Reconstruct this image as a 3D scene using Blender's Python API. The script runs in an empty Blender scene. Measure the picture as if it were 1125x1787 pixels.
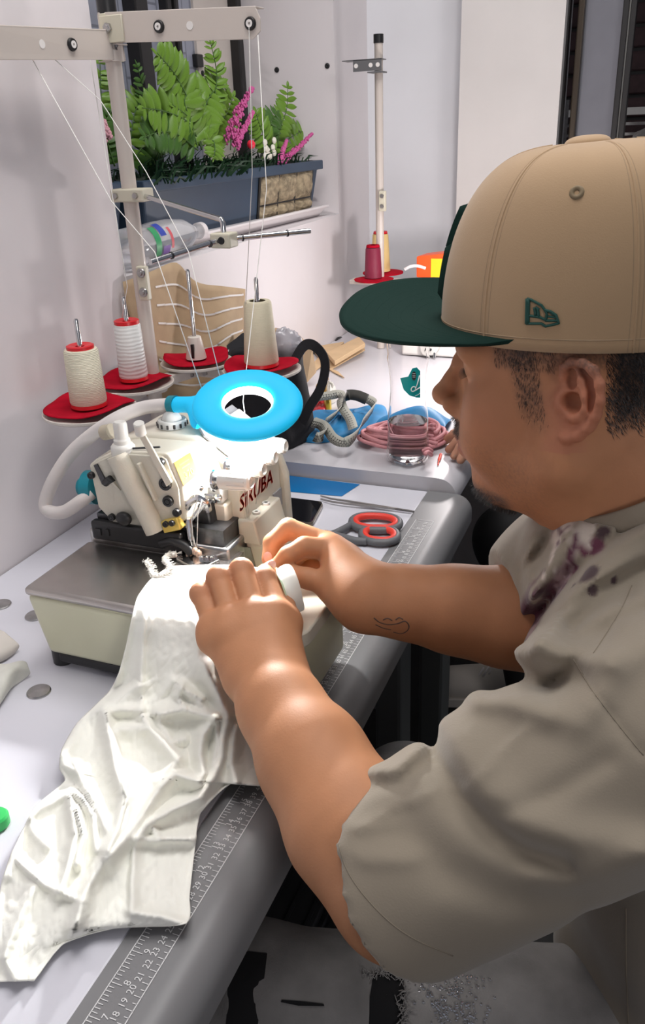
import bpy, bmesh, math, random
import numpy as np
from mathutils import Vector, Matrix
random.seed(7)
S = bpy.context.scene
COL = S.collection
# ---------------------------------------------------------------- camera
FPX = 1459.46
RW = np.array([[0.9306152, -0.12121323, 0.34534431], [0.3641315, 0.40183204, -0.84020192], [-0.03692683, 0.90765542, 0.41808856]])
TZ = 0.75                                   # height of the table top
CAM = np.array([0.0, 0.0, 1.27343])
cd = bpy.data.cameras.new('camera')
cam = bpy.data.objects.new('camera', cd); COL.objects.link(cam)
cam.matrix_world = Matrix([list(RW[i]) + [CAM[i]] for i in range(3)] + [[0, 0, 0, 1]])
cd.sensor_fit = 'VERTICAL'; cd.sensor_height = 36.0; cd.lens = 36.0*FPX/1787.0
cd.clip_start = 0.02; cd.clip_end = 60
S.camera = cam
# ---------------------------------------------------------------- world, lights, exposure
S.view_settings.view_transform = 'Standard'; S.view_settings.look = 'None'
S.view_settings.gamma = 1.0; S.view_settings.use_curve_mapping = False
S.view_settings.exposure = 0.0
w = bpy.data.worlds.new('world'); S.world = w; w.use_nodes = True
w.node_tree.nodes['Background'].inputs[0].default_value = (0.80, 0.84, 1.0, 1)
w.node_tree.nodes['Background'].inputs[1].default_value = 0.185

def light(name, kind, loc, target, power, size=0.2, color=(1, 1, 1), spread=None, shape='DISK'):
    d = bpy.data.lights.new(name, kind); d.energy = power; d.color = color
    if kind == 'AREA':
        d.shape = shape; d.size = size
        if spread: d.spread = spread
    elif kind in ('POINT', 'SPOT'): d.shadow_soft_size = size
    o = bpy.data.objects.new(name, d); COL.objects.link(o); o.location = loc
    dr = Vector(target) - Vector(loc); o.rotation_euler = dr.to_track_quat('-Z', 'Y').to_euler()
    return o
light('ceiling_lamp', 'AREA', (2.0, -1.5, 2.05), (-0.4, 0.9, 0.9), 18, 0.8, (1.0, 0.94, 0.92))
light('overhead_split_rear', 'AREA', (-0.02, 1.25, 2.7), (-0.3, 1.0, 0.9), 16, 0.8, (1.0, 0.97, 0.95))  # added: rear share split off the overhead light to brighten the left wall
light('ceiling_tube', 'AREA', (-0.36, 0.50, 2.6), (-0.15, 0.8, 0.8), 11, 0.7, (1.0, 0.97, 0.95))
light('machine_lamp', 'AREA', (-0.388, 0.735, 0.976), (-0.40, 0.52, 0.80), 2.3, 0.05, (1.0, 0.985, 0.96), math.radians(125))
light('machine_lamp_glow', 'POINT', (-0.388, 0.742, 0.983), (0, 0, 0), 0.65, 0.006, (1.0, 0.97, 0.96))
light('second_machine_lamp', 'POINT', (-0.33, 1.66, 0.99), (0, 0, 0), 5.0, 0.03, (1.0, 0.93, 0.92))

# ---------------------------------------------------------------- helpers
WL = {}
def ray(px, py): return RW @ np.array([px - 562.5, 893.5 - py, -FPX])
def onz(px, py, z):                          # the world point seen at a pixel, on a level plane
    d = ray(px, py); return CAM + d*(z - CAM[2])/d[2]
def onx(px, py, x):
    d = ray(px, py); return CAM + d*(x - CAM[0])/d[0]
def ony(px, py, y):
    d = ray(px, py); return CAM + d*(y - CAM[1])/d[1]
def dep(px, py, t): return CAM + RW @ (np.array([px - 562.5, 893.5 - py, -FPX])/FPX)*t

def tag(o, label=None, cat=None, group=None, kind=None):
    if label: o['label'] = label
    if cat: o['category'] = cat
    if group: o['group'] = group
    if kind: o['kind'] = kind
    return o
def thing(name, label, cat, loc, group=None):
    o = bpy.data.objects.new(name, None); COL.objects.link(o); o.location = loc; o.empty_display_size = 0.02
    WL[o] = Vector(loc); return tag(o, label, cat, group)
def copy_tree(o, loc, label=None, parent=None):
    c = o.copy(); COL.objects.link(c)
    if parent is None:
        c.location = loc; WL[c] = Vector(loc)
        if label: c['label'] = label
    else: c.parent = parent
    for ch in list(o.children): copy_tree(ch, None, None, c)
    return c

class MB:
    """collects shapes, links them as one mesh object"""
    def __init__(s): s.v = []; s.f = []; s.m = []; s.mi = 0
    def add(s, vs, fs):
        b = len(s.v); s.v += [tuple(map(float, p)) for p in vs]
        for f in fs: s.f.append([b + i for i in f]); s.m.append(s.mi)
        return s
    def box(s, lo, hi):
        x0, y0, z0 = lo; x1, y1, z1 = hi
        return s.add([(x0, y0, z0), (x1, y0, z0), (x1, y1, z0), (x0, y1, z0), (x0, y0, z1), (x1, y0, z1), (x1, y1, z1), (x0, y1, z1)],
                     [(0, 3, 2, 1), (4, 5, 6, 7), (0, 1, 5, 4), (1, 2, 6, 5), (2, 3, 7, 6), (3, 0, 4, 7)])
    def hexa(s, b, t): return s.add(list(b) + list(t), [(0, 3, 2, 1), (4, 5, 6, 7), (0, 1, 5, 4), (1, 2, 6, 5), (2, 3, 7, 6), (3, 0, 4, 7)])
    def prism(s, pts, d):                    # polygon (3D points) pushed along vector d
        n = len(pts); P = [Vector(p) for p in pts]; D = Vector(d)
        fs = [list(range(n))[::-1], list(range(n, 2*n))] + [(i, (i+1) % n, n + (i+1) % n, n + i) for i in range(n)]
        return s.add(P + [p + D for p in P], fs)
    def tube(s, path, r, n=10, cap=True):
        P = [Vector(p) for p in path]; m = len(P); rr = r if hasattr(r, '__len__') else [r]*m
        vs = []; fs = []; up = None
        for i, p in enumerate(P):
            t = (P[min(i+1, m-1)] - P[max(i-1, 0)]).normalized()
            if up is None:
                up = Vector((0, 0, 1)) if abs(t.z) < 0.9 else Vector((1, 0, 0))
            a = t.cross(up).normalized(); up = a.cross(t).normalized()
            for k in range(n):
                q = 2*math.pi*k/n; vs.append(p + (a*math.cos(q) + up*math.sin(q))*rr[i])
        for i in range(m-1):
            for k in range(n): fs.append((i*n+k, i*n+(k+1) % n, (i+1)*n+(k+1) % n, (i+1)*n+k))
        if cap: fs += [list(range(n))[::-1], [(m-1)*n+k for k in range(n)]]
        return s.add(vs, fs)
    def lathe(s, prof, c=(0, 0, 0), axis=(0, 0, 1), n=24, cap=False):   # prof: (radius, height)
        A = Vector(axis).normalized(); u = A.orthogonal().normalized(); w_ = A.cross(u); c = Vector(c)
        vs = []; fs = []; m = len(prof)
        for r, h in prof:
            for k in range(n):
                q = 2*math.pi*k/n; vs.append(c + A*h + (u*math.cos(q) + w_*math.sin(q))*max(r, 1e-5))
        for i in range(m-1):
            for k in range(n): fs.append((i*n+k, i*n+(k+1) % n, (i+1)*n+(k+1) % n, (i+1)*n+k))
        if cap: fs += [list(range(n))[::-1], [(m-1)*n+k for k in range(n)]]
        return s.add(vs, fs)
    def grid(s, G):                          # G[i][j] points
        a = len(G); b = len(G[0])
        return s.add([p for r in G for p in r], [(i*b+j, i*b+j+1, (i+1)*b+j+1, (i+1)*b+j) for i in range(a-1) for j in range(b-1)])
    def ball(s, c, r, n=14, m=8):
        rx, ry, rz = r if hasattr(r, '__len__') else (r, r, r)
        G = [[(c[0]+rx*math.sin(math.pi*i/m)*math.cos(2*math.pi*j/n), c[1]+ry*math.sin(math.pi*i/m)*math.sin(2*math.pi*j/n), c[2]+rz*math.cos(math.pi*i/m)) for j in range(n+1)] for i in range(m+1)]
        return s.grid(G)
    def build(s, name, mat, parent=None, smooth=35, bevel=0, seg=2, weld=1e-5, solid=0, sub=0, flip=None):
        me = bpy.data.meshes.new(name)
        off = WL.get(parent, Vector((0, 0, 0))) if parent is not None else Vector((0, 0, 0))
        bm = bmesh.new(); vv = [bm.verts.new(Vector(p) - off) for p in s.v]
        for f, k in zip(s.f, s.m):
            try: fc = bm.faces.new([vv[i] for i in f]); fc.material_index = k
            except ValueError: pass
        if weld: bmesh.ops.remove_doubles(bm, verts=bm.verts, dist=weld)
        bmesh.ops.recalc_face_normals(bm, faces=bm.faces)
        bm.to_mesh(me); bm.free()
        for mm in (mat if isinstance(mat, (list, tuple)) else [mat]): me.materials.append(mm)
        o = bpy.data.objects.new(name, me); COL.objects.link(o)
        if parent is not None: o.parent = parent; WL[o] = off
        else: WL[o] = Vector((0, 0, 0))
        if solid:
            d = o.modifiers.new('solid', 'SOLIDIFY'); d.thickness = solid; d.offset = 0
        if bevel:
            d = o.modifiers.new('bevel', 'BEVEL'); d.width = bevel; d.segments = seg; d.limit_method = 'ANGLE'; d.angle_limit = math.radians(28); d.harden_normals = False
        if sub:
            d = o.modifiers.new('sub', 'SUBSURF'); d.levels = sub; d.render_levels = sub
        if smooth:
            me.shade_smooth()
            if smooth < 180: me.set_sharp_from_angle(angle=math.radians(smooth))
        return o

def sm(a, b, x):
    t = np.clip((x - a)/(b - a), 0, 1); return t*t*(3 - 2*t)
def spline(pts, n):                          # Catmull-Rom through points
    P = [Vector(p) for p in pts]; P = [P[0]*2 - P[1]] + P + [P[-1]*2 - P[-2]]; out = []
    m = len(P) - 3
    for i in range(m):
        for k in range(n):
            t = k/n; a, b, c, d = P[i:i+4]
            out.append(0.5*((2*b) + (c - a)*t + (2*a - 5*b + 4*c - d)*t*t + (3*b - a - 3*c + d)*t**3))
    out.append(P[-2]); return out

# ---------------------------------------------------------------- materials
def mat(name, color, rough=0.5, metal=0.0, noise=None, bump=None, emit=None, trans=0, ior=1.45, sss=0, attr=None, aniso=0, spec=None, coat=0, c2=None, sheen=0, alpha=None):
    """noise=(scale, amount), bump=(scale, strength), attr=name of a vertex colour"""
    m = bpy.data.materials.new(name); m.use_nodes = True; nt = m.node_tree; N = nt.nodes; Lk = nt.links
    b = N['Principled BSDF']; b.inputs['Base Color'].default_value = (*color, 1); b.inputs['Roughness'].default_value = rough; b.inputs['Metallic'].default_value = metal
    if spec is not None: b.inputs['Specular IOR Level'].default_value = spec
    if trans: b.inputs['Transmission Weight'].default_value = trans; b.inputs['IOR'].default_value = ior
    if coat: b.inputs['Coat Weight'].default_value = coat
    if sheen: b.inputs['Sheen Weight'].default_value = sheen
    if sss:
        b.inputs['Subsurface Weight'].default_value = sss; b.inputs['Subsurface Radius'].default_value = (0.012, 0.005, 0.003); b.inputs['Subsurface Scale'].default_value = 0.5
    if emit: b.inputs['Emission Color'].default_value = (*emit[0], 1); b.inputs['Emission Strength'].default_value = emit[1]
    if alpha is not None: b.inputs['Alpha'].default_value = alpha
    tc = N.new('ShaderNodeTexCoord'); src = None
    if attr:
        a = N.new('ShaderNodeAttribute'); a.attribute_name = attr; src = a.outputs['Color']
    if noise or c2:
        sc, am = noise or (8, 0.1)
        t = N.new('ShaderNodeTexNoise'); t.inputs['Scale'].default_value = sc; t.inputs['Detail'].default_value = 5
        Lk.new(tc.outputs['Object'], t.inputs['Vector'])
        mx = N.new('ShaderNodeMix'); mx.data_type = 'RGBA'
        mr = N.new('ShaderNodeMapRange'); mr.inputs['From Min'].default_value = 0.35; mr.inputs['From Max'].default_value = 0.65
        Lk.new(t.outputs['Fac'], mr.inputs['Value'])
        if src:
            mx.blend_type = 'MULTIPLY'; mx.inputs[7].default_value = (1-am, 1-am, 1-am, 1); Lk.new(src, mx.inputs[6])
        else:
            mx.inputs[6].default_value = (*color, 1); k = 1 - am
            mx.inputs[7].default_value = (*(c2 or (color[0]*k, color[1]*k, color[2]*k)), 1)
        Lk.new(mr.outputs['Result'], mx.inputs[0]); src = mx.outputs[2]
    if src: Lk.new(src, b.inputs['Base Color'])
    if bump:
        t = N.new('ShaderNodeTexNoise'); t.inputs['Scale'].default_value = bump[0]; t.inputs['Detail'].default_value = 4
        Lk.new(tc.outputs['Object'], t.inputs['Vector'])
        bp = N.new('ShaderNodeBump'); bp.inputs['Strength'].default_value = bump[1]; bp.inputs['Distance'].default_value = bump[2] if len(bump) > 2 else 0.002
        Lk.new(t.outputs['Fac'], bp.inputs['Height']); Lk.new(bp.outputs['Normal'], b.inputs['Normal'])
    return m

# ---------------------------------------------------------------- implicit surfaces (one continuous skin)
def smin(a, b, k):
    h = np.maximum(k - np.abs(a - b), 0)/k; return np.minimum(a, b) - h*h*k*0.25
class SDF:
    def __init__(s): s.p = []
    def cap(s, a, b, r0, r1=None, k=0.01, op=1, flat=None):
        """tapered capsule; flat=(direction, factor) squashes it across that direction"""
        a = np.array(a, float); b = np.array(b, float); r1 = r0 if r1 is None else r1; R = max(r0, r1)
        fd = None
        if flat is not None:
            u = np.array(flat[0], float); u /= np.linalg.norm(u); fd = (u, flat[1])
        m = R*max(1, flat[1] if flat else 1)
        s.p.append(('c', a, b, r0, r1, fd, k, op, np.minimum(a, b) - m - k, np.maximum(a, b) + m + k)); return s
    def sleeve(s, a, b, r0, r1, c, n, wall=0.004, k=0.02):
        a = np.array(a, float); b = np.array(b, float); n = np.array(n, float)/np.linalg.norm(n); m = max(r0, r1)
        s.p.append(('s', a, b, r0, r1, (np.array(c, float), n, wall), k, 1, np.minimum(a, b) - m - k, np.maximum(a, b) + m + k)); return s
    def ell(s, c, r, M=None, k=0.01, op=1):
        c = np.array(c, float); r = np.array(r, float); M = np.eye(3) if M is None else np.array(M, float); R = r.max()
        s.p.append(('e', c, r, M, None, None, k, op, c - R - k, c + R + k)); return s
    def chain(s, pts, rr, k=0.006, op=1, flat=None):
        for i in range(len(pts)-1): s.cap(pts[i], pts[i+1], rr[i], rr[i+1], k, op, flat)
        return s
    def cut(s, p, n, lo, hi, k=0.002):         # removes everything on the side of n, inside the box lo..hi
        s.p.append(('p', np.array(p, float), np.array(n, float)/np.linalg.norm(n), None, None, None, k, -1, np.array(lo, float), np.array(hi, float))); return s
    @staticmethod
    def dist(q, P):
        if q[0] == 'c':
            _, a, b, r0, r1, fd = q[:6]; d = b - a; L = d @ d + 1e-12
            X = P - a; t = np.clip((X @ d)/L, 0, 1); V = X - t[..., None]*d
            if fd is not None:
                h = V @ fd[0]; V = V + (h*(1/fd[1] - 1))[..., None]*fd[0]
            D = np.sqrt((V*V).sum(-1)) - (r0 + (r1 - r0)*t)
            return D*min(1, fd[1]) if fd is not None and fd[1] < 1 else D
        if q[0] == 's':                          # sleeve: capsule with a flat, hollow end
            _, a, b, r0, r1, (c, n, wall) = q[:6]; d = b - a; L = d @ d + 1e-12
            X = P - a; t = np.clip((X @ d)/L, 0, 1); V = X - t[..., None]*d; D0 = np.sqrt((V*V).sum(-1)) - (r0 + (r1 - r0)*t)
            hn_ = (P - c) @ n
            return np.maximum(np.maximum(D0, hn_), -np.maximum(D0 + wall, -(hn_ + 0.02)))
        if q[0] == 'e':
            X = (P - q[1]) @ q[3].T; k0 = np.sqrt(((X/q[2])**2).sum(-1)); k1 = np.sqrt(((X/q[2]**2)**2).sum(-1)) + 1e-9
            return k0*(k0 - 1)/k1
        return -((P - q[1]) @ q[2])
    def field(s, P, prims):
        D = np.full(P.shape[:-1], 0.05)
        for q in prims:
            d = s.dist(q, P)
            if q[7] == 1: D = smin(D, d, q[6])
            elif q[0] == 'p':
                ins = np.all((P >= q[8]) & (P <= q[9]), -1); D = np.where(ins, -smin(-D, d, q[6]), D)
            else: D = -smin(-D, d, q[6])
        return D
    def mesh(s, h, disp=None, B=24):
        lo = np.min([q[8] for q in s.p if q[7] == 1], 0) - 2*h; hi = np.max([q[9] for q in s.p if q[7] == 1], 0) + 2*h
        n = np.ceil((hi - lo)/h).astype(int) + 2
        ids = []; pos = []; quads = []
        NX, NY, NZ = [int(v) + 4 for v in n]
        for bx in range(0, n[0], B):
            for by in range(0, n[1], B):
                for bz in range(0, n[2], B):
                    o = np.array([bx, by, bz]) - 1
                    p0 = lo + o*h; p1 = p0 + (B+2)*h
                    pr = [q for q in s.p if np.all(q[8] - (q[0] != 'p')*(q[6] + 0.008) <= p1) and np.all(q[9] + (q[0] != 'p')*(q[6] + 0.008) >= p0)]
                    if not any(q[7] == 1 for q in pr): continue
                    r = np.arange(B+2)
                    I = np.stack(np.meshgrid(r, r, r, indexing='ij'), -1)
                    P = lo + (I + o)*h
                    D = s.field(P, pr)
                    if D.min() > 0.04 or D.max() < -0.045: continue
                    if disp is not None: D = D + disp(P)
                    if D.min() > 0 or D.max() < 0: continue
                    sg = D < 0
                    c = [sg[i:B+1+i, j:B+1+j, k:B+1+k] for i in (0, 1) for j in (0, 1) for k in (0, 1)]
                    cnt = sum(x.astype(np.int8) for x in c)
                    A = np.argwhere((cnt > 0) & (cnt < 8))
                    if len(A) == 0: continue
                    acc = np.zeros((len(A), 3)); num = np.zeros(len(A))
                    crn = np.array([(i, j, k) for i in (0, 1) for j in (0, 1) for k in (0, 1)])
                    val = np.stack([D[A[:, 0]+i, A[:, 1]+j, A[:, 2]+k] for i, j, k in crn], 1)
                    for e0 in range(8):
                        for e1 in range(e0+1, 8):
                            if np.abs(crn[e0] - crn[e1]).sum() != 1: continue
                            v0, v1 = val[:, e0], val[:, e1]; x = (v0 < 0) != (v1 < 0)
                            t = np.where(x, v0/np.where(x, v0 - v1, 1), 0)
                            acc += np.where(x[:, None], crn[e0] + t[:, None]*(crn[e1] - crn[e0]), 0); num += x
                    g = A + o + 1
                    ids.append((g[:, 0]*NY + g[:, 1])*NZ + g[:, 2]); pos.append(lo + (A + o + acc/num[:, None])*h)
                    for ax in range(3):
                        a0 = sg[1:B+1, 1:B+1, 1:B+1]; sl = [slice(1, B+1)]*3; sl[ax] = slice(2, B+2); a1 = sg[tuple(sl)]
                        E = np.argwhere(a0 != a1)
                        if len(E) == 0: continue
                        fl = a0[E[:, 0], E[:, 1], E[:, 2]]
                        g = E + 1 + o + 1; u = np.zeros(3, int); v = np.zeros(3, int); u[(ax+1) % 3] = 1; v[(ax+2) % 3] = 1
                        idf = lambda G: (G[:, 0]*NY + G[:, 1])*NZ + G[:, 2]
                        Q = np.stack([idf(g), idf(g-u), idf(g-u-v), idf(g-v)], 1)
                        Q[~fl] = Q[~fl][:, ::-1]; quads.append(Q)
        ids = np.concatenate(ids); pos = np.concatenate(pos); Q = np.concatenate(quads)
        uid, first = np.unique(ids, return_index=True); V = pos[first]
        idx = np.searchsorted(uid, Q); idx = np.clip(idx, 0, len(uid)-1)
        ok = np.all(uid[idx] == Q, 1)
        return V, idx[ok]
def biggest(V, Q):
    lab = np.arange(len(V))
    for _ in range(400):
        m = lab[Q].min(1); new = lab.copy()
        for k in range(4): np.minimum.at(new, Q[:, k], m)
        new = new[new]
        if np.array_equal(new, lab): break
        lab = new
    ids, cnt = np.unique(lab, return_counts=True); keep = lab == ids[cnt.argmax()]
    mp = np.cumsum(keep) - 1; Q = Q[keep[Q[:, 0]]]; return V[keep], mp[Q]
def relax(V, Q, it=1, lam=0.5):
    for _ in range(it):
        acc = np.zeros_like(V); cnt = np.zeros(len(V))
        for a in range(4):
            for b_ in ((a+1) % 4, (a+3) % 4):
                np.add.at(acc, Q[:, a], V[Q[:, b_]]); np.add.at(cnt, Q[:, a], 1)
        V = V + lam*(acc/np.maximum(cnt, 1)[:, None] - V)
    return V
def skin_object(name, V, Q, material, parent=None, col=None, root=None):
    off = np.array(WL[parent]) if parent is not None else np.zeros(3)
    if root is not None: off = np.array(root)
    me = bpy.data.meshes.new(name)
    me.vertices.add(len(V)); me.vertices.foreach_set('co', (V - off).astype(np.float32).ravel())
    me.loops.add(len(Q)*4); me.loops.foreach_set('vertex_index', Q.astype(np.int32).ravel())
    me.polygons.add(len(Q)); me.polygons.foreach_set('loop_start', np.arange(0, len(Q)*4, 4, dtype=np.int32))
    me.update(calc_edges=True); me.validate()
    if col is not None:
        a = me.attributes.new('Col', 'FLOAT_COLOR', 'POINT'); a.data.foreach_set('color', np.concatenate([col, np.ones((len(col), 1))], 1).astype(np.float32).ravel())
    me.materials.append(material); me.shade_smooth()
    o = bpy.data.objects.new(name, me); COL.objects.link(o)
    if parent is not None: o.parent = parent
    if root is not None: o.location = root
    WL[o] = Vector(off.tolist()); return o
def vnoise(P, s, seed=0):                     # smooth value noise for numpy points
    X = P*s + seed*17.13; I = np.floor(X).astype(np.int64); Fx = X - I; Fx = Fx*Fx*(3 - 2*Fx); out = 0
    for i in (0, 1):
        for j in (0, 1):
            for k in (0, 1):
                h = ((I[..., 0]+i)*374761393 + (I[..., 1]+j)*668265263 + (I[..., 2]+k)*2147483647 + seed*1013) & 0xffffffff
                h = ((h ^ (h >> 13))*1274126177) & 0xffffffff; h = (h ^ (h >> 16)) & 0xffff
                wt = (Fx[..., 0] if i else 1-Fx[..., 0])*(Fx[..., 1] if j else 1-Fx[..., 1])*(Fx[..., 2] if k else 1-Fx[..., 2])
                out = out + wt*h/65535.0
    return out - 0.5
def seg_dist(P, pts):                         # distance from points to a polyline, and parameter
    best = np.full(P.shape[:-1], 1e9)
    for a, b in zip(pts[:-1], pts[1:]):
        a = np.array(a, float); b = np.array(b, float); d = b - a; t = np.clip(((P - a) @ d)/(d @ d + 1e-12), 0, 1)
        best = np.minimum(best, np.sqrt(((P - a - t[..., None]*d)**2).sum(-1)))
    return best
def text_mesh(s, size, name='txt'):
    c = bpy.data.curves.new(name, 'FONT'); c.body = s; c.size = size; c.align_x = 'CENTER'; c.align_y = 'CENTER'; c.resolution_u = 2
    o = bpy.data.objects.new(name, c); COL.objects.link(o); dg = bpy.context.evaluated_depsgraph_get()
    me = o.evaluated_get(dg).to_mesh(); v = [tuple(p.co) for p in me.vertices]; f = [tuple(p.vertices) for p in me.polygons]
    o.to_mesh_clear if False else None
    bpy.data.objects.remove(o); bpy.data.curves.remove(c); return v, f
# ================================================================ setting
WX = -0.771
M = {}
M['plaster'] = mat('plaster', (0.74, 0.70, 0.71), 0.75, noise=(3, 0.07), bump=(14, 0.25, 0.004))
M['plaster_b'] = mat('plaster_back', (0.70, 0.71, 0.74), 0.75, noise=(4, 0.06), bump=(18, 0.2, 0.003))
M['plaster_p'] = mat('plaster_pillar', (0.66, 0.63, 0.61), 0.8, noise=(5, 0.06), bump=(18, 0.2, 0.003))
M['floor'] = mat('floor', (0.012, 0.011, 0.011), 0.7, noise=(30, 0.4))
M['black'] = mat('black_plastic', (0.012, 0.012, 0.013), 0.4)
M['black_frame'] = mat('black_frame', (0.015, 0.014, 0.014), 0.45)
M['chrome'] = mat('chrome', (0.72, 0.72, 0.72), 0.14, 1.0)
M['steel'] = mat('steel', (0.52, 0.51, 0.50), 0.3, 1.0, noise=(60, 0.25), bump=(120, 0.1, 0.0006))
M['dark_steel'] = mat('dark_steel', (0.10, 0.10, 0.105), 0.32, 0.9, noise=(80, 0.4))
def struct(b, name, m, **k): return tag(b.build(name, m, smooth=0, **k), kind='structure')
b = MB()
b.box((-1.12, -1.0, 0), (WX, 3.2, 1.075)); b.box((-1.12, -1.0, 1.075), (WX, 1.115, 2.7))
b.box((-1.12, 2.062, 1.075), (WX, 3.2, 2.7)); b.box((-1.12, 1.115, 1.85), (WX, 2.062, 2.7))
struct(b, 'wall_left', M['plaster'])
struct(MB().box((-1.12, 2.30, 0), (-0.40, 2.5, 2.7)), 'wall_back', M['plaster_b'])
b = MB(); b.box((-0.505, 2.19, 0), (-0.272, 2.32, 2.7)); b.box((-0.272, 2.19, 0), (1.8, 2.32, 1.05)); b.box((-0.272, 2.19, 2.1), (1.8, 2.32, 2.7))
struct(b, 'wall_far', M['plaster_p'])
struct(MB().box((-1.2, -1.2, -0.05), (2.2, 3.2, 0)), 'floor', M['floor'])

# window in the left wall: dark bars, textured panes
M['glass_tex'] = mat('textured_glass', (0.27, 0.29, 0.35), 0.35, noise=(14, 0.25), bump=(60, 0.5, 0.003))
def brick_lines(m, sx, sy, dark, axis):
    nt = m.node_tree; N = nt.nodes; L = nt.links; bs = N['Principled BSDF']
    tc = N.new('ShaderNodeTexCoord'); mp = N.new('ShaderNodeMapping'); br = N.new('ShaderNodeTexBrick')
    mp.inputs['Rotation'].default_value = axis; L.new(tc.outputs['Object'], mp.inputs[0]); L.new(mp.outputs[0], br.inputs['Vector'])
    br.inputs['Scale'].default_value = 1.0; br.inputs['Brick Width'].default_value = sx; br.inputs['Row Height'].default_value = sy; br.inputs['Mortar Size'].default_value = 0.0025
    c = bs.inputs['Base Color'].default_value[:3]
    br.inputs['Color1'].default_value = (*c, 1); br.inputs['Color2'].default_value = (c[0]*1.12, c[1]*1.12, c[2]*1.12, 1); br.inputs['Mortar'].default_value = (c[0]*dark, c[1]*dark, c[2]*dark, 1)
    L.new(br.outputs['Color'], bs.inputs['Base Color'])
M['glass_tex2'] = mat('textured_glass_b', (0.30, 0.32, 0.39), 0.4, bump=(60, 0.5, 0.003)); brick_lines(M['glass_tex2'], 0.055, 0.035, 0.62, (0, math.pi/2, 0))
xw = -1.03
wn = thing('window_1', 'black barred window with textured grey panes above the flower boxes', None, (xw, 1.55, 1.1)); wn['kind'] = 'structure'
for y0, y1 in ((1.117, 1.60), (1.645, 1.735), (1.775, 1.87)):
    MB().box((xw-0.006, y0, 1.077), (xw, y1, 1.85)).build('pane', M['glass_tex2'], wn, smooth=0)
for y0, y1, q in ((1.60, 1.645, 0.03), (1.735, 1.755, 0.02), (1.76, 1.775, 0.025), (2.035, 2.06, 0.03)):
    MB().box((xw-0.01, y0, 1.077), (xw+q, y1, 1.85)).build('bar', M['black_frame'], wn, smooth=0, bevel=0.003)
M['beige'] = mat('beige_paint', (0.66, 0.60, 0.55), 0.6, noise=(8, 0.08))
MB().box((xw-0.01, 1.87, 1.077), (xw+0.006, 2.035, 1.85)).build('side_panel', M['beige'], wn, smooth=0)
MB().box((xw, 1.855, 1.405), (xw+0.012, 1.885, 1.43)).build('latch', M['black'], wn, smooth=0, bevel=0.002)
b = MB()
for px, py in ((483, 122), (571, 115)):
    p = ony(px, py, 2.062); b.lathe([(0, 0), (0.006, 0), (0.006, 0.002), (0.003, 0.003), (0, 0.002)], (p[0], 2.0625, p[2]), (0, -1, 0), 12)
p = onx(353, 128, xw+0.006); b.lathe([(0, 0), (0.006, 0), (0.006, 0.002), (0.003, 0.003), (0, 0.002)], p, (1, 0, 0), 12)
tag(b.build('trim_1', M['black']), kind='structure')

# far window right: night outside
M['bronze'] = mat('bronze_frame', (0.055, 0.042, 0.03), 0.4, 0.5)
M['pane_grey'] = mat('grey_pane', (0.20, 0.20, 0.225), 0.25, noise=(6, 0.15), coat=0.4)
M['brick'] = mat('brick', (0.055, 0.028, 0.03), 0.8, noise=(40, 0.35))
M['white_line'] = mat('white_metal', (0.55, 0.54, 0.52), 0.4)
def fx(px, y=2.25, py=120): return ony(px, py, y)[0]
w2 = thing('window_2', 'dark window at the far right with a grey pane and brick outside', None, (0.1, 2.25, 1.05)); w2['kind'] = 'structure'
MB().box((fx(978)-0.004, 2.23, 1.05), (fx(988), 2.27, 2.1)).build('jamb_frame', M['black_frame'], w2, smooth=0)
MB().box((fx(1003), 2.22, 1.05), (fx(1014), 2.26, 2.1)).build('bar', M['bronze'], w2, smooth=0, bevel=0.003)
MB().box((fx(1014), 2.245, 1.05), (fx(1078), 2.25, 2.1)).build('pane', M['pane_grey'], w2, smooth=0)
MB().box((fx(1078), 2.22, 1.05), (fx(1088), 2.26, 2.1)).build('bar', M['black_frame'], w2, smooth=0, bevel=0.002)
MB().box((fx(1088), 2.235, 1.05), (fx(1091), 2.26, 2.1)).build('weather_strip', M['white_line'], w2, smooth=0)
MB().box((fx(1091), 2.22, 1.05), (fx(1101), 2.26, 2.1)).build('bar', M['black_frame'], w2, smooth=0, bevel=0.002)
ow = tag(MB().box((-0.6, 3.16, 0), (1.8, 3.3, 2.6)).build('wall_outside', M['black_frame'], smooth=0), kind='structure')
bm_ = MB().box((0, 0, 0), (0.19, 0.02, 0.055)).build('brick', M['brick'], ow, smooth=0, bevel=0.004, seg=1)
bm_.location = (-0.5, 3.145, 1.2); k = 0
for r in range(16):
    for c in range(6):
        if c < 1 and r == 0: continue
        o = bm_.copy(); COL.objects.link(o); o.location = (-0.5 + c*0.2 + (r % 2)*0.1, 3.145 - random.random()*0.004, 1.2 + r*0.066)
lv = thing('louver_panel', 'metal louvre slats low outside the far right window', 'louver', (0.05, 2.9, 0.95))
for i in range(5):
    MB().box((-0.33, 2.9, 1.16 + i*0.028), (0.35, 2.93, 1.168 + i*0.028 + (0.012 if i == 4 else 0))).build('slat', M['white_line'] if i == 4 else M['steel'], lv, smooth=0)
MB().box((-0.36, 2.9, 0.0), (-0.33, 2.94, 1.32)).build('frame_post', M['steel'], lv, smooth=0)
MB().box((0.35, 2.9, 0.0), (0.38, 2.94, 1.32)).build('frame_post', M['steel'], lv, smooth=0)

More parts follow.
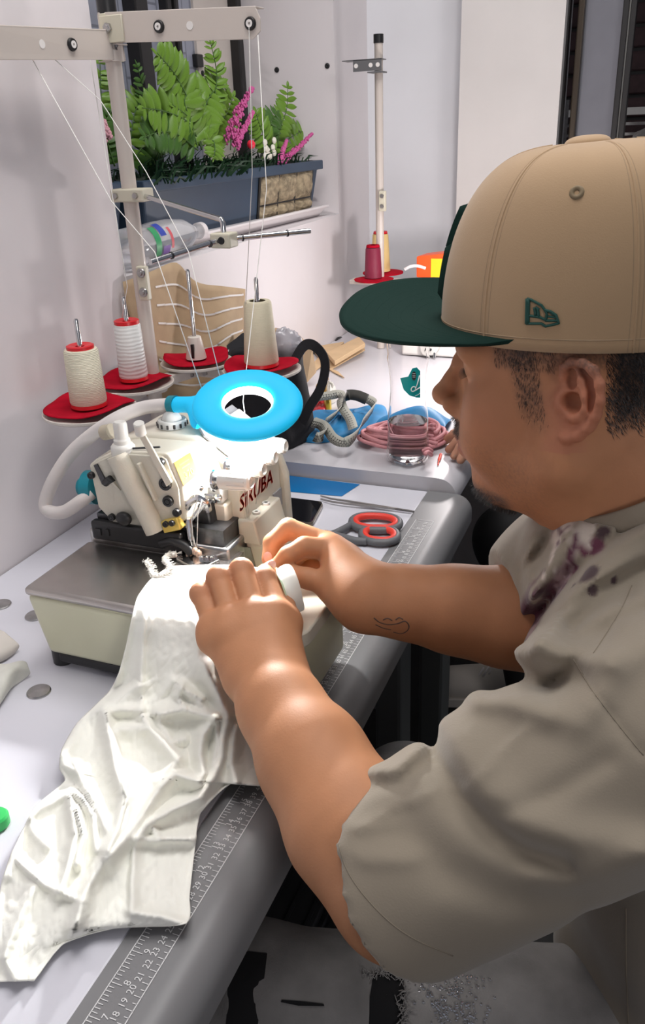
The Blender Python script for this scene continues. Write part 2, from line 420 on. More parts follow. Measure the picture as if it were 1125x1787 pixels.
# ================================================================ near sewing table
M['laminate'] = mat('laminate', (0.66, 0.66, 0.72), 0.32, noise=(3, 0.03))
M['nosing'] = mat('grey_nosing', (0.20, 0.20, 0.205), 0.42, noise=(5, 0.06))
M['print_white'] = mat('white_print', (0.72, 0.72, 0.72), 0.6)
M['leg_grey'] = mat('leg_grey', (0.12, 0.125, 0.118), 0.5)
M['blue_decal'] = mat('blue_decal', (0.0, 0.155, 0.42), 0.35)
Y0, Y1 = -0.32, 1.172
NX0 = -0.302
tb = thing('sewing_table', 'long white industrial sewing table with a grey ruler edge beside the man', 'table', (-0.5, 0.5, 0))
MB().box((WX+0.002, Y0, 0.715), (NX0, Y1, TZ)).build('tabletop', M['laminate'], tb, smooth=0, bevel=0.002)
prof = [(NX0, 0.71), (NX0, TZ+0.0008), (-0.258, TZ+0.0008)]
for i in range(1, 8):
    a = math.pi/2*i/7; prof.append((-0.258 + 0.026*math.sin(a), TZ+0.0008 - 0.026*(1-math.cos(a))))
prof += [(-0.232, 0.708), (-0.24, 0.70), (-0.29, 0.70)]
MB().prism([(x, Y0, z) for x, z in prof], (0, Y1-Y0, 0)).build('edge_nosing', M['nosing'], tb, smooth=40)
rb = MB(); zr = TZ + 0.0013
def rq(x0, x1, y0, y1): rb.add([(x0, y0, zr), (x1, y0, zr), (x1, y1, zr), (x0, y1, zr)], [(0, 1, 2, 3)])
ri, ro = -0.2915, -0.2655; yend = 1.066
rq(ri-0.0004, ri+0.0004, Y0, yend); rq(ro-0.0004, ro+0.0004, Y0, yend); rq(ri, ro, yend-0.0008, yend)
def cm(n): return 0.284 + (n - 19)*0.01
for n in range(-30, 97*2):
    h = n/2
    if cm(h) < Y0 or cm(h) > yend: continue
    rq(ro - (0.0055 if n % 2 == 0 else 0.0035), ro, cm(h)-0.0003, cm(h)+0.0003)
yin = float(onz(290, 1618, TZ)[1]) - 10*0.0254
for n in range(-80, 400):
    y = yin + n*0.0254/8
    if y < Y0 or y > yend: continue
    L_ = 0.009 if n % 8 == 0 else (0.0065 if n % 4 == 0 else 0.0048)
    rq(ri, ri + L_, y-0.0003, y+0.0003)
def rtext(s, x, y, size):
    v, f = text_mesh(s, size); rb.add([(x - q[1], y + q[0], zr) for q in v], f)
for n in range(1, 97):
    if 0.1 < cm(n) < yend - 0.01: rtext(str(n), ro-0.0092, cm(n) + 0.003, 0.0072)
for n in range(1, 38):
    y = yin + n*0.0254
    if 0.1 < y < yend - 0.01: rtext(str(n), ri+0.0115, y + 0.003, 0.0075)
tag(rb.build('ruler_scale', M['print_white'], tb, smooth=0, weld=0), 'white printed ruler scale in inches and centimetres')
P4 = [onz(px, py, TZ+0.0006) for px, py in ((481, 827), (628, 845), (596, 866), (440, 852), (440, 823))]
MB().add(P4, [(0, 1, 2, 3, 4)]).build('stripe', M['blue_decal'], tb, smooth=0)
for x, y in ((-0.325, 1.06), (-0.70, 1.06), (-0.325, -0.2), (-0.70, -0.2)):
    MB().box((x-0.022, y-0.03, 0.0), (x+0.022, y+0.03, 0.712)).build('leg', M['leg_grey'], tb, smooth=0, bevel=0.006)
M['light_bar'] = mat('light_grey_metal', (0.25, 0.25, 0.25), 0.4)
MB().box((-0.69, 1.05, 0.405), (-0.346, 1.075, 0.455)).build('crossbar', M['light_bar'], tb, smooth=0, bevel=0.004)
# second table
t2 = thing('second_sewing_table', 'second grey white sewing table behind the near one, holding the water bottle', 'table', (-0.5, 1.7, 0))
Z2 = 0.772
prof = [(WX+0.002, 0.735), (WX+0.002, Z2), (-0.288, Z2)]
for i in range(1, 8):
    a = math.pi/2*i/7; prof.append((-0.288 + 0.03*math.sin(a), Z2 - 0.03*(1-math.cos(a))))
prof += [(-0.258, 0.735)]
M['laminate2'] = mat('laminate_second', (0.56, 0.55, 0.58), 0.28)
MB().prism([(x, 1.176, z) for x, z in prof], (0, 1.0, 0)).build('tabletop', M['laminate2'], t2, smooth=40)
MB().box((-0.262, 1.29, 0.728), (-0.236, 2.18, 0.763)).build('edge_nosing', M['nosing'], t2, smooth=0, bevel=0.006)
b = MB()
for i in range(46): b.box((-0.2362, 1.31+i*0.018, 0.745), (-0.2352, 1.312+i*0.018, 0.757))
b.box((-0.2362, 1.30, 0.7432), (-0.2352, 2.16, 0.7445)); b.box((-0.2362, 1.30, 0.7432), (-0.2352, 1.3015, 0.759))
tag(b.build('ruler_scale', M['print_white'], t2, smooth=0), 'white ruler ticks on the edge')
for x, y in ((-0.300, 1.235), (-0.70, 1.235), (-0.300, 2.12), (-0.70, 2.12)):
    MB().box((x-0.022, y-0.03, 0.0), (x+0.022, y+0.03, 0.735)).build('leg', M['leg_grey'], t2, smooth=0, bevel=0.006)
# things below the table, in the dark
M['dark_plastic'] = mat('dark_plastic', (0.02, 0.02, 0.021), 0.45, noise=(20, 0.3))
mb = thing('motor_control_box', 'black motor control box on the floor under the near sewing table', 'box', (-0.56, 0.67, 0.0))
MB().box((-0.68, 0.56, 0.0), (-0.44, 0.78, 0.34)).build('body', M['dark_plastic'], mb, smooth=0, bevel=0.012)
MB().box((-0.439, 0.60, 0.16), (-0.432, 0.68, 0.28)).build('control_panel', mat('panel_grey', (0.12, 0.12, 0.115), 0.5), mb, smooth=0, bevel=0.002)
pd = thing('foot_pedal', 'wide black foot pedal on the floor below the table', 'pedal', (-0.52, 0.95, 0))
b = MB(); b.hexa([(-0.66, 0.81, 0.05), (-0.42, 0.81, 0.02), (-0.42, 1.02, 0.02), (-0.66, 1.02, 0.05)], [(-0.66, 0.81, 0.065), (-0.42, 0.81, 0.035), (-0.42, 1.02, 0.035), (-0.66, 1.02, 0.065)])
b.build('treadle', M['dark_plastic'], pd, smooth=0, bevel=0.004)
b = MB()
for i in range(7): b.box((-0.64 + i*0.034, 0.83, 0.03), (-0.635 + i*0.034, 1.0, 0.068 - i*0.0042))
b.build('tread_ribs', M['dark_plastic'], pd, smooth=0)
MB().box((-0.68, 0.80, 0.0), (-0.41, 1.03, 0.018)).build('base', M['dark_steel'], pd, smooth=0, bevel=0.004)
# metal discs pressed into the table top
for i, (px, py, lb) in enumerate(((68, 1208, 'round steel cap in the table top just below the fabric scrap'), (2, 1056, 'round steel cap in the table top cut by the left photo edge'), (62, 1075, 'round steel cap half hidden behind the machine bed corner'))):
    p = onz(px, py, TZ)
    o = MB().lathe([(0.0125, 0), (0.0125, 0.0012), (0.0115, 0.0022), (0.008, 0.0026), (0, 0.0036)], (0, 0, 0), n=28).build('table_cap', M['steel'])
    o.location = p; tag(o, lb, 'cap', 'steel caps in the table top')
# ================================================================ overlock machine
M['cream'] = mat('cream_enamel', (0.62, 0.585, 0.49), 0.32, coat=0.2)
M['cream_tex'] = mat('cream_cast', (0.60, 0.57, 0.48), 0.45, bump=(420, 0.5, 0.0008))
M['bed'] = mat('bed_enamel', (0.66, 0.65, 0.46), 0.35, noise=(9, 0.06), coat=0.2)
M['plate'] = mat('brushed_plate', (0.50, 0.475, 0.45), 0.27, 1.0, noise=(25, 0.12), bump=(300, 0.06, 0.0004))
M['gold'] = mat('gold_label', (0.60, 0.38, 0.05), 0.5, 0.0, noise=(140, 0.18))
M['brass'] = mat('brass_block', (0.75, 0.56, 0.13), 0.35, 0.4)
M['knob'] = mat('knob_white', (0.66, 0.65, 0.61), 0.35)
M['red'] = mat('red_print', (0.78, 0.045, 0.03), 0.4)
M['clear'] = mat('clear_plastic', (0.86, 0.86, 0.83), 0.12, trans=0.45, ior=1.3)
M['thread'] = mat('white_thread', (0.80, 0.79, 0.75), 0.7)
M['grey_plate'] = mat('grey_plate', (0.40, 0.40, 0.42), 0.35, 0.3)
mc = thing('overlock_machine', 'cream industrial overlock sewing machine with steel bed on the white table', 'sewing machine', (-0.42, 0.70, TZ))
x0, xr = -0.578, -0.268
b = MB(); b.hexa([(-0.569, 0.591, 0.768), (xr, 0.591, 0.768), (xr, 0.70, 0.768), (-0.569, 0.70, 0.768)], [(x0, 0.584, 0.842), (xr, 0.584, 0.842), (xr, 0.70, 0.842), (x0, 0.70, 0.842)])
b.build('bed', M['bed'], mc, smooth=40, bevel=0.006, seg=3)
MB().box((x0-0.001, 0.583, 0.8415), (-0.335, 0.698, 0.852)).build('bed_plate', M['plate'], mc, smooth=40, bevel=0.005, seg=3)
# cream table extension to the right with a rounded corner
pts = [(-0.334, 0.700), (-0.334, 0.585), (-0.285, 0.585)] + [(-0.285+0.02*math.sin(a), 0.605-0.02*math.cos(a)) for a in [0.3*i for i in range(1, 6)]] + [(-0.265, 0.700)]
MB().prism([(x, y, 0.835) for x, y in pts], (0, 0, 0.0165)).build('bed_extension', M['cream'], mc, smooth=40, bevel=0.002)
for xx in (-0.563, -0.30):
    b = MB(); b.lathe([(0, 0), (0.012, 0), (0.012, 0.02), (0, 0.02)], (xx, 0.606, 0.7505), n=18); b.build('rubber_foot', M['black'], mc)
MB().box((-0.56, 0.594, 0.756), (-0.285, 0.69, 0.7685)).build('under_tray', M['black'], mc, smooth=0, bevel=0.003)
# rear base block: steel skirt and black rubber tray
MB().box((-0.578, 0.6995, 0.762), (-0.398, 0.84, 0.866)).build('base_block', M['steel'], mc, smooth=40, bevel=0.003)
MB().box((-0.57, 0.694, 0.856), (-0.452, 0.705, 0.879)).build('rubber_tray', M['black'], mc, smooth=40, bevel=0.003)
MB().box((-0.566, 0.704, 0.862), (-0.405, 0.833, 0.885)).build('inner_frame', M['dark_steel'], mc, smooth=0)
b = MB(); b.box((-0.563, 0.6925, 0.863), (-0.556, 0.695, 0.871)); b.box((-0.549, 0.6925, 0.864), (-0.545, 0.695, 0.872)); b.build('tray_clip', M['dark_plastic'], mc, smooth=0)
# head
face = [(-0.562, 0.893), (-0.565, 0.944), (-0.556, 0.951), (-0.535, 0.961), (-0.510, 0.966), (-0.466, 0.968), (-0.461, 0.965), (-0.449, 0.933), (-0.450, 0.893), (-0.482, 0.873), (-0.544, 0.875)]
bk_ = [(x + (0.034 if x > -0.47 else 0.0), 0.7455, z + (0.002 if z > 0.95 else 0)) for x, z in face]; nf = len(face)
MB().add([(x, 0.7025, z) for x, z in face] + bk_, [list(range(nf)), list(range(nf, 2*nf))[::-1]] + [(i, (i+1) % nf, nf+(i+1) % nf, nf+i) for i in range(nf)]).build('head_shell', M['cream'], mc, smooth=30, bevel=0.003, seg=3)
inner = [(-0.507 + (x+0.507)*0.95, 0.921 + (z-0.921)*0.94) for x, z in face]
MB().prism([(x, 0.7003, z) for x, z in inner], (0, 0.004, 0)).build('face_plate', M['cream_tex'], mc, smooth=30, bevel=0.001)
body = [(-0.572, 0.866), (-0.572, 0.935), (-0.552, 0.962), (-0.51, 0.973), (-0.447, 0.974), (-0.404, 0.944), (-0.398, 0.93), (-0.396, 0.866)]
MB().prism([(x, 0.741, z) for x, z in body], (0, 0.095, 0)).build('body_shell', M['cream'], mc, smooth=30, bevel=0.006, seg=3)
endp = [(-0.55, 0.80), (-0.555, 0.93), (-0.51, 0.968), (-0.43, 0.962), (-0.398, 0.93), (-0.388, 0.90), (-0.386, 0.80)]
MB().prism([(x, 0.836, z) for x, z in endp], (0, 0.012, 0)).build('end_cover', M['cream'], mc, smooth=30, bevel=0.004)
MB().lathe([(0.0, 0), (0.03, 0), (0.034, 0.004), (0.034, 0.014), (0.028, 0.02), (0, 0.02)], (-0.48, 0.848, 0.90), (0, 1, 0), 28).build('hand_wheel', M['cream'], mc)
# diagonal cast housing of the needle bar with its collar
hp = [(-0.522, 0.699, 0.962), (-0.510, 0.698, 0.935), (-0.496, 0.697, 0.905), (-0.485, 0.697, 0.877)]
MB().tube(spline(hp, 5), [0.0125]*6 + [0.0125]*4 + [0.0118]*6, 18).build('needle_bar_housing', M['cream_tex'], mc, smooth=50)
MB().prism([(-0.497, 0.694, 0.956), (-0.4935, 0.694, 0.956), (-0.478, 0.694, 0.915), (-0.4815, 0.694, 0.915)], (0, 0.007, 0)).build('housing_rib', M['cream_tex'], mc, smooth=0, bevel=0.001)
b = MB(); b.lathe([(0.0, 0), (0.013, 0), (0.013, 0.009), (0.011, 0.012), (0.009, 0.013), (0.009, 0.017), (0.0075, 0.019), (0.0075, 0.034), (0.006, 0.037), (0, 0.037)], (-0.520, 0.707, 0.960), (0.02, 0, 1), 20)
b.build('pressure_screw', M['knob'], mc)
MB().lathe([(0, 0), (0.0085, 0), (0.0085, 0.012), (0, 0.013)], (-0.537, 0.715, 0.982), (-1, 0.1, -0.3), 16).build('pressure_knob', mat('tan_knob', (0.42, 0.37, 0.28), 0.4), mc)
MB().tube([(-0.515, 0.706, 0.967), (-0.475, 0.71, 0.9715)], 0.0012, 8).build('lifter_shaft', M['dark_steel'], mc)
# lever with its white cap
P = lambda px, py, y: ony(px, py, y)
q = [P(243, 764, 0.694), P(252, 759, 0.694), P(299, 842, 0.694), P(290, 850, 0.694)]
MB().prism(q, (0, 0.003, 0)).build('tension_lever', M['cream'], mc, smooth=0, bevel=0.001)
p = P(246, 757, 0.692)
MB().lathe([(0, 0), (0.0058, 0), (0.0058, 0.013), (0.005, 0.014), (0, 0.014)], p, (0.12, -0.3, 1), 16).build('lever_cap', M['knob'], mc)
def screw(px, py, r, y=0.6995, m='black', parent=mc, nm='screw'):
    p = P(px, py, y)
    b = MB(); b.lathe([(0, 0.0032), (r*0.45, 0.0032), (r*0.5, 0.0012), (r*0.55, 0.0032), (r*0.92, 0.0034), (r, 0.0026), (r, -0.002), (0, -0.002)], p, (0, -1, 0), 16)
    return b.build(nm, M[m], parent, smooth=40)
for px, py, r in ((289, 844, 0.0072), (294, 874, 0.0062), (309, 894, 0.0046), (281, 806, 0.0045), (160, 829, 0.0042), (196, 902, 0.0042)): screw(px, py, r)
b = MB(); b.prism([P(163, 812, 0.6985), P(169, 810, 0.6985), P(184, 838, 0.6985), P(178, 846, 0.6985)], (0, 0.004, 0)); b.build('lever_slot', M['dark_steel'], mc, smooth=0)
MB().tube([P(184, 843, 0.697), P(192, 836, 0.694), P(196, 842, 0.694)], 0.0042, 10).build('slot_pin', M['dark_plastic'], mc)
MB().prism([P(190, 840, 0.697), P(194, 838, 0.697), P(210, 856, 0.699), P(207, 857, 0.699)], (0, 0.003, 0)).build('pin_fin', M['cream'], mc, smooth=0)
MB().ball(P(216, 905, 0.695), (0.010, 0.006, 0.008), 14, 8).build('oil_wick_cover', M['dark_plastic'], mc)
MB().prism([P(209, 918, 0.695), P(240, 926, 0.695), P(238, 935, 0.695), P(209, 927, 0.695)], (0, 0.006, 0)).build('wick_bracket', M['dark_steel'], mc, smooth=0, bevel=0.001)
# brass block with two screws
b = MB(); b.prism([P(280, 911, 0.6935), P(308, 904, 0.6935), P(315, 925, 0.6935), P(286, 931, 0.6935)], (0, 0.011, 0)); br_ = b.build('brass_block', M['brass'], mc, smooth=0, bevel=0.001)
for px, py in ((290, 914), (301, 912)): screw(px, py, 0.0034, 0.6935, 'black', br_)
MB().prism([P(270, 930, 0.6945), P(280, 932, 0.6945), P(278, 944, 0.6945), P(271, 943, 0.6945)], (0, 0.006, 0)).build('bar_stub', M['grey_plate'], mc, smooth=0)
# oil sight dome
dp = onz(301, 743, 0.974)
dr = MB().lathe([(0.0125, 0), (0.0165, 0), (0.0165, 0.007), (0.0155, 0.0085), (0.012, 0.0085), (0.012, 0.004)], dp, n=28).build('sight_ring', M['clear'], mc)
b = MB()
for i in range(14):
    a = 2*math.pi*i/14; b.box((dp[0]+0.0166*math.cos(a)-0.001, dp[1]+0.0166*math.sin(a)-0.001, dp[2]+0.0012), (dp[0]+0.0166*math.cos(a)+0.001, dp[1]+0.0166*math.sin(a)+0.001, dp[2]+0.0058))
b.build('ring_ribs', M['dark_steel'], dr, smooth=0)
MB().lathe([(0.0115, 0.003)] + [(0.0115*math.cos(a), 0.007+0.011*math.sin(a)) for a in [0.16*i for i in range(10)]] + [(0, 0.018)], dp, n=24).build('sight_dome', M['clear'], mc)
MB().lathe([(0, 0), (0.011, 0), (0.011, 0.002), (0.004, 0.003), (0.003, 0.007), (0, 0.008)], dp, n=20).build('sight_core', M['steel'], mc)
# gold label on the front of the head
ga, gb, gc = Vector((-0.461, 0.7025, 0.965)), Vector((-0.449, 0.7025, 0.933)), Vector((-0.427, 0.7455, 0.967)); gn = (gb-ga).cross(gc-ga).normalized(); gn = gn if gn.x > 0 else -gn
def gpt(px, py):
    d = Vector(ray(px, py)); o_ = Vector(CAM); return o_ + d*((ga-o_).dot(gn)/d.dot(gn)) + gn*0.0006
gl = [gpt(303, 808), gpt(331, 790), gpt(346, 826), gpt(320, 848)]
lb = MB().prism(gl, gn*0.0008).build('model_label', M['gold'], mc, smooth=0)
e1 = (gl[1]-gl[0]); e2 = (gl[0]-gl[3]); b = MB()
for k, (u, v, wd) in enumerate(((0.2, 0.78, 0.6), (0.25, 0.62, 0.5))):
    o_ = gl[3] + e1*u + e2*v + gn*0.0011; b.add([o_, o_+e1*wd, o_+e1*wd+e2*0.05, o_+e2*0.05], [(0, 1, 2, 3)])
v_, f_ = text_mesh('370', 0.5)
b.add([gl[3] + e1*(0.5 + q[0]*0.8) + e2*(0.32 + q[1]*0.75) + gn*0.0011 for q in v_], f_)
b.build('label_print', mat('label_print', (0.62, 0.42, 0.09), 0.5), lb, smooth=0)
# tension plate: grey frame and slanted face
def TP(u, v, n=0.0):                          # u along the machine, v down the slope, n out
    A = Vector((-0.4475, 0.745, 0.9765)); Bv = Vector((0.0455, 0, -0.0325)); Nv = Vector((0.58, 0, 0.81))
    return A + Vector((0, 0.088, 0))*u + Bv*v + Nv*n
fr = [TP(0.02, 0.1), TP(0.1, -0.12), TP(1, -0.12), TP(1, 1.22), TP(0.16, 1.22), TP(0.02, 0.9)]
MB().prism(fr, Vector((0.58, 0, 0.81))*0.0035).build('tension_frame', M['grey_plate'], mc, smooth=0, bevel=0.0008)
fr = [TP(0.16, 0.22), TP(0.22, 0.06), TP(0.97, 0.06), TP(0.97, 1.1), TP(0.24, 1.1), TP(0.16, 0.88)]
MB().prism(fr, Vector((0.58, 0, 0.81))*0.0075).build('tension_plate', M['knob'], mc, smooth=0, bevel=0.002)
for px, py, r in ((386, 837, 0.0105), (409, 815, 0.0100), (430, 795, 0.0098), (449, 776, 0.0096)):
    p = onx(px, py, -0.404); ax = Vector((1, -0.02, 0.05)); k_ = thing
    kb = MB(); n = 24; prof = [(r*0.98, 0.0), (r, 0.002), (r*0.97, 0.012), (r*0.9, 0.028), (r*0.84, 0.034), (r*0.6, 0.036), (r*0.55, 0.033), (0, 0.033)]
    kb.lathe(prof, p, ax, n); kn = kb.build('tension_knob', M['knob'], mc, smooth=40)
    b = MB(); A = ax.normalized(); u = A.orthogonal().normalized(); w_ = A.cross(u); pv = Vector(p)
    for i in range(12):
        a = 2*math.pi*i/12; d = u*math.cos(a) + w_*math.sin(a); s_ = A.cross(d)
        c0 = pv + A*0.011 + d*r*0.97; c1 = pv + A*0.031 + d*r*0.87
        b.hexa([c0 - s_*0.0009 - d*0.001, c0 + s_*0.0009 - d*0.001, c1 + s_*0.0009 - d*0.001, c1 - s_*0.0009 - d*0.001], [c0 - s_*0.0009 + d*0.0006, c0 + s_*0.0009 + d*0.0006, c1 + s_*0.0009 + d*0.0006, c1 - s_*0.0009 + d*0.0006])
    b.build('knob_ribs', M['knob'], kn, smooth=0)
    MB().lathe([(0, -0.008), (r*1.05, -0.008), (r*1.05, -0.005), (r*0.5, -0.004), (r*0.5, -0.002), (r*0.95, 0.0)], p, ax, 24).build('tension_disc', M['chrome'], mc)
# front cover with the red brand lettering
b = MB(); v_, f_ = text_mesh('SiRUBA', 0.0245)
xs = [q[0] for q in v_]; wd = max(xs) - min(xs)
for d in (0.0, 0.0007, -0.0007):
    b.add([(-0.3955, 0.7715 + q[0]*0.086/wd + q[1]*0.22 + d, 0.906 + q[1] + d*0.5) for q in v_], f_)
MB().prism([(-0.398, 0.742, 0.868), (-0.3962, 0.742, 0.868), (-0.3962, 0.742, 0.928), (-0.398, 0.742, 0.928)], (0, 0.092, 0)).build('front_cover', M['cream'], mc, smooth=0)
b.build('brand_lettering', M['red'], mc, smooth=0, weld=0)
MB().box((-0.398, 0.812, 0.862), (-0.3945, 0.834, 0.884)).build('spec_plate', M['grey_plate'], mc, smooth=0)
b = MB(); b.hexa([(-0.405, 0.737, 0.855), (-0.378, 0.737, 0.855), (-0.378, 0.808, 0.855), (-0.405, 0.808, 0.855)], [(-0.405, 0.737, 0.884), (-0.385, 0.737, 0.884), (-0.385, 0.808, 0.884), (-0.405, 0.808, 0.884)])
lg = b.build('eyelet_ledge', M['cream'], mc, smooth=30, bevel=0.002)
for y in (0.757, 0.783): MB().lathe([(0.0022, 0), (0.0045, 0), (0.0045, 0.003), (0.0022, 0.003)], (-0.391, y, 0.884), n=14).build('thread_eyelet', M['knob'], lg)
MB().box((-0.398, 0.738, 0.79), (-0.366, 0.812, 0.857)).build('looper_cover', M['cream'], mc, smooth=30, bevel=0.004)
pl = [P(395, 950, 0.735), P(404, 946, 0.735), P(421, 955, 0.735), P(436, 956, 0.735), P(446, 992, 0.735), P(402, 992, 0.735)]
lp = MB().prism(pl, (0, 0.002, 0)).build('looper_side_plate', M['plate'], mc, smooth=0)
screw(418, 960, 0.0042, 0.7345, 'dark_steel', lp)
MB().box((-0.448, 0.728, 0.872), (-0.412, 0.745, 0.905)).build('needle_guard_block', M['cream'], mc, smooth=30, bevel=0.003)
MB().box((-0.442, 0.7255, 0.906), (-0.415, 0.742, 0.926)).build('eye_guard_mount', M['clear'], mc, smooth=30, bevel=0.002)
b = MB()
for px, py in ((352, 850), (376, 851), (382, 868)):
    p = P(px, py, 0.724); b.lathe([(0, 0), (0.004, 0), (0.004, 0.004), (0.0015, 0.006), (0, 0.006)], p, (0, -1, 0.2), 12)
b.box((-0.441, 0.722, 0.908), (-0.419, 0.7245, 0.9125)); b.box((-0.437, 0.722, 0.9155), (-0.423, 0.7245, 0.918))
b.build('thread_guide', M['chrome'], mc)
# needles, looper and presser foot
def poly(name, pts, r, m, n=10): return MB().tube(spline([P(*q) for q in pts], 5), r, n).build(name, m, mc)
poly('needle_arm', [(322, 905, 0.712), (328, 880, 0.708), (345, 868, 0.706), (358, 876, 0.708), (362, 890, 0.712)], 0.0048, M['chrome'])
poly('needle_link', [(324, 918, 0.705), (345, 893, 0.703), (357, 879, 0.703)], 0.0026, M['chrome'])
MB().prism([P(338, 880, 0.715), P(362, 878, 0.715), P(372, 930, 0.715), P(372, 962, 0.715), P(345, 962, 0.715), P(336, 915, 0.715)], (0, 0.02, 0)).build('looper_housing', M['dark_steel'], mc, smooth=0, bevel=0.003)
MB().prism([P(348, 925, 0.709), P(362, 922, 0.709), P(369, 958, 0.709), P(351, 962, 0.709)], (0, 0.006, 0)).build('knife_block', M['steel'], mc, smooth=0, bevel=0.001)
poly('needle_clamp', [(329, 905, 0.700), (332, 930, 0.698), (334, 942, 0.697)], 0.0036, M['chrome'])
for dx in (0, 6): poly('needle', [(331+dx, 935, 0.6955), (336+dx, 958, 0.6945), (338+dx, 972, 0.694)], 0.0008, M['chrome'], 6)
poly('presser_arm', [(282, 948, 0.697), (300, 944, 0.696), (322, 952, 0.694), (336, 966, 0.692)], 0.0058, M['black'], 12)
for i, (px, py) in enumerate(((330, 968), (340, 962), (346, 966))):
    MB().ball(P(px, py, 0.692), (0.004, 0.004, 0.005), 10, 6).build('foot_hinge', mat('pinkish_brass', (0.72, 0.52, 0.40), 0.3, 0.7) if i == 0 else bpy.data.materials['pinkish_brass'], mc)
ft = [onz(px, py, 0.8535) for px, py in ((305, 968), (322, 962), (352, 968), (376, 970), (384, 981), (366, 990), (330, 991), (308, 980))]
MB().prism(ft, (0, 0, 0.0035)).build('presser_foot', M['chrome'], mc, smooth=0, bevel=0.001)
b = MB()
for px in (352, 361, 370): b.lathe([(0, 0), (0.003, 0), (0.003, 0.003), (0, 0.004)], onz(px, 975, 0.857), n=10)
b.build('foot_screw', M['chrome'], mc)
MB().box((-0.452, 0.668, 0.8515), (-0.392, 0.722, 0.8532)).build('stitch_plate', M['plate'], mc, smooth=0, bevel=0.0006)
th = MB()
for pts in ([(345, 870, 0.702), (334, 905, 0.697), (338, 962, 0.694)], [(352, 872, 0.702), (345, 900, 0.697), (343, 962, 0.694)], [(434, 846, 0.722), (433, 880, 0.735), (431, 905, 0.752)], [(452, 826, 0.74), (449, 855, 0.752), (445, 893, 0.778)]):
    th.tube([P(*q) for q in pts], 0.00045, 6)
th.build('machine_thread', M['thread'], mc, smooth=180)

# lint and thread chain coming off the stitch plate
pth = spline([onz(px, py, z) for px, py, z in ((254, 980, 0.8555), (262, 990, 0.8565), (266, 1003, 0.857), (277, 1007, 0.8575), (291, 1000, 0.858), (296, 988, 0.859), (288, 979, 0.859), (292, 970, 0.859), (308, 967, 0.859))], 10)
b = MB(); rr = []
for i, p in enumerate(pth): rr.append(0.0012 + 0.0014*random.random() + 0.0012*min(1, i/40))
b.tube(pth, rr, 8)
for i in range(0, len(pth), 1):
    for k in range(5):
        p = pth[i]; d = Vector((random.gauss(0, 1), random.gauss(0, 1), abs(random.gauss(0, 0.6)))).normalized()
        b.tube([p, p + d*0.0035, p + d*0.0058 + Vector((0.001, 0.001, -0.001))], 0.0003, 4)
for px, py in ((248, 979), (258, 973), (262, 1006)): b.tube([pth[2], onz(px, py, 0.857)], 0.0005, 5)
M['lint'] = mat('lint', (0.72, 0.70, 0.64), 0.85)
tag(b.build('thread_chain', M['lint'], smooth=180), 'curled white overlock thread chain lying on the steel machine bed', 'thread')

# ================================================================ ring lamp on a hose
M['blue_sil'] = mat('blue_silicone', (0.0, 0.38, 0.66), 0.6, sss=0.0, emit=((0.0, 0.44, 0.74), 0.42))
M['teal_sil'] = mat('teal_silicone', (0.0, 0.20, 0.26), 0.4)
M['led'] = mat('led_white', (1, 1, 1), 0.4, emit=((1, 0.98, 0.95), 3.0))
M['hose'] = mat('white_hose', (0.62, 0.58, 0.56), 0.5)
rl = thing('ring_lamp', 'blue ring shaped work lamp on a bent white hose over the machine', 'lamp', (-0.585, 0.715, 0.86))
rc = Vector(ony(432, 706, 0.765)); rn = Vector((0.15, -0.32, 0.93)).normalized()
prof = []
for i in range(33):
    a = 2*math.pi*i/32; prof.append((0.0425 + 0.0165*math.cos(a), 0.0085*math.sin(a)*(1.0 if math.sin(a) > 0 else 0.9)))
hd = MB(); hd.lathe(prof, rc, rn, 56)
hs = Vector(ony(297, 706, 0.775))
lx = (hs - rc).normalized(); side = rn.cross(lx).normalized(); rows = []
for i in range(13):
    t = i/12; d = 0.042 + (((hs-rc).length) - 0.042)*t; c = rc.lerp(hs, d/(hs-rc).length)
    wd = 0.034*(1-sm(0, 0.62, t)) + 0.0098; th_ = 0.0085*(1-t) + 0.0088*t
    rows.append([c + side*wd*math.cos(2*math.pi*k/20) + rn*th_*math.sin(2*math.pi*k/20) for k in range(21)])
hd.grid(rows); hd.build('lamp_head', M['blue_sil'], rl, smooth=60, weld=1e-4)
MB().lathe([(0.0257, -0.006), (0.0257, 0.0015), (0.0275, 0.0035), (0.0285, 0.002), (0.0285, -0.006)], rc, rn, 40).build('inner_led_ring', M['led'], rl)
MB().lathe([(0.03, -0.0085), (0.052, -0.0085), (0.052, -0.0078), (0.03, -0.0078)], rc, rn, 40).build('diffuser', M['led'], rl)
hp = [hs, ony(245, 713, 0.77), ony(190, 738, 0.75), ony(130, 785, 0.735), ony(95, 835, 0.72), ony(79, 878, 0.712), ony(88, 893, 0.708), ony(112, 893, 0.708), ony(142, 874, 0.712), ony(160, 860, 0.722)]
MB().tube(spline(hp, 8), 0.0078, 16).build('hose', M['hose'], rl, smooth=60)
MB().tube([ony(297, 706, 0.775), ony(308, 706, 0.774)], 0.0102, 16).build('hose_collar', M['teal_sil'], rl)
bc = ony(158, 852, 0.73)
MB().lathe([(0, 0), (0.0105, 0), (0.012, 0.006), (0.02, 0.009), (0.02, 0.022), (0, 0.022)], (bc[0]-0.014, bc[1], bc[2]), (1, 0.1, 0.05), 24).build('lamp_base', M['teal_sil'], rl)
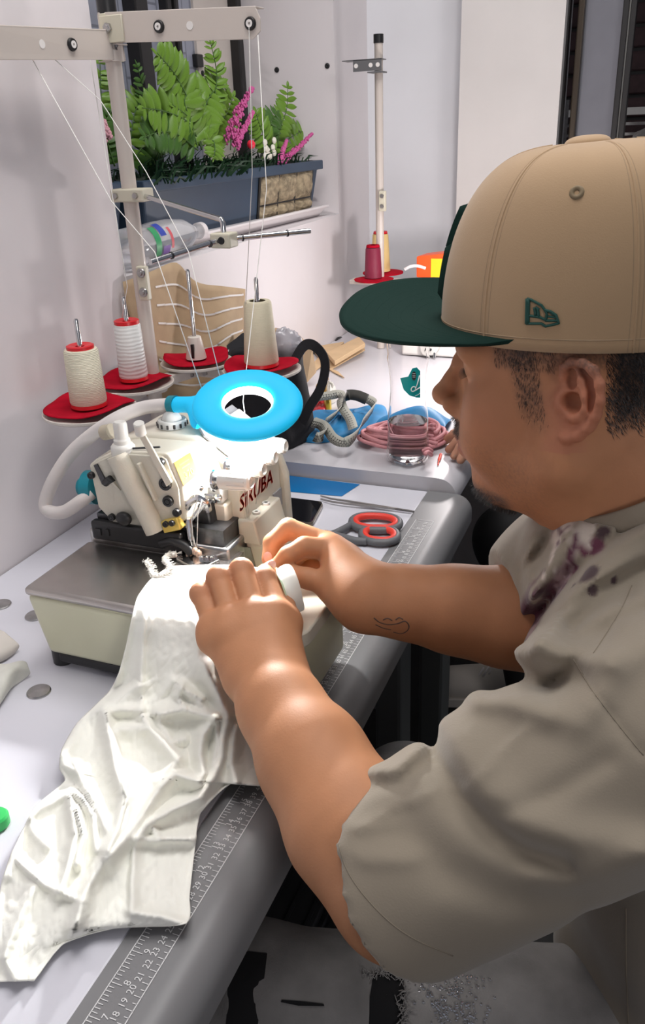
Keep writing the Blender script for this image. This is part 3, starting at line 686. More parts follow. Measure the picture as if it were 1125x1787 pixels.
# ================================================================ thread stand with cones
M['stand'] = mat('stand_beige', (0.58, 0.52, 0.47), 0.4, coat=0.2)
M['stand_y'] = mat('bracket_cream', (0.60, 0.565, 0.45), 0.45)
M['disc'] = mat('disc_white', (0.68, 0.63, 0.57), 0.4)
M['felt'] = mat('red_felt', (0.44, 0.004, 0.02), 0.95, noise=(60, 0.2), spec=0.1)
M['cone_red'] = mat('cone_red', (0.62, 0.012, 0.02), 0.35)
M['hole'] = mat('white_hole', (0.80, 0.77, 0.74), 0.5)
st = thing('thread_stand', 'beige thread stand with four spool discs and two arms by the left wall', 'thread stand', (-0.705, 1.08, TZ))
Xp, Yp = -0.706, 1.06
def poleat(z): return (Xp, Yp, z)
MB().tube([poleat(0.752), poleat(1.412)], 0.0105, 18).build('pole', M['stand'], st)
MB().lathe([(0, 0), (0.0125, 0), (0.0125, 0.03), (0.011, 0.034), (0, 0.034)], poleat(1.408), n=18).build('pole_cap', M['black'], st)
MB().lathe([(0, 0), (0.04, 0), (0.04, 0.004), (0.016, 0.008), (0.016, 0.03), (0, 0.03)], poleat(0.7505), n=24).build('base_flange', M['black'], st)
def arm(name, px0, py0, px1, py1, d0, d1, holes):
    """channel arm from point d0 to d1 (plan), face vertical"""
    a = Vector(d0); e = Vector(d1); L = (e - a).length; u = (e - a).normalized(); up = Vector((0, 0, 1)); up = (up - u*up.dot(u)).normalized(); nn = u.cross(up).normalized()
    if nn.y > 0: nn = -nn
    hgt = 0.0165
    b = MB()
    Q = lambda s, v, n: a + u*s + up*v + nn*n
    b.prism([Q(-0.012, -hgt, 0.012), Q(L-0.01, -hgt, 0.012), Q(L, -hgt*0.5, 0.012), Q(L, hgt*0.3, 0.012), Q(L-0.006, hgt, 0.012), Q(-0.012, hgt, 0.012)], -nn*0.0015)
    b.prism([Q(-0.012, hgt, 0.012), Q(L-0.006, hgt, 0.012), Q(L-0.006, hgt, -0.012), Q(-0.012, hgt, -0.012)], up*0.0015)
    b.prism([Q(-0.012, -hgt, 0.012), Q(0.014, -hgt, 0.012), Q(0.014, -hgt, -0.012), Q(-0.012, -hgt, -0.012)], -up*0.0015)
    o = b.build(name, M['stand'], st, smooth=0, bevel=0.0008)
    for s, kind in holes:
        c = Q(s*L, 0, 0.012)
        if kind == 'e':
            MB().lathe([(0.0028, 0.002), (0.0034, 0.0035), (0.0065, 0.0035), (0.0075, 0.0015), (0.0075, 0)], c, nn, 18).build('eyelet', M['black'], o)
            MB().lathe([(0, 0.001), (0.0016, 0.001), (0.0016, 0.0042), (0.0042, 0.0042), (0.0042, 0.0)], c, nn, 18).build('eyelet_core', M['hole'], o)
        elif kind == 'h': MB().lathe([(0, 0.0006), (0.0048, 0.0006), (0.0048, 0)], c, nn, 16).build('hole', M['hole'], o)
        elif kind == 's': MB().lathe([(0, 0.004), (0.002, 0.004), (0.0025, 0.003), (0.006, 0.003), (0.0065, 0), ], c, nn, 6).build('screw', M['steel'], o)
    return Q, L
zr_ = ony(205, 50, Yp)[2]; zl_ = ony(200, 80, Yp)[2]
pr = onx(463, 42, -0.445); pr = np.array([pr[0], pr[1], pr[2]])
e_r = ony(462, 42, 1.055)
QR, LR = arm('thread_arm', 0, 0, 0, 0, (Xp+0.004, Yp, zr_), (e_r[0], e_r[1], e_r[2]), ((0.36, 'e'), (0.56, 'h'), (0.94, 'e'), (0.0, 's')))
e_l = onx(-60, 76, -0.735)
QL, LL = arm('thread_arm', 0, 0, 0, 0, (Xp-0.002, Yp, zl_), (e_l[0], e_l[1], e_l[2]), ((0.36, 'e'), (0.57, 'h'), (0.94, 'e'), (0.02, 's')))
b = MB(); b.lathe([(0.0105, -0.017), (0.0132, -0.017), (0.0132, 0.017), (0.0105, 0.017)], (Xp, Yp, zr_), n=20); b.box((Xp-0.004, Yp-0.0155, zr_-0.017), (Xp+0.03, Yp-0.0125, zr_+0.014)); b.build('arm_clamp', M['stand_y'], st, bevel=0.001)
MB().lathe([(0.0105, -0.018), (0.0138, -0.018), (0.0138, 0.018), (0.0105, 0.018)], (Xp, Yp, zl_), n=20).build('arm_collar', M['stand'], st)
MB().lathe([(0, 0.004), (0.003, 0.004), (0.004, 0.003), (0.006, 0.003), (0.0065, 0)], (Xp+0.008, Yp-0.0155, zr_), (0, -1, 0), 6).build('screw', M['steel'], st)
# middle bracket and the chrome rest rods
zb = ony(240, 340, Yp)[2]
b = MB(); b.box((Xp-0.022, Yp-0.016, zb-0.0085), (Xp+0.03, Yp+0.014, zb+0.0085)); bk = b.build('rod_bracket', M['stand_y'], st, smooth=0, bevel=0.002)
for dx in (-0.013, 0.019): MB().lathe([(0, 0.003), (0.004, 0.003), (0.0045, 0)], (Xp+dx, Yp-0.016, zb), (0, -1, 0), 6).build('screw', M['steel'], bk)
J = Vector(ony(391, 418, 0.975))
top = J + Vector((0, 0, 0.024))
MB().tube([(Xp+0.02, Yp-0.004, zb), tuple(top + Vector((-0.012, 0.006, 0.001))), tuple(top + Vector((-0.003, 0.001, 0))), tuple(top + Vector((0, 0, -0.004))), tuple(J)], 0.0034, 12).build('bent_rod', M['chrome'], st)
jb = MB().box((J.x-0.014, J.y-0.012, J.z-0.0095), (J.x+0.014, J.y+0.012, J.z+0.0085)).build('rod_block', M['stand_y'], st, smooth=0, bevel=0.002)
MB().lathe([(0, 0.001), (0.0042, 0.001), (0.0048, 0)], (J.x+0.002, J.y-0.012, J.z), (0, -1, 0), 12).build('screw_hole', M['black'], jb)
rR = Vector(ony(541, 403, 1.05)); rL = Vector(ony(262, 457, 0.86))
MB().tube([J, rR], 0.0034, 12).build('rest_rod', M['chrome'], st)
MB().tube([J, J.lerp(rL, 0.25) + Vector((0, 0, 0.001)), rL], 0.0034, 12).build('rest_rod', M['chrome'], st)
b = MB()
for t in (0.2, 0.72):
    p = J.lerp(rR, t); b.tube([p, p + (rR-J).normalized()*0.002], 0.0044, 12); p = J.lerp(rL, t); b.tube([p, p + (rL-J).normalized()*0.002], 0.0044, 12)
b.build('rod_ring', M['dark_steel'], st)
z2 = ony(258, 492, Yp)[2]
MB().box((Xp+0.004, Yp-0.016, z2-0.024), (Xp+0.020, Yp-0.006, z2+0.024)).build('pole_joint', M['stand_y'], st, smooth=0, bevel=0.002)
for dz in (0.015, -0.012): MB().lathe([(0, 0.004), (0.003, 0.004), (0.0035, 0.002), (0.0062, 0.002), (0.007, 0)], (Xp+0.0125, Yp-0.016, z2+dz), (0, -1, 0), 14).build('screw', M['steel'], st)
# rails, discs, felt pads, spindles
ZD = 0.937
dc = [(-0.7015, 0.894), (-0.702, 1.01), (-0.688, 1.135), (-0.556, 1.135)]
dc = [tuple(onz(px, py, ZD+0.004)[:2]) for px, py in ((157, 714), (235, 668), (343, 630), (457, 643))]
A3, A4 = Vector((*dc[2], 0)), Vector((*dc[3], 0)); A1 = Vector((*dc[0], 0)); A2 = Vector((*dc[1], 0))
def rail(a, e):
    u = (e-a).normalized(); s_ = Vector((-u.y, u.x, 0))*0.011; z0 = ZD-0.018; z1 = ZD-0.003
    b = MB(); b.hexa([(p.x, p.y, z0) for p in (a-s_, a+s_, e+s_, e-s_)], [(p.x, p.y, z1) for p in (a-s_, a+s_, e+s_, e-s_)])
    o = b.build('spool_rail', M['stand'], st, smooth=0, bevel=0.002)
    for t in (0.3, 0.75):
        c = a.lerp(e, t); MB().lathe([(0, 0.003), (0.004, 0.003), (0.0045, 0)], (c.x + s_.x*(1 if s_.y < 0 else -1), c.y - abs(s_.y), ZD-0.011), (0, -1, 0), 8).build('screw', M['steel'], o)
rail(A1, A2 + (A2-A1).normalized()*0.03); rail(Vector((Xp, Yp, 0)), A3); rail(A3 - (A4-A3).normalized()*0.02, A4); rail(A2, Vector((Xp, Yp, 0)))
MB().lathe([(0.0105, 0), (0.02, 0), (0.02, 0.022), (0.0105, 0.022)], (Xp, Yp, ZD-0.022), n=20).build('rail_hub', M['stand'], st)
for i, (x, y) in enumerate(dc):
    r = (0.0625, 0.0575, 0.0575, 0.060)[i]
    MB().lathe([(0, 0.003), (r-0.004, 0.003), (r-0.001, 0.0045), (r, 0.004), (r, 0.001), (r-0.003, -0.001), (0, -0.001)], (x, y, ZD), n=48).build('spool_disc', M['disc'], st)
    # felt pad: cut square-ish with waves
    G = []; rs = random.Random(i+3)
    ph = rs.random()*6
    for a in range(12):
        t = a/11; row = []
        for k in range(41):
            q = 2*math.pi*k/40; rad = r*0.965*t*(0.90 + 0.10*abs(math.cos(2*q+ph)))
            row.append((x + rad*math.cos(q), y + rad*math.sin(q), ZD + 0.0050 + t*t*(0.0022*(1+math.sin(3*q+ph)) + 0.0042*(1+math.sin(2*q+ph*1.7)))))
        G.append(row)
    MB().grid(G).build('felt_pad', M['felt'], st, smooth=180, solid=0.0014)
    zt = ((148, 556), (224, 518), (337, 470), (455, 484))[i]
    # spindle height from where its tip shows
    lo, hi = 0.95, 1.3
    def py_of(z):
        c = RW.T @ (np.array([x, y, z]) - CAM); return 893.5 - FPX*c[1]/-c[2]
    for _ in range(40):
        mid = (lo+hi)/2
        if py_of(mid) > zt[1]: lo = mid
        else: hi = mid
    MB().lathe([(0, 0), (0.0033, 0), (0.0033, lo-ZD-0.003), (0.002, lo-ZD), (0, lo-ZD)], (x, y, ZD), n=12).build('spindle', M['chrome'], st)
    if i == 2:
        MB().lathe([(0.0165, 0.009), (0.0165, 0.010), (0.0105, 0.043), (0.009, 0.044), (0.0033, 0.044)], (x, y, ZD), n=24).build('cone_holder', M['disc'], st)
        MB().box((x+0.001, y-0.0158, ZD+0.012), (x+0.0055, y-0.012, ZD+0.034)).build('holder_slot', M['black'], st, smooth=0)
M['yarn'] = mat('thread_cream', (0.72, 0.68, 0.53), 0.75)
M['yarn_w'] = mat('thread_white', (0.70, 0.71, 0.69), 0.42)
M['yarn_b'] = mat('thread_beige', (0.66, 0.60, 0.44), 0.6)
def winding(m, sx, strength):
    nt = m.node_tree; N = nt.nodes; L = nt.links
    tc = N.new('ShaderNodeTexCoord'); wv = N.new('ShaderNodeTexWave'); wv.bands_direction = 'Z'; wv.inputs['Scale'].default_value = sx; wv.inputs['Distortion'].default_value = 3.0; wv.inputs['Detail'].default_value = 1
    L.new(tc.outputs['Object'], wv.inputs['Vector']); bp = N.new('ShaderNodeBump'); bp.inputs['Strength'].default_value = strength; bp.inputs['Distance'].default_value = 0.001
    L.new(wv.outputs['Fac'], bp.inputs['Height']); L.new(bp.outputs['Normal'], N['Principled BSDF'].inputs['Normal'])
for k, s_, q in (('yarn', 160, 0.6), ('yarn_w', 60, 0.35), ('yarn_b', 200, 0.3)): winding(M[k], s_, q)
def ztop(x, y, py):
    lo, hi = 0.95, 1.3
    for _ in range(40):
        mid = (lo+hi)/2; c = RW.T @ (np.array([x, y, mid]) - CAM)
        if 893.5 - FPX*c[1]/-c[2] > py: lo = mid
        else: hi = mid
    return lo
def cone(i, rb, rt, pyt, m, label, red_top=True):
    x, y = dc[i]; zb_ = ZD + 0.0095; h = ztop(x, y, pyt) - zb_ - 0.002
    t = thing('thread_cone', label, 'thread cone', (x, y, zb_))
    MB().lathe([(0.012, 0.004), (rb*0.94, 0.004), (rb, 0.007), (rb-(rb-rt)*0.5, h*0.5), (rt, h-0.004), (rt*0.9, h-0.001), (0.012, h-0.001)], (x, y, zb_), n=40).build('thread_winding', m, t, smooth=50)
    MB().lathe([(rb*0.80, 0), (rb*0.99, 0), (rb*0.97, 0.005), (rb*0.8, 0.005)], (x, y, zb_), n=32).build('cone_base', M['cone_red'], t)
    if red_top: MB().lathe([(0.0045, h-0.004), (0.006, h+0.002), (0.0155, h+0.004), (0.0178, h+0.003), (0.0178, h-0.002), (0.0155, h-0.004)], (x, y, zb_), n=32).build('cone_rim', M['cone_red'], t)
    return t
cone(0, 0.0242, 0.0222, 604, M['yarn'], 'cream textured thread cone with red rim, front one near the left photo edge', True)
cone(1, 0.0208, 0.0190, 560, M['yarn_w'], 'shiny white thread cone with red rim, second from the left by the wall', True)
cone(3, 0.0265, 0.0205, 521, M['yarn_b'], 'beige thread cone without a red rim, rightmost on the front thread stand', False)
# running threads
def thread(name, pts, lab, r=0.00055):
    return tag(MB().tube(pts, r, 6).build(name, M['thread'], smooth=180), lab, 'thread', 'threads of the overlock machine')
x3, y3 = dc[3]
el = QR(0.94*LR, -0.003, 0.016); e2 = QR(0.985*LR, -0.012, 0.013)
thread('thread', [el, tuple(ony(440, 300, 1.09)), (x3-0.012, y3-0.016, ZD+0.10)], 'thread rising straight to the right arm eyelet, left of two')
thread('thread', [e2, tuple(ony(465, 330, 1.04)), tuple(ony(428, 660, 0.87)), tuple(ony(424, 700, 0.80)), tuple(ony(427, 722, 0.775))], 'thread dropping from the tip of the right arm through the blue lamp ring')
thread('thread', [onx(60, 72, -0.735), tuple(ony(175, 175, 0.98)), tuple(ony(255, 300, 0.93)), tuple(ony(329, 440, 0.87)), tuple(ony(385, 663, 0.80))], 'thread slanting from the left arm past the pole down to the lamp, upper one')
thread('thread', [onx(40, 74, -0.735), tuple(ony(195, 352, 0.92)), tuple(ony(270, 440, 0.86)), tuple(ony(356, 690, 0.79))], 'thread slanting across the kraft paper down to the lamp neck')
thread('thread', [onx(150, 60, -0.745), tuple(ony(205, 398, 1.0)), tuple(ony(222, 500, 1.005)), (dc[1][0]-0.004, dc[1][1]-0.004, ZD+0.10)], 'thread running beside the pole down to the white cone')
# ================================================================ window sill: flower boxes
M['planter'] = mat('planter_blue', (0.035, 0.062, 0.105), 0.45, noise=(8, 0.12))
M['tray'] = mat('white_tray', (0.74, 0.70, 0.70), 0.4)
M['stone'] = mat('stone_tile', (0.42, 0.34, 0.22), 0.85, noise=(70, 0.55), bump=(90, 0.9, 0.006))
M['soil'] = mat('dark_moss', (0.012, 0.02, 0.011), 0.9, noise=(60, 0.5), bump=(60, 1.0, 0.01))
SZ = 1.0755
def planter(name, label, y0, y1, xf, depth, tray):
    t = thing(name, label, 'planter', (xf-depth/2, (y0+y1)/2, SZ))
    zb, zt = SZ+0.012, SZ+0.122
    b = MB(); i0 = 0.016
    b.hexa([(xf-depth+i0, y0+i0, zb), (xf-i0, y0+i0, zb), (xf-i0, y1-i0, zb), (xf-depth+i0, y1-i0, zb)], [(xf-depth, y0, zt), (xf, y0, zt), (xf, y1, zt), (xf-depth, y1, zt)])
    b.build('body', M['planter'], t, smooth=0, bevel=0.004)
    b = MB(); e = 0.008
    for lo, hi in (((xf-0.006, y0-e, zt-0.016), (xf+e, y1+e, zt+0.004)), ((xf-depth-e, y0-e, zt-0.016), (xf-depth+0.006, y1+e, zt+0.004)), ((xf-depth, y0-e, zt-0.016), (xf, y0+0.006, zt+0.004)), ((xf-depth, y1-0.006, zt-0.016), (xf, y1+e, zt+0.004))): b.box(lo, hi)
    b.build('rim', M['planter'], t, smooth=0, bevel=0.002)
    if tray:
        b = MB(); b.hexa([(xf-depth, y0, SZ), (xf-0.004, y0, SZ), (xf-0.004, y1, SZ), (xf-depth, y1, SZ)], [(xf-depth-0.012, y0-0.012, SZ+0.022), (xf+0.012, y0-0.012, SZ+0.022), (xf+0.012, y1+0.012, SZ+0.022), (xf-depth-0.012, y1+0.012, SZ+0.022)])
        b.box((xf+0.008, y0-0.012, SZ+0.019), (xf+0.018, y1+0.014, SZ+0.025)); b.build('saucer', M['tray'], t, smooth=0, bevel=0.002)
    G = [[(xf-depth+0.01+(depth-0.02)*i/8, y0+0.01+(y1-y0-0.02)*j/24, zt-0.004+0.012*random.random()) for j in range(25)] for i in range(9)]
    MB().grid(G).build('moss_bed', M['soil'], t, smooth=180)
    return t
pa = planter('flower_planter', 'long blue flower box with a stone tile panel on the window sill', 1.315, 2.02, -0.795, 0.17, True)
pb = planter('flower_planter', 'dark blue flower box behind the stand pole, at the near end of the sill', 1.125, 1.295, -0.875, 0.12, False)
# stone panel on the front: 3 x 2 tiles
zb, zt = SZ+0.012, SZ+0.122
def front(u, v):                              # point on the sloping front face
    y = 1.73 + 0.255*u; k = v; z = zb + 0.008 + (0.085)*k; xx = -0.795 - 0.016*(1-(z-zb)/(zt-zb)); return Vector((xx, y, z))
MB().prism([front(-0.02, -0.04), front(1.02, -0.04), front(1.02, 1.04), front(-0.02, 1.04)], (0.003, 0, 0)).build('panel_frame', M['black'], pa, smooth=0)
for r, (v0, v1) in enumerate(((0.0, 0.30), (0.34, 1.0))):
    for c in range(3):
        u0, u1 = c/3 + 0.012, (c+1)/3 - 0.012
        n = 7; G = []
        for i in range(n):
            row = []
            for j in range(n):
                p = front(u0+(u1-u0)*i/(n-1), v0+(v1-v0)*j/(n-1)); ed = min(i, j, n-1-i, n-1-j)
                row.append(p + Vector((0.003 + (0.007 + random.random()*0.007 if ed else 0), 0, 0)))
            G.append(row)
        MB().grid(G).build('stone_tile', M['stone'], pa, smooth=180)
pa.rotation_euler.z = math.radians(-3.6); pa.location.x -= 0.028
# plants
def leafmat(n, c): return mat(n, c, 0.45, noise=(60, 0.25))
M['fern'] = leafmat('fern_green', (0.135, 0.27, 0.022)); M['fern_d'] = leafmat('fern_dark', (0.05, 0.135, 0.016)); M['grass_d'] = leafmat('grass_dark', (0.012, 0.045, 0.016))
M['pink'] = mat('pink_flower', (0.56, 0.10, 0.30), 0.7); M['petal'] = mat('white_petal', (0.72, 0.70, 0.60), 0.7); M['berry'] = mat('red_berry', (0.75, 0.02, 0.05), 0.5); M['stem'] = mat('stem_green', (0.05, 0.12, 0.02), 0.6)
def leaflet_mesh(m):
    n = 6; G = []
    for i in range(n+1):
        t = i/n; wd = 0.23*math.sin(math.pi*min(1, (t*0.92+0.08)))**0.6*(1 if t < 0.8 else 1-(t-0.8)*2.2)
        G.append([(t, s*wd, -0.10*t*t - 0.06*abs(s)**1.5 + 0.05*(1-abs(s))*0) for s in (-1, -0.5, 0, 0.5, 1)])
    o = MB().grid(G).build('leaflet', m, None, smooth=180); me = o.data; bpy.data.objects.remove(o); return me
LM = {k: leaflet_mesh(M[k]) for k in ('fern', 'fern_d')}
def frond(plant, path, L0, m, n=9, *a, **k): return frond_(plant, path, L0, m, int(n*1.7), *a, **k)
def frond_(plant, path, L0, m, n=9, face=(1, -0.5, 0.3), width=1.0):
    pts = spline(path, 8); off = WL[plant]; F = Vector(face).normalized()
    st_ = MB().tube(pts, [0.0016*(1-0.6*i/len(pts)) for i in range(len(pts))], 6).build('frond', M['stem'], plant, smooth=180)
    for k in range(n):
        t = 0.12 + 0.86*k/(n-1); i = min(len(pts)-2, int(t*(len(pts)-1))); p = pts[i]; d = (pts[i+1]-pts[i]).normalized()
        s_ = d.cross(F).normalized(); ln = L0*(0.55 + 0.6*math.sin(math.pi*(0.18+0.72*t)))*(1.0 if t < 0.75 else 1.15-0.75*(t-0.75)*2.6)
        for sg in (-1, 1, 0) if k == n-1 else (-1, 1):
            x = (s_*sg*width + d*(0.30 if sg else 1.0)).normalized(); yv = F.cross(x).normalized(); z = x.cross(yv)
            q = bpy.data.objects.new('leaflet', LM[m]); COL.objects.link(q); q.parent = st_
            R_ = Matrix((x, yv, z)).transposed().to_4x4()
            tw = Matrix.Rotation(random.gauss(0, 0.3), 4, 'X')
            q.matrix_local = Matrix.Translation(p - off) @ R_ @ tw @ Matrix.Diagonal((ln, ln*random.uniform(0.85, 1.1), ln, 1))
    return st_
def X(px, py, x=-0.86): return tuple(onx(px, py, x))
fa = thing('artificial_fern', 'bright green artificial fern in the blue flower box beside the pink flowers', 'plant', X(345, 280))
F_ = (1, -0.6, 0.25)
for pth, L0, m, n, fc, wd in (
    ([X(352, 262), X(335, 190), X(305, 130), X(274, 92)], 0.042, 'fern', 9, F_, 1),
    ([X(368, 262), X(372, 190), X(378, 130), X(366, 68)], 0.026, 'fern', 9, (0.3, -0.2, 0.2), 0.5),
    ([X(350, 255), X(330, 215), X(290, 195), X(248, 188)], 0.040, 'fern', 8, F_, 1),
    ([X(355, 255), X(352, 205), X(372, 160), X(398, 155)], 0.045, 'fern', 7, F_, 1),
    ([X(345, 258), X(330, 205), X(322, 175), X(335, 150)], 0.044, 'fern', 7, F_, 1),
    ([X(365, 258), X(375, 225), X(395, 200), X(408, 165)], 0.038, 'fern', 7, F_, 1),
    ([X(345, 262), X(310, 235), X(280, 230), X(250, 240)], 0.034, 'fern_d', 7, F_, 1),
    ([X(352, 258), X(345, 228), X(330, 205), X(300, 182)], 0.040, 'fern', 7, F_, 1),
    ([X(362, 250, -0.83), X(372, 246, -0.82), X(375, 262, -0.81), X(373, 274, -0.81)], 0.022, 'fern', 4, F_, 1)): frond(fa, pth, L0, m, n, fc, wd)
fb = thing('artificial_fern', 'green artificial fern half hidden behind the stand pole', 'plant', X(215, 300, -0.93))
for pth, L0, m, n, fc, wd in (
    ([X(190, 300, -0.93), X(180, 230, -0.93), X(176, 160, -0.93), X(174, 92, -0.93)], 0.034, 'fern', 10, F_, 1),
    ([X(236, 290, -0.93), X(250, 230, -0.93), X(252, 170, -0.93), X(238, 108, -0.93)], 0.022, 'fern_d', 9, (0.5, -0.1, 0.2), 0.7),
    ([X(220, 290, -0.93), X(228, 240, -0.93), X(238, 190, -0.93), X(262, 165, -0.93)], 0.034, 'fern', 7, F_, 1),
    ([X(200, 290, -0.92), X(188, 250, -0.92), X(182, 220, -0.92), X(196, 190, -0.92)], 0.034, 'fern_d', 7, F_, 1),
    ([X(225, 292, -0.92), X(250, 255, -0.92), X(275, 235, -0.92), X(300, 225, -0.92)], 0.036, 'fern_d', 7, F_, 1)): frond(fb, pth, L0, m, n, fc, wd)
fc_ = thing('artificial_fern', 'small green artificial fern at the right end of the flower box', 'plant', X(485, 290))
for pth, L0, m, n in (([X(478, 275), X(488, 225), X(500, 190), X(502, 148)], 0.030, 'fern', 7), ([X(480, 275), X(495, 250), X(520, 232), X(543, 226)], 0.034, 'fern', 6), ([X(476, 275), X(462, 240), X(452, 215), X(446, 196)], 0.032, 'fern', 6), ([X(484, 270), X(470, 235), X(475, 210), X(485, 195)], 0.030, 'fern_d', 6)): frond(fc_, pth, L0, m, n, F_, 1)
def spike(label, path, r0, m, nm='pink_flower_spike'):
    pts = spline(path, 12); t = thing(nm, label, 'flower', tuple(pts[0]))
    MB().tube(pts, 0.0012, 6).build('stem', M['stem'], t, smooth=180)
    b = MB()
    for i, p in enumerate(pts[6:]):
        f = i/(len(pts)-6); r = r0*(1-0.75*f)
        for k in range(9):
            d = Vector((random.gauss(0, 1), random.gauss(0, 1), random.gauss(0.3, 0.6))).normalized(); c = p + d*r*random.uniform(0.4, 1)
            b.ball(c, (0.0026, 0.0026, 0.0032), 5, 3)
    tag(b.build('florets', m, t, smooth=180), kind='stuff')
spike('tall pink flower spike beside the fern, the biggest of the pink spikes', [X(402, 262, -0.83), X(405, 230, -0.83), X(420, 190, -0.83), X(440, 155, -0.83)], 0.017, M['pink'])
spike('short pink flower spike just right of the biggest one', [X(408, 265, -0.82), X(415, 245, -0.82), X(428, 222, -0.82), X(441, 196, -0.82)], 0.010, M['pink'])
spike('pink flower spike leaning over the right end of the flower box', [X(485, 288, -0.82), X(500, 275, -0.82), X(522, 256, -0.82), X(544, 234, -0.82)], 0.010, M['pink'])
spike('small pink flower spike upright beside the white blossom', [X(486, 288, -0.82), X(488, 278, -0.82), X(494, 262, -0.82), X(500, 246, -0.82)], 0.008, M['pink'])
spike('pale pink blossom low beside the near window jamb', [X(188, 245, -0.90), X(186, 235, -0.90), X(183, 225, -0.90), X(182, 212, -0.90)], 0.010, mat('pale_pink', (0.62, 0.33, 0.38), 0.7))
t = thing('white_blossom', 'white artificial blossom above the stone tile panel', 'flower', X(470, 270, -0.82))
MB().tube([X(470, 280, -0.82), X(474, 252, -0.82)], 0.0012, 6).build('stem', M['stem'], t)
for i in range(9):
    p = Vector(X(470+random.uniform(-9, 14), 255+random.uniform(-16, 18), -0.815)); MB().ball(p, (0.004, 0.009, 0.007), 8, 5).build('petal', M['petal'], t, smooth=180)
t = thing('red_berry', 'single red berry in the flower box beside the pink spikes', 'berry', X(438, 252, -0.81))
MB().ball(X(438, 252, -0.81), 0.0085, 14, 10).build('fruit', M['berry'], t, smooth=180)
MB().tube([X(438, 258, -0.81), X(440, 285, -0.82)], 0.001, 5).build('stem', M['stem'], t)
b = MB()
for i in range(420):
    y = random.uniform(1.13, 1.98) if i % 3 else random.uniform(1.35, 1.75); x = random.uniform(-0.94, -0.805) if y > 1.31 else random.uniform(-0.99, -0.87)
    p = Vector((x, y, zt - 0.004)); d = Vector((random.gauss(0.3, 0.6), random.gauss(0, 0.7), random.uniform(0.6, 1.5))).normalized(); L = random.uniform(0.03, 0.065); s_ = d.cross(Vector((0.3, 1, 0.2))).normalized()*0.0022
    q = p + d*L*0.6; e = q + (d + Vector((0.5, 0, -0.7))).normalized()*L*0.45
    b.add([p-s_, p+s_, q+s_, q-s_, e], [(0, 1, 2, 3), (3, 2, 4)])
g = tag(b.build('dark_foliage', M['grass_d'], smooth=180, weld=0), 'dark green grassy foliage filling the flower boxes', 'foliage', kind='stuff')
# plastic bottle lying on the sill
M['pet'] = mat('clear_pet', (0.92, 0.93, 0.95), 0.08, trans=0.82, ior=1.25)
tb_ = thing('lying_bottle', 'empty clear plastic bottle lying on the sill behind the stand pole', 'bottle', (-0.812, 1.30, SZ+0.032))
by = 1.150; bx, bz = -0.796, SZ+0.0335
MB().lathe([(0, 0.004), (0.026, 0.0), (0.031, 0.01), (0.032, 0.05), (0.029, 0.07), (0.032, 0.09), (0.032, 0.15), (0.028, 0.19), (0.016, 0.225), (0.0125, 0.235), (0.0125, 0.255)], (bx, by, bz), (-0.02, 1, 0), 28).build('bottle_body', M['pet'], tb_, smooth=180)
MB().lathe([(0, 0.256), (0.0145, 0.256), (0.0145, 0.27), (0, 0.271)], (bx, by, bz), (-0.02, 1, 0), 20).build('cap', M['tray'], tb_)
def patch(name, m, h0, h1, a0, a1, par, c, ax, r, n=10):
    A = Vector(ax).normalized(); u = Vector((1, 0, 0)); u = (u - A*u.dot(A)).normalized(); w_ = A.cross(u)
    G = [[Vector(c) + A*h + (u*math.cos(a) + w_*math.sin(a))*r for a in [a0+(a1-a0)*k/n for k in range(n+1)]] for h in [h0+(h1-h0)*k/4 for k in range(5)]]
    return MB().grid(G).build(name, m, par, smooth=180)
for nm, cl, h0, h1, a0, a1 in (('label_green', (0.03, 0.32, 0.12), 0.055, 0.072, -1.0, 0.7), ('label_blue', (0.03, 0.06, 0.4), 0.076, 0.094, -1.2, -0.4), ('label_purple', (0.16, 0.06, 0.35), 0.078, 0.10, 0.1, 0.8), ('label_blue', (0.03, 0.05, 0.42), 0.004, 0.014, -1.0, 0.0), ('label_red', (0.6, 0.1, 0.12), 0.104, 0.112, -0.8, 0.3)):
    patch(nm, mat(nm, cl, 0.4), h0, h1, a0, a1, tb_, (bx, by, bz), (-0.02, 1, 0), 0.0326)

# ================================================================ between the stand and the second table
M['kraft'] = mat('kraft_paper', (0.50, 0.36, 0.22), 0.75, noise=(30, 0.12))
M['kraft_l'] = mat('kraft_light', (0.60, 0.42, 0.24), 0.7, noise=(30, 0.1))
ks = thing('kraft_sheet', 'sheet of brown kraft paper with white chalk lines leaning behind the thread stand', 'paper', (-0.72, 1.2, 0.80))
T_ = [onx(214, 492, -0.762), onx(262, 472, -0.755), ony(312, 458, 1.245), ony(348, 492, 1.26), ony(385, 500, 1.30), ony(424, 505, 1.38)]
B_ = [onx(236, 610, -0.755), onx(275, 640, -0.735), ony(325, 655, 1.20), ony(368, 640, 1.22), ony(405, 608, 1.27), ony(438, 596, 1.36)]
B2 = [Vector(q) - Vector((0, 0, 0.06)) for q in B_]
def ip(A, t):
    s_ = spline([tuple(q) for q in A], 10); return s_[min(len(s_)-1, max(0, int(round(t*(len(s_)-1)))))]
def sheet(u, v): return ip(T_, u).lerp(ip(B2, u), v) + Vector((0.006*math.sin(9*u+3*v), -0.004*math.sin(7*v+5*u), 0))
G = [[sheet(i/50, j/16) for j in range(17)] for i in range(51)]
MB().grid(G).build('paper', M['kraft'], ks, smooth=180, solid=0.0006)
b = MB()
for k in range(6):
    v = 0.10 + 0.135*k
    for u0, u1 in ((0.22, 0.985),):
        pts = [sheet(u0+(u1-u0)*i/44, v + 0.05*math.sin(4.5*(u0+(u1-u0)*i/44)-0.5)) for i in range(45)]
        nn = Vector((0.5, -0.85, 0.1)); b.grid([[p + nn*0.0026 + Vector((0, 0, -0.0016)), p + nn*0.0026 + Vector((0, 0, 0.0016))] for p in pts])
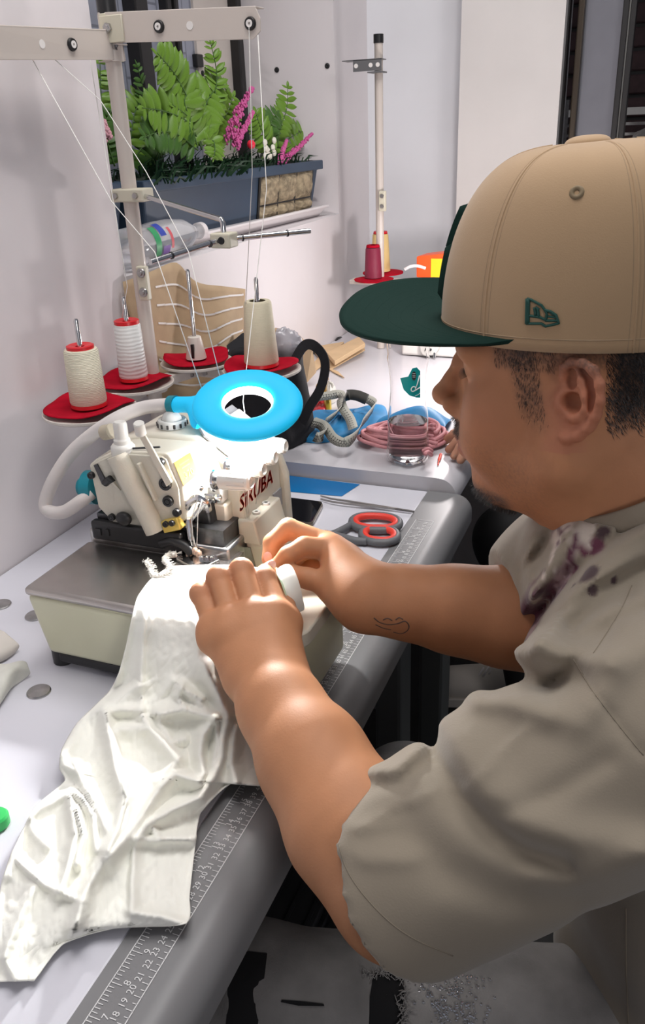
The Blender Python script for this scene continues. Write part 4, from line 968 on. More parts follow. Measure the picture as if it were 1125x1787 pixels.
b.build('chalk_line', M['hole'], ks, smooth=180)
kp = thing('folded_kraft_bundle', 'folded brown kraft paper bundle lying on the second table by the wall', 'paper', tuple(onz(590, 630, Z2)))
def slab(pxs, z0, dz, m, nm, par):
    pts = [onz(px, py, Z2+z0+k) for px, py, k in pxs]; return MB().prism(pts, (0, 0, dz)).build(nm, m, par, smooth=0, bevel=0.001)
for pxs, z0 in (([(566, 632, 0), (630, 598, 0.006), (637, 612, 0.006), (578, 646, 0)], 0.001), ([(570, 622, 0), (626, 594, 0.01), (637, 606, 0.01), (584, 638, 0)], 0.014), ([(545, 612, 0), (600, 603, 0.0), (585, 622, 0.004), (560, 630, 0)], 0.004), ([(532, 655, 0), (560, 618, 0), (578, 628, 0), (545, 652, 0)], 0.001), ([(566, 640, 0), (590, 650, 0), (601, 661, 0), (580, 650, 0)], 0.001), ([(560, 645, 0), (568, 640, 0), (574, 664, 0), (570, 660, 0)], 0.001)):
    slab(pxs, z0, 0.010 if z0 > 0.003 else 0.003, M['kraft_l'], 'paper_fold', kp)
kr = thing('kraft_offcut', 'brown kraft paper offcut standing behind the black bag', 'paper', tuple(onz(510, 640, Z2)))
q = [ony(480, 575, 1.62), ony(515, 580, 1.62), ony(545, 610, 1.60), ony(552, 650, 1.6), ony(536, 668, 1.58), ony(480, 650, 1.58)]
MB().prism([tuple(v) for v in q], (-0.01, 0.02, 0)).build('paper', M['kraft'], kr, smooth=0, bevel=0.002)
# black bag
M['fabric_black'] = mat('black_fabric', (0.012, 0.012, 0.016), 0.8, noise=(40, 0.3), bump=(200, 0.3, 0.001))
bg = thing('black_bag', 'black fabric bag with a carrying strap standing behind the sewing machine', 'bag', (-0.60, 1.27, Z2))
cb = Vector((-0.620, 1.275, Z2)); G = []
for i in range(15):
    t = i/14; z = 0.003 + 0.165*t; row = []
    for k in range(41):
        a = 2*math.pi*k/40; rx = 0.074*(1-0.12*t) + 0.006*math.sin(5*a+3*t); ry = 0.066*(1-0.18*t) + 0.006*math.cos(4*a-5*t)
        row.append(cb + Vector((rx*math.cos(a)*(abs(math.cos(a))**-0.25 if abs(math.cos(a)) > 0.05 else 1.0), ry*math.sin(a)*(abs(math.sin(a))**-0.25 if abs(math.sin(a)) > 0.05 else 1.0), z + 0.010*math.sin(3*a)*t)))
    G.append(row)
G.append([cb + (p-cb)*0.9 + Vector((0, 0, -0.03)) for p in G[-1]])
G.append([cb + Vector((0, 0, 0.11)) for p in G[-1]])
MB().grid(G).build('bag_body', M['fabric_black'], bg, smooth=180)
sp = spline([ony(508, 640, 1.24), ony(528, 606, 1.25), ony(545, 602, 1.25), ony(563, 620, 1.25), ony(567, 645, 1.25), ony(558, 680, 1.25), ony(540, 710, 1.25), ony(527, 738, 1.25)], 8)
b = MB(); G = []
for i, p in enumerate(sp):
    d = (sp[min(i+1, len(sp)-1)] - sp[max(i-1, 0)]).normalized(); s_ = d.cross(Vector((0.25, 1, -0.2))).normalized(); n_ = d.cross(s_); G.append([p-s_*0.0085-n_*0.001, p+s_*0.0085-n_*0.001, p+s_*0.0085+n_*0.001, p-s_*0.0085+n_*0.001, p-s_*0.0085-n_*0.001])
b.grid(G).build('strap', M['fabric_black'], bg, smooth=30)
def crumple(name, c, r, m, seed, amp=0.35, label=None, cat=None):
    rs = np.random.RandomState(seed); b = MB(); n, k = 26, 16; G = []
    for i in range(k+1):
        row = []
        for j in range(n+1):
            a = math.pi*i/k; q = 2*math.pi*(j % n)/n; d = np.array([math.sin(a)*math.cos(q), math.sin(a)*math.sin(q), math.cos(a)])
            s_ = 1 + amp*float(np.abs(vnoise(d[None]*1.0, 2.6, seed))[0])*2 - amp*0.4 + amp*0.5*float(vnoise(d[None], 6, seed+1)[0])
            row.append((c[0]+d[0]*r[0]*s_, c[1]+d[1]*r[1]*s_, c[2]+d[2]*r[2]*s_))
        G.append(row)
    return b.grid(G).build(name, m, smooth=40)
M['film'] = mat('grey_film', (0.52, 0.50, 0.54), 0.22, noise=(20, 0.35), coat=0.5)
o = crumple('plastic_wrap', ony(500, 603, 1.27), (0.030, 0.022, 0.030), M['film'], 5)
tag(o, 'crumpled grey plastic wrap poking out of the black bag', 'plastic wrap')

# ================================================================ things on the second table
M['cloth_blue'] = mat('blue_cloth', (0.015, 0.215, 0.47), 0.55, noise=(30, 0.15))
bc_ = thing('blue_cloth', 'folded bright blue cloth lying under the measuring tape and behind the bottle', 'cloth', tuple(onz(640, 740, Z2)))
def blob(outline, zf, nm, m, par, N=14):
    """soft slab: outline in plan, thickness zf at the middle"""
    P = [onz(px, py, Z2) for px, py in outline]; c = np.mean(P, 0); S_ = spline([tuple(p) for p in P] + [tuple(P[0])], 5)[:-1]; G = []
    for i in range(N+1):
        t = i/N; h = zf*math.sqrt(max(0, 1-(1-t)**2)) if t < 1 else zf
        sc = 1 - t*t
        G.append([(c[0]+(p.x-c[0])*(1-t**1.5), c[1]+(p.y-c[1])*(1-t**1.5), Z2 + 0.0008 + h*(1+0.15*math.sin(7*k/len(S_)*6.28+4*t))) for k, p in enumerate(S_ + [S_[0]])])
    return MB().grid(G).build(nm, m, par, smooth=60)
blob([(514, 757), (530, 733), (560, 722), (620, 722), (662, 712), (676, 722), (668, 748), (610, 765), (560, 774), (525, 770)], 0.016, 'fold', M['cloth_blue'], bc_)
q = [onz(660, 748, Z2+0.001), onz(770, 760, Z2+0.001), onz(780, 728, Z2+0.006), onz(680, 700, Z2+0.001)]
pk = ony(735, 700, 1.40)
G = []
v = [ony(655, 735, 1.36), ony(700, 712, 1.38), ony(735, 700, 1.39), ony(757, 712, 1.39), ony(777, 735, 1.37), ony(776, 745, 1.345)]
bt = [onz(655, 752, Z2+0.001), onz(690, 756, Z2+0.001), onz(720, 760, Z2+0.001), onz(745, 763, Z2+0.001), onz(762, 764, Z2+0.001), onz(768, 762, Z2+0.001)]
bk_ = [Vector(p) + Vector((0, 0.10, 0)) for p in bt]
for k in range(6):
    a, t_, e = Vector(bt[k]), Vector(v[k]), Vector((bk_[k].x, bk_[k].y, Z2+0.001)); G.append([a, a.lerp(t_, 0.5)+Vector((0, -0.012, 0)), t_, t_.lerp(e, 0.4)+Vector((0, 0, 0.004)), e])
MB().grid(G).build('peak_fold', M['cloth_blue'], bc_, smooth=180, sub=2, solid=0.002)
# measuring tape
M['tape'] = mat('tape_grey', (0.40, 0.40, 0.35), 0.45); M['tape_ink'] = mat('tape_ink', (0.03, 0.03, 0.03), 0.5); M['tape_dark'] = mat('tape_dark', (0.07, 0.068, 0.062), 0.45)
mt = thing('measuring_tape', 'tangled grey tailor measuring tape lying on the blue cloth', 'measuring tape', tuple(onz(600, 730, Z2)))
def ribbon(pth, wv, nm, hw=0.0088, ink=True, m='tape'):
    pts = spline([onz(px, py, Z2+z) for px, py, z in pth], 10); W_ = Vector(wv).normalized(); G = []; ik = MB()
    for i, p in enumerate(pts):
        d = (pts[min(i+1, len(pts)-1)] - pts[max(i-1, 0)]).normalized(); s_ = (W_ - d*W_.dot(d)).normalized(); G.append([p-s_*hw, p+s_*hw])
    n = MB().grid(G).build(nm, M[m], mt, smooth=180, solid=0.0008)
    if ink:
        for i in range(1, len(pts)-1):
            a, e = G[i]; u = e-a; d = (pts[i+1]-pts[i]).normalized(); nv = u.cross(d).normalized()*0.0006
            for sg in (-1, 1):
                for f0, f1, w_ in (((0.02, 0.2, 0.0006), (0.3, 0.36, 0.002), (0.6, 0.66, 0.002), (0.3, 0.66, 0.0005)) if i % 2 else ((0.02, 0.32, 0.0006),)):
                    c0 = a+u*f0+nv*sg; c1 = a+u*f1+nv*sg; ik.add([c0-d*w_, c0+d*w_, c1+d*w_, c1-d*w_], [(0, 1, 2, 3)])
        ik.build('tape_print', M['tape_ink'], n, smooth=0, weld=0)
ribbon([(546, 735, 0.032), (566, 744, 0.03), (582, 765, 0.026), (602, 772, 0.026), (621, 759, 0.028), (632, 738, 0.03), (646, 720, 0.032), (653, 706, 0.034), (640, 696, 0.036), (612, 690, 0.036)], (0.1, 0.75, 0.65), 'tape_strip')
ribbon([(612, 688, 0.04), (596, 696, 0.036), (598, 712, 0.034), (610, 730, 0.03), (616, 748, 0.03)], (1, 0.3, 0.35), 'tape_strip')
ribbon([(552, 693, 0.03), (576, 690, 0.032), (594, 688, 0.034), (598, 704, 0.032), (586, 722, 0.03), (566, 737, 0.03)], (0.3, 0.7, 0.6), 'tape_strip')
ribbon([(640, 697, 0.046), (622, 690, 0.048), (606, 690, 0.046), (598, 703, 0.044)], (0.1, 0.5, 0.85), 'tape_strip', 0.010, False, 'tape_dark')
ribbon([(545, 737, 0.034), (560, 742, 0.032), (566, 755, 0.028), (556, 764, 0.024), (549, 762, 0.022)], (0.2, 0.6, 0.75), 'tape_strip')
# colourful wrapper
wr = thing('candy_wrapper', 'small crumpled red and yellow wrapper behind the measuring tape', 'wrapper', tuple(onz(560, 705, Z2)))
for nm, cl, outl, zz in (('red_part', (0.5, 0.02, 0.03), [(544, 712), (560, 700), (574, 708), (566, 722), (548, 722)], 0.012), ('yellow_part', (0.7, 0.42, 0.03), [(550, 695), (562, 688), (570, 694), (562, 702)], 0.03), ('white_part', (0.65, 0.63, 0.58), [(564, 690), (578, 686), (588, 698), (574, 706)], 0.03), ('yellow_part', (0.72, 0.5, 0.05), [(564, 708), (576, 706), (578, 718), (568, 718)], 0.026)):
    blob(outl, zz, nm, mat(nm, cl, 0.4), wr, 6)
# pink cord bundle
M['pinkcord'] = mat('pink_cord', (0.62, 0.27, 0.29), 0.7, noise=(60, 0.2)); 
pc = thing('pink_cord_bundle', 'wound bundle of pink cord lying around the foot of the water bottle', 'cord', tuple(onz(700, 775, Z2)))
c0 = Vector(onz(700, 778, Z2))
for k in range(15):
    b = MB(); pts = []; ph = random.uniform(-0.3, 0.3); ex = random.uniform(-0.006, 0.006)
    for i in range(49):
        a = 2*math.pi*i/48
        e = Vector((math.cos(a)*(0.078+ex - 0.0022*k), math.sin(a)*0.047*(1-0.02*k), 0))
        tl = 0.010 + 0.0028*(k % 8) + 0.004*math.sin(2*a+ph*5)
        pts.append(c0 + Vector((e.x*0.9 - e.y*0.25, e.y + e.x*0.28 + 0.012, tl)))
    b.tube(pts, 0.0034, 8, cap=False).build('cord_loop', M['pinkcord'], pc, smooth=180)
for k in range(9):
    p = Vector(onz(735+random.uniform(-6, 8), 752+k*5, Z2+0.012+0.002*k)); e = Vector(onz(752+random.uniform(0, 12), 742+k*6.5, Z2+0.016+0.004*(8-k)))
    MB().tube(spline([p, p.lerp(e, 0.5)+Vector((0, 0, 0.004)), e], 4), 0.0036, 8).build('cord_end', M['pinkcord'], pc, smooth=180)
# water bottle
M['water'] = mat('water', (0.96, 0.98, 0.99), 0.0, trans=1.0, ior=1.33)
M['pet2'] = mat('clear_bottle', (0.98, 0.97, 0.97), 0.02, trans=1.0, ior=1.16)
wp = onz(701, 818, Z2); wp = (wp[0], wp[1]+0.033, Z2+0.0008)
wb = thing('water_bottle', 'clear plastic water bottle a third full on the second table', 'bottle', wp)
prof = [(0, 0.006), (0.012, 0.003), (0.022, 0.0), (0.029, 0.004), (0.0325, 0.014), (0.0325, 0.058), (0.0322, 0.075), (0.029, 0.10), (0.0275, 0.12), (0.029, 0.145), (0.0318, 0.165), (0.033, 0.172), (0.0318, 0.178), (0.0335, 0.19), (0.033, 0.205), (0.029, 0.222), (0.02, 0.238), (0.014, 0.246), (0.0135, 0.262)]
N = 40; G = []
for r, h in prof + [(r-0.0007, h+ (0.0006 if i == 0 else 0)) for i, (r, h) in reversed(list(enumerate(prof)))]:
    G.append([(wp[0] + max(r, 1e-4)*(1 + (0.10*math.cos(5*a) if h < 0.016 else 0.0))*math.cos(a), wp[1] + max(r, 1e-4)*(1 + (0.10*math.cos(5*a) if h < 0.016 else 0.0))*math.sin(a), wp[2] + h) for a in [2*math.pi*k/N for k in range(N+1)]])
MB().grid(G).build('bottle_body', M['pet2'], wb, smooth=180, weld=1e-6)
MB().lathe([(0, 0.2625), (0.0155, 0.2625), (0.0155, 0.277), (0.014, 0.278), (0, 0.278)], wp, n=24).build('cap', M['tray'], wb)
wprof = [(0, 0.0085), (0.02, 0.004), (0.028, 0.008), (0.0312, 0.016), (0.0314, 0.058), (0.0312, 0.070), (0, 0.070)]
MB().lathe(wprof, wp, n=40).build('water', M['water'], wb, smooth=50)
M['teal_label'] = mat('teal_label', (0.0, 0.30, 0.29), 0.4); M['label_white'] = mat('label_white', (0.78, 0.8, 0.78), 0.5)
def onb(px, py, r):                           # a point on the bottle wall seen at a pixel
    d = ray(px, py); o_ = CAM - np.array(wp); a = d[0]**2+d[1]**2; b_ = 2*(o_[0]*d[0]+o_[1]*d[1]); c = o_[0]**2+o_[1]**2-r*r
    D = b_*b_-4*a*c; t = (-b_-math.sqrt(max(D, 0)))/(2*a); return CAM + d*t
lab = [(698, 660), (712, 657), (719, 643), (727, 641), (733, 648), (733, 672), (733, 694), (726, 694), (714, 690), (704, 680)]
b = MB(); c = onb(718, 672, 0.0325)
ring_ = [onb(px, py, 0.0325) for px, py in lab]
G = [[np.array(wp)*0 + onb(718 + (px-718)*t, 668 + (py-668)*t, 0.0325) for px, py in lab + [lab[0]]] for t in (0.001, 0.35, 0.7, 1.0)]
b.grid(G).build('label', M['teal_label'], wb, smooth=180)
b = MB()
sc = [(733, 676), (728, 679), (723, 682), (719, 683), (717, 680), (719, 676), (723, 675), (725, 678), (724, 682)]
b.tube(spline([onb(px, py, 0.0332) for px, py in sc], 4), 0.0009, 6)
b.tube([onb(px, py, 0.0332) for px, py in ((732, 655), (728, 670), (725, 678))], 0.0009, 6)
b.tube([onb(px, py, 0.0332) for px, py in ((733, 686), (729, 689), (724, 691))], 0.0004, 6)
b.build('label_script', M['label_white'], wb, smooth=180)
b = MB(); G = [[onb(722 + 4*math.cos(a)*t, 656 + 8*math.sin(a)*t, 0.0331) for a in [2*math.pi*k/16 for k in range(17)]] for t in (0.01, 1)]
b.grid(G).build('label_badge', M['tape_ink'], wb, smooth=180)
b = MB()
for py in (652, 655, 658): b.tube([onb(719.5, py, 0.0334), onb(724.5, py, 0.0334)], 0.00035, 5)
b.build('badge_print', M['label_white'], wb)
# red pin / marker on the second table
tag(MB().tube(spline([onz(769, 793, Z2+0.0035), onz(766, 802, Z2+0.003), onz(764, 811, Z2+0.002)], 4), [0.0026]*5 + [0.0012]*4, 8).build('red_clip', mat('orange_red', (0.85, 0.09, 0.05), 0.4)), 'small orange red clip on the second table edge by the hand', 'clip')
# second machine, seen only behind the cap brim
m2 = thing('second_machine', 'white sewing machine on the second table mostly hidden behind the cap', 'sewing machine', (-0.42, 1.95, Z2))
M['white_enamel'] = mat('white_enamel', (0.78, 0.76, 0.72), 0.35)
MB().box((-0.56, 1.89, Z2+0.002), (-0.28, 2.12, Z2+0.06)).build('bed', M['white_enamel'], m2, smooth=30, bevel=0.006)
MB().box((-0.55, 1.94, Z2+0.05), (-0.31, 2.08, Z2+0.168)).build('body', M['white_enamel'], m2, smooth=30, bevel=0.012)
kp_ = ony(749, 606, 1.87)
MB().lathe([(0, 0), (0.02, 0), (0.022, 0.006), (0.02, 0.03), (0, 0.032)], (kp_[0], 1.905, kp_[2]), (0, -1, 0), 20).build('front_knob', M['knob'], m2)
MB().lathe([(0, 0), (0.003, 0), (0.003, 0.002), (0, 0.002)], (kp_[0]+0.002, 1.873, kp_[2]-0.006), (0, -1, 0), 10).build('screw', M['dark_steel'], m2)
MB().tube([(kp_[0]+0.01, 1.88, kp_[2]-0.01), (kp_[0]+0.012, 1.87, Z2+0.004)], 0.003, 8).build('presser_rod', M['chrome'], m2)
# rear thread stand with cones
rs_ = thing('rear_thread_stand', 'thin beige thread stand post on the second table near the wall corner', 'thread stand', (-0.63, 1.95, Z2))
pt_ = ony(663, 62, 1.95); pb_ = ony(672, 400, 1.95); rx = -0.628
MB().tube([(rx, 1.95, Z2+0.001), (rx, 1.95, pt_[2])], 0.0092, 14).build('pole', M['stand'], rs_)
MB().lathe([(0, 0), (0.0108, 0), (0.0108, 0.017), (0, 0.018)], (rx, 1.95, pt_[2]-0.014), n=14).build('pole_cap', M['black'], rs_)
za = ony(645, 115, 1.95)[2]; M['arm_grey'] = mat('arm_grey', (0.13, 0.13, 0.135), 0.4)
ar = MB().box((rx-0.05, 1.925, za-0.011), (rx+0.014, 1.927, za+0.011)).box((rx-0.075, 1.925, za+0.010), (rx+0.014, 1.96, za+0.012)).box((rx-0.018, 1.925, za-0.015), (rx+0.014, 1.965, za-0.012)).build('arm', M['arm_grey'], rs_, smooth=0)
for dx in (-0.043, -0.010, 0.006): MB().lathe([(0, 0.001), (0.0045, 0.001), (0.0045, 0)], (rx+dx, 1.925, za), (0, -1, 0), 12).build('eyelet', M['hole'], ar)
zj = ony(675, 350, 1.95)[2]
MB().box((rx+0.002, 1.935, zj-0.022), (rx+0.018, 1.945, zj+0.022)).build('pole_joint', M['stand_y'], rs_, smooth=0, bevel=0.002)
for dz in (-0.011, 0.011): MB().lathe([(0, 0.002), (0.0045, 0.002), (0.005, 0)], (rx+0.01, 1.935, zj+dz), (0, -1, 0), 10).build('screw', M['steel'], rs_)
zc = 0.942
b = MB(); b.lathe([(0, 0), (0.045, 0), (0.047, 0.003), (0.02, 0.006), (0, 0.006)], ony(652, 484, 1.93)*[1, 1, 0] + [0, 0, zc-0.003], n=32); b.build('felt_disc', M['felt'], rs_)
b = MB(); b.lathe([(0, 0), (0.05, 0), (0.05, 0.003), (0.02, 0.006), (0, 0.006)], ony(668, 476, 2.03)*[1, 1, 0] + [0, 0, zc-0.003], n=32); b.build('felt_disc', M['felt'], rs_)
MB().box((-0.70, 1.93, zc-0.014), (-0.56, 1.97, zc-0.004)).build('spool_rail', M['stand'], rs_, smooth=0, bevel=0.002)
def rcone(px, y, pyt, rb, rt, m, lab, rim):
    p = ony(px, 470, y); zt_ = ony(px, pyt, y)[2]; h = zt_ - (zc+0.0045)
    t = thing('thread_cone', lab, 'thread cone', (p[0], y, zc+0.0045), None)
    MB().lathe([(0, 0), (rb, 0), (rb, 0.004), (rt, h-0.003), (rt*0.9, h), (0, h)], (p[0], y, zc+0.0045), n=28).build('thread_winding', m, t, smooth=50)
    MB().lathe([(0.006, h), (rt*0.92, h+0.001), (rt*0.85, h+0.006), (0.006, h+0.006)], (p[0], y, zc+0.0045), n=24).build('cone_rim', rim, t)
rcone(651, 1.925, 432, 0.0205, 0.0175, mat('maroon_thread', (0.19, 0.008, 0.035), 0.6, bump=(200, 0.3)), 'maroon thread cone on the rear thread stand', M['felt'])
rcone(664, 2.02, 408, 0.0235, 0.0190, mat('yellow_thread', (0.72, 0.52, 0.22), 0.6, bump=(200, 0.3)), 'pale yellow thread cone on the rear thread stand, behind the maroon one', M['cone_red'])
# orange device
od = thing('orange_tape_dispenser', 'bright orange box shaped device with a yellow label behind the cap brim', 'device', (-0.51, 1.97, Z2+0.169))
p0, p1 = ony(726, 446, 1.97), ony(790, 478, 1.97)
M['orange'] = mat('orange_plastic', (0.95, 0.10, 0.015), 0.4)
MB().hexa([(p0[0], 1.97, Z2+0.169), (p1[0], 1.97, Z2+0.169), (p1[0], 2.03, Z2+0.169), (p0[0]+0.01, 2.03, Z2+0.169)], [(p0[0], 1.97, p0[2]-0.002), (p1[0], 1.97, p0[2]+0.008), (p1[0], 2.03, p0[2]+0.008), (p0[0]+0.01, 2.03, p0[2]-0.002)]).build('body', M['orange'], od, smooth=0, bevel=0.003)
yl = ony(752, 452, 1.969); MB().box((yl[0], 1.968, Z2+0.171), (yl[0]+0.03, 1.9705, yl[2]+0.001)).build('yellow_label', mat('yellow_label', (0.8, 0.6, 0.02), 0.4), od, smooth=0)
tag(MB().tube(spline([ony(706, 470, 1.93), ony(716, 465, 1.93), ony(728, 464, 1.94), ony(742, 468, 1.95)], 5), 0.0035, 8).build('white_cable', M['tray']), 'short white cable beside the orange device', 'cable')
tag(MB().tube(spline([onx(605, 592, WX+0.005), onx(590, 590, WX+0.006), onx(580, 605, WX+0.006), onz(560, 614, Z2+0.003)], 6), 0.003, 8).build('black_cable', M['black']), 'thin dark cable coming down the wall to the second table', 'cable')

# ================================================================ things on the near table
ph = thing('smartphone', 'black smartphone lying on the table behind the sewing machine', 'phone', tuple(onz(520, 900, TZ)))
M['screen'] = mat('phone_screen', (0.008, 0.008, 0.010), 0.06, coat=0.6); M['phone_rim'] = mat('phone_rim', (0.16, 0.14, 0.11), 0.3, 0.8)
c = [Vector(onz(px, py, TZ)) for px, py in ((470, 872), (565, 884), (545, 922), (438, 908))]
ctr = sum(c, Vector())/4
def rounded(cs, r, n=5):
    out = []
    for i in range(4):
        p, a, e = cs[i], cs[i-1], cs[(i+1) % 4]; u = (a-p).normalized()*r; v = (e-p).normalized()*r
        for k in range(n+1):
            t = k/n; out.append(p + u*(1-t)**2 + v*t**2)
    return out
MB().prism([p + Vector((0, 0, 0.0006)) for p in rounded(c, 0.009)], (0, 0, 0.0075)).build('body', M['phone_rim'], ph, smooth=0, bevel=0.0015)
MB().prism([ctr + (p-ctr)*0.975 + Vector((0, 0, 0.0080)) for p in rounded(c, 0.008)], (0, 0, 0.0006)).build('screen', M['screen'], ph, smooth=0)
sc_ = thing('scissors', 'grey handled scissors with red finger loops on the white table', 'scissors', tuple(onz(640, 930, TZ)))
M['grip'] = mat('grey_grip', (0.13, 0.135, 0.145), 0.5); M['grip_red'] = mat('red_grip', (0.82, 0.055, 0.035), 0.45)
def loop(cx, cy, ax, ay, rot, z, shank, tag_):
    C0 = Vector(onz(cx, cy, TZ+z)); ex = Vector(onz(cx+ax*math.cos(rot), cy+ax*math.sin(rot), TZ+z)) - C0; ey = Vector(onz(cx-ay*math.sin(rot), cy+ay*math.cos(rot), TZ+z)) - C0
    pts = []; n = 44
    for i in range(n+1):
        a = 2*math.pi*i/n; s_ = 1.0
        pts.append(C0 + ex*math.copysign(abs(math.cos(a))**0.85, math.cos(a)) + ey*math.copysign(abs(math.sin(a))**0.9, math.sin(a)))
    h = MB().tube(pts, 0.0054, 12, cap=False)
    h.tube(spline([Vector(onz(px, py, TZ+z2)) for px, py, z2 in shank], 6), [0.0052 + 0.0*i for i in range(6*(len(shank)-1)+1)], 12)
    o = h.build('handle', M['grip'], sc_, smooth=180)
    ins = [C0 + Vector(((p-C0).x*0.84, (p-C0).y*0.78, (p-C0).z + 0.0012)) for p in pts]
    MB().tube(ins, 0.0050, 10, cap=False).build('inner_grip', M['grip_red'], o, smooth=180)
loop(655, 912, 42, 13.5, 0.03, 0.0072, [(612, 916, 0.0072), (598, 924, 0.008), (580, 932, 0.0085), (562, 934, 0.009)], 1)
loop(662, 934, 31, 13.0, 0.05, 0.0066, [(640, 945, 0.0066), (618, 943, 0.007), (592, 936, 0.0075), (566, 931, 0.008)], 2)
MB().prism([onz(px, py, TZ+0.006) for px, py in ((572, 927), (568, 937), (498, 946), (470, 948), (500, 938))], (0, 0, 0.0018)).build('blade', M['chrome'], sc_, smooth=0)
MB().prism([onz(px, py, TZ+0.0035) for px, py in ((572, 930), (566, 941), (505, 955), (480, 957), (510, 945))], (0, 0, 0.0018)).build('blade', M['chrome'], sc_, smooth=0)
tw = thing('tweezers', 'steel tweezers with bent tips on the far end of the table', 'tweezers', tuple(onz(640, 885, TZ)))
M['tool'] = mat('tool_steel', (0.36, 0.345, 0.33), 0.35, 0.9)
for dy, nm in ((0, 'arm'), (5, 'arm')):
    G = []
    for px, py, z, wd in ((722, 893, 0.004, 0.0026), (690, 888, 0.0045, 0.003), (640, 880+dy*0.5, 0.005, 0.0034), (600, 873.5+dy, 0.005, 0.0026), (578, 870.5+dy, 0.0045, 0.0018), (559, 865.5+dy*1.1, 0.003, 0.0008)):
        p = Vector(onz(px, py, TZ+z)); s_ = Vector((0.1, 1, 0)).normalized()*wd*0.6; u = Vector((0, 0, 0.0012)); G.append([p-s_-u, p+s_-u, p+s_+u, p-s_+u, p-s_-u])
    MB().grid(G).build(nm, M['tool'], tw, smooth=30)
# scraps at the left edge
M['scrap'] = mat('scrap_cloth', (0.66, 0.66, 0.60), 0.85, noise=(40, 0.1), bump=(300, 0.3, 0.0006)); M['scrap2'] = mat('scrap_paper', (0.64, 0.60, 0.55), 0.8, noise=(20, 0.1))
def soft(name, G, m, lab, cat):
    return tag(MB().grid(G).build(name, m, smooth=180, solid=0.0012, sub=2), lab, cat)
def row(*q): return [Vector(onz(px, py, TZ+z)) for px, py, z in q]
soft('paper_scrap', [row((-40, 1090, 0.004), (-10, 1096, 0.016), (8, 1100, 0.022), (10, 1106, 0.014)), row((-40, 1115, 0.012), (-6, 1118, 0.02), (14, 1122, 0.012), (36, 1124, 0.012)), row((-40, 1140, 0.01), (-4, 1140, 0.016), (16, 1136, 0.012), (34, 1130, 0.004)), row((-40, 1165, 0.002), (-6, 1160, 0.002), (14, 1150, 0.002), (30, 1136, 0.002))], M['scrap2'], 'folded beige fabric scrap at the left photo edge, upper of two', 'fabric scrap')
soft('cloth_scrap', [row((-40, 1158, 0.004), (-8, 1156, 0.014), (12, 1160, 0.016), (30, 1152, 0.022), (48, 1152, 0.016)), row((-40, 1180, 0.01), (-6, 1172, 0.022), (20, 1166, 0.026), (36, 1164, 0.018), (50, 1166, 0.012)), row((-40, 1205, 0.008), (-8, 1195, 0.02), (18, 1178, 0.022), (32, 1176, 0.008), (55, 1174, 0.006)), row((-40, 1235, 0.004), (-6, 1222, 0.012), (14, 1196, 0.016), (24, 1190, 0.004), (52, 1178, 0.002)), row((-40, 1258, 0.002), (-12, 1246, 0.004), (4, 1226, 0.004), (18, 1200, 0.002), (30, 1194, 0.001))], M['scrap'], 'crumpled off white fabric scrap at the left photo edge, lower of two', 'fabric scrap')
gp = onz(-6, 1432, TZ+0.006)
tag(MB().lathe([(0, 0), (0.009, 0), (0.0105, 0.002), (0.0105, 0.010), (0.009, 0.012), (0, 0.013)], (gp[0], gp[1], TZ+0.0006), n=24).build('green_cap', mat('green_plastic', (0.04, 0.50, 0.12), 0.4)), 'bright green plastic cap cut off at the left photo edge', 'cap')
# ================================================================ white garment under the presser foot
M['garment'] = mat('white_jersey', (0.88, 0.88, 0.81), 0.85, noise=(50, 0.03), bump=(420, 0.25, 0.0005), sheen=0.0)
M['green_seam'] = mat('pale_green_seam', (0.55, 0.70, 0.50), 0.8)
ROWS = [((296, 988), (392, 986), .8558, .8558), ((262, 1012), (455, 992), .8565, .8565), ((241, 1040), (492, 1020), .8570, .8570), ((234, 1060), (497, 1062), .8570, .8580), ((228, 1085), (492, 1100), .8470, .8560),
 ((220, 1125), (470, 1140), .820, .842), ((207, 1175), (440, 1185), .789, .815), ((190, 1208), (420, 1230), .768, .792), ((135, 1262), (440, 1290), .7560, .772), ((108, 1308), (461, 1340), .7555, .7590),
 ((104, 1340), (466, 1372), .7560, .7575), ((113, 1364), (408, 1364), .7560, .7580), ((60, 1410), (350, 1418), .7555, .7575), ((20, 1490), (339, 1490), .7550, .7560), ((2, 1545), (331, 1560), .7545, .7555),
 ((-4, 1600), (325, 1612), .7540, .7550), ((-12, 1642), (200, 1619), .7535, .7540), ((-18, 1682), (112, 1646), .7530, .7535), ((-26, 1714), (60, 1711), .7525, .7530)]
NU, NV = 150, 300
def cspl(A, t):                               # spline through rows of numbers
    n = len(A) - 1; x = np.clip(t, 0, 1)*n; i = np.minimum(x.astype(int), n-1); f = (x-i)[:, None]
    g = lambda k: A[np.clip(k, 0, n)]
    a, b, c, d = g(i-1), g(i), g(i+1), g(i+2)
    return 0.5*(2*b + (c-a)*f + (2*a-5*b+4*c-d)*f**2 + (3*b-a-3*c+d)*f**3)
RA = np.array([[*l, *r, zl, zr] for l, r, zl, zr in ROWS], float)
lin = np.array([np.interp(np.linspace(0, 1, NV+1), np.linspace(0, 1, len(RA)), RA[:, k]) for k in range(6)]).T
spr = cspl(RA, np.linspace(0, 1, NV+1)); R6 = 0.45*lin + 0.55*spr; R6[:, 4:] = spr[:, 4:]
u = np.linspace(0, 1, NU+1)
px = R6[:, None, 0]*(1-u) + R6[:, None, 2]*u; py = R6[:, None, 1]*(1-u) + R6[:, None, 3]*u; zb = R6[:, None, 4]*(1-u) + R6[:, None, 5]*u
vv = np.linspace(0, 1, NV+1)[:, None]
Q = np.stack([px, py], -1)
free = sm(1060, 1200, py)                     # below the machine bed the cloth bunches up
zt = zb + 0.010*free*np.sin(np.pi*u)[None]**0.7*(1-sm(0.80, 1.0, vv)*0.75)
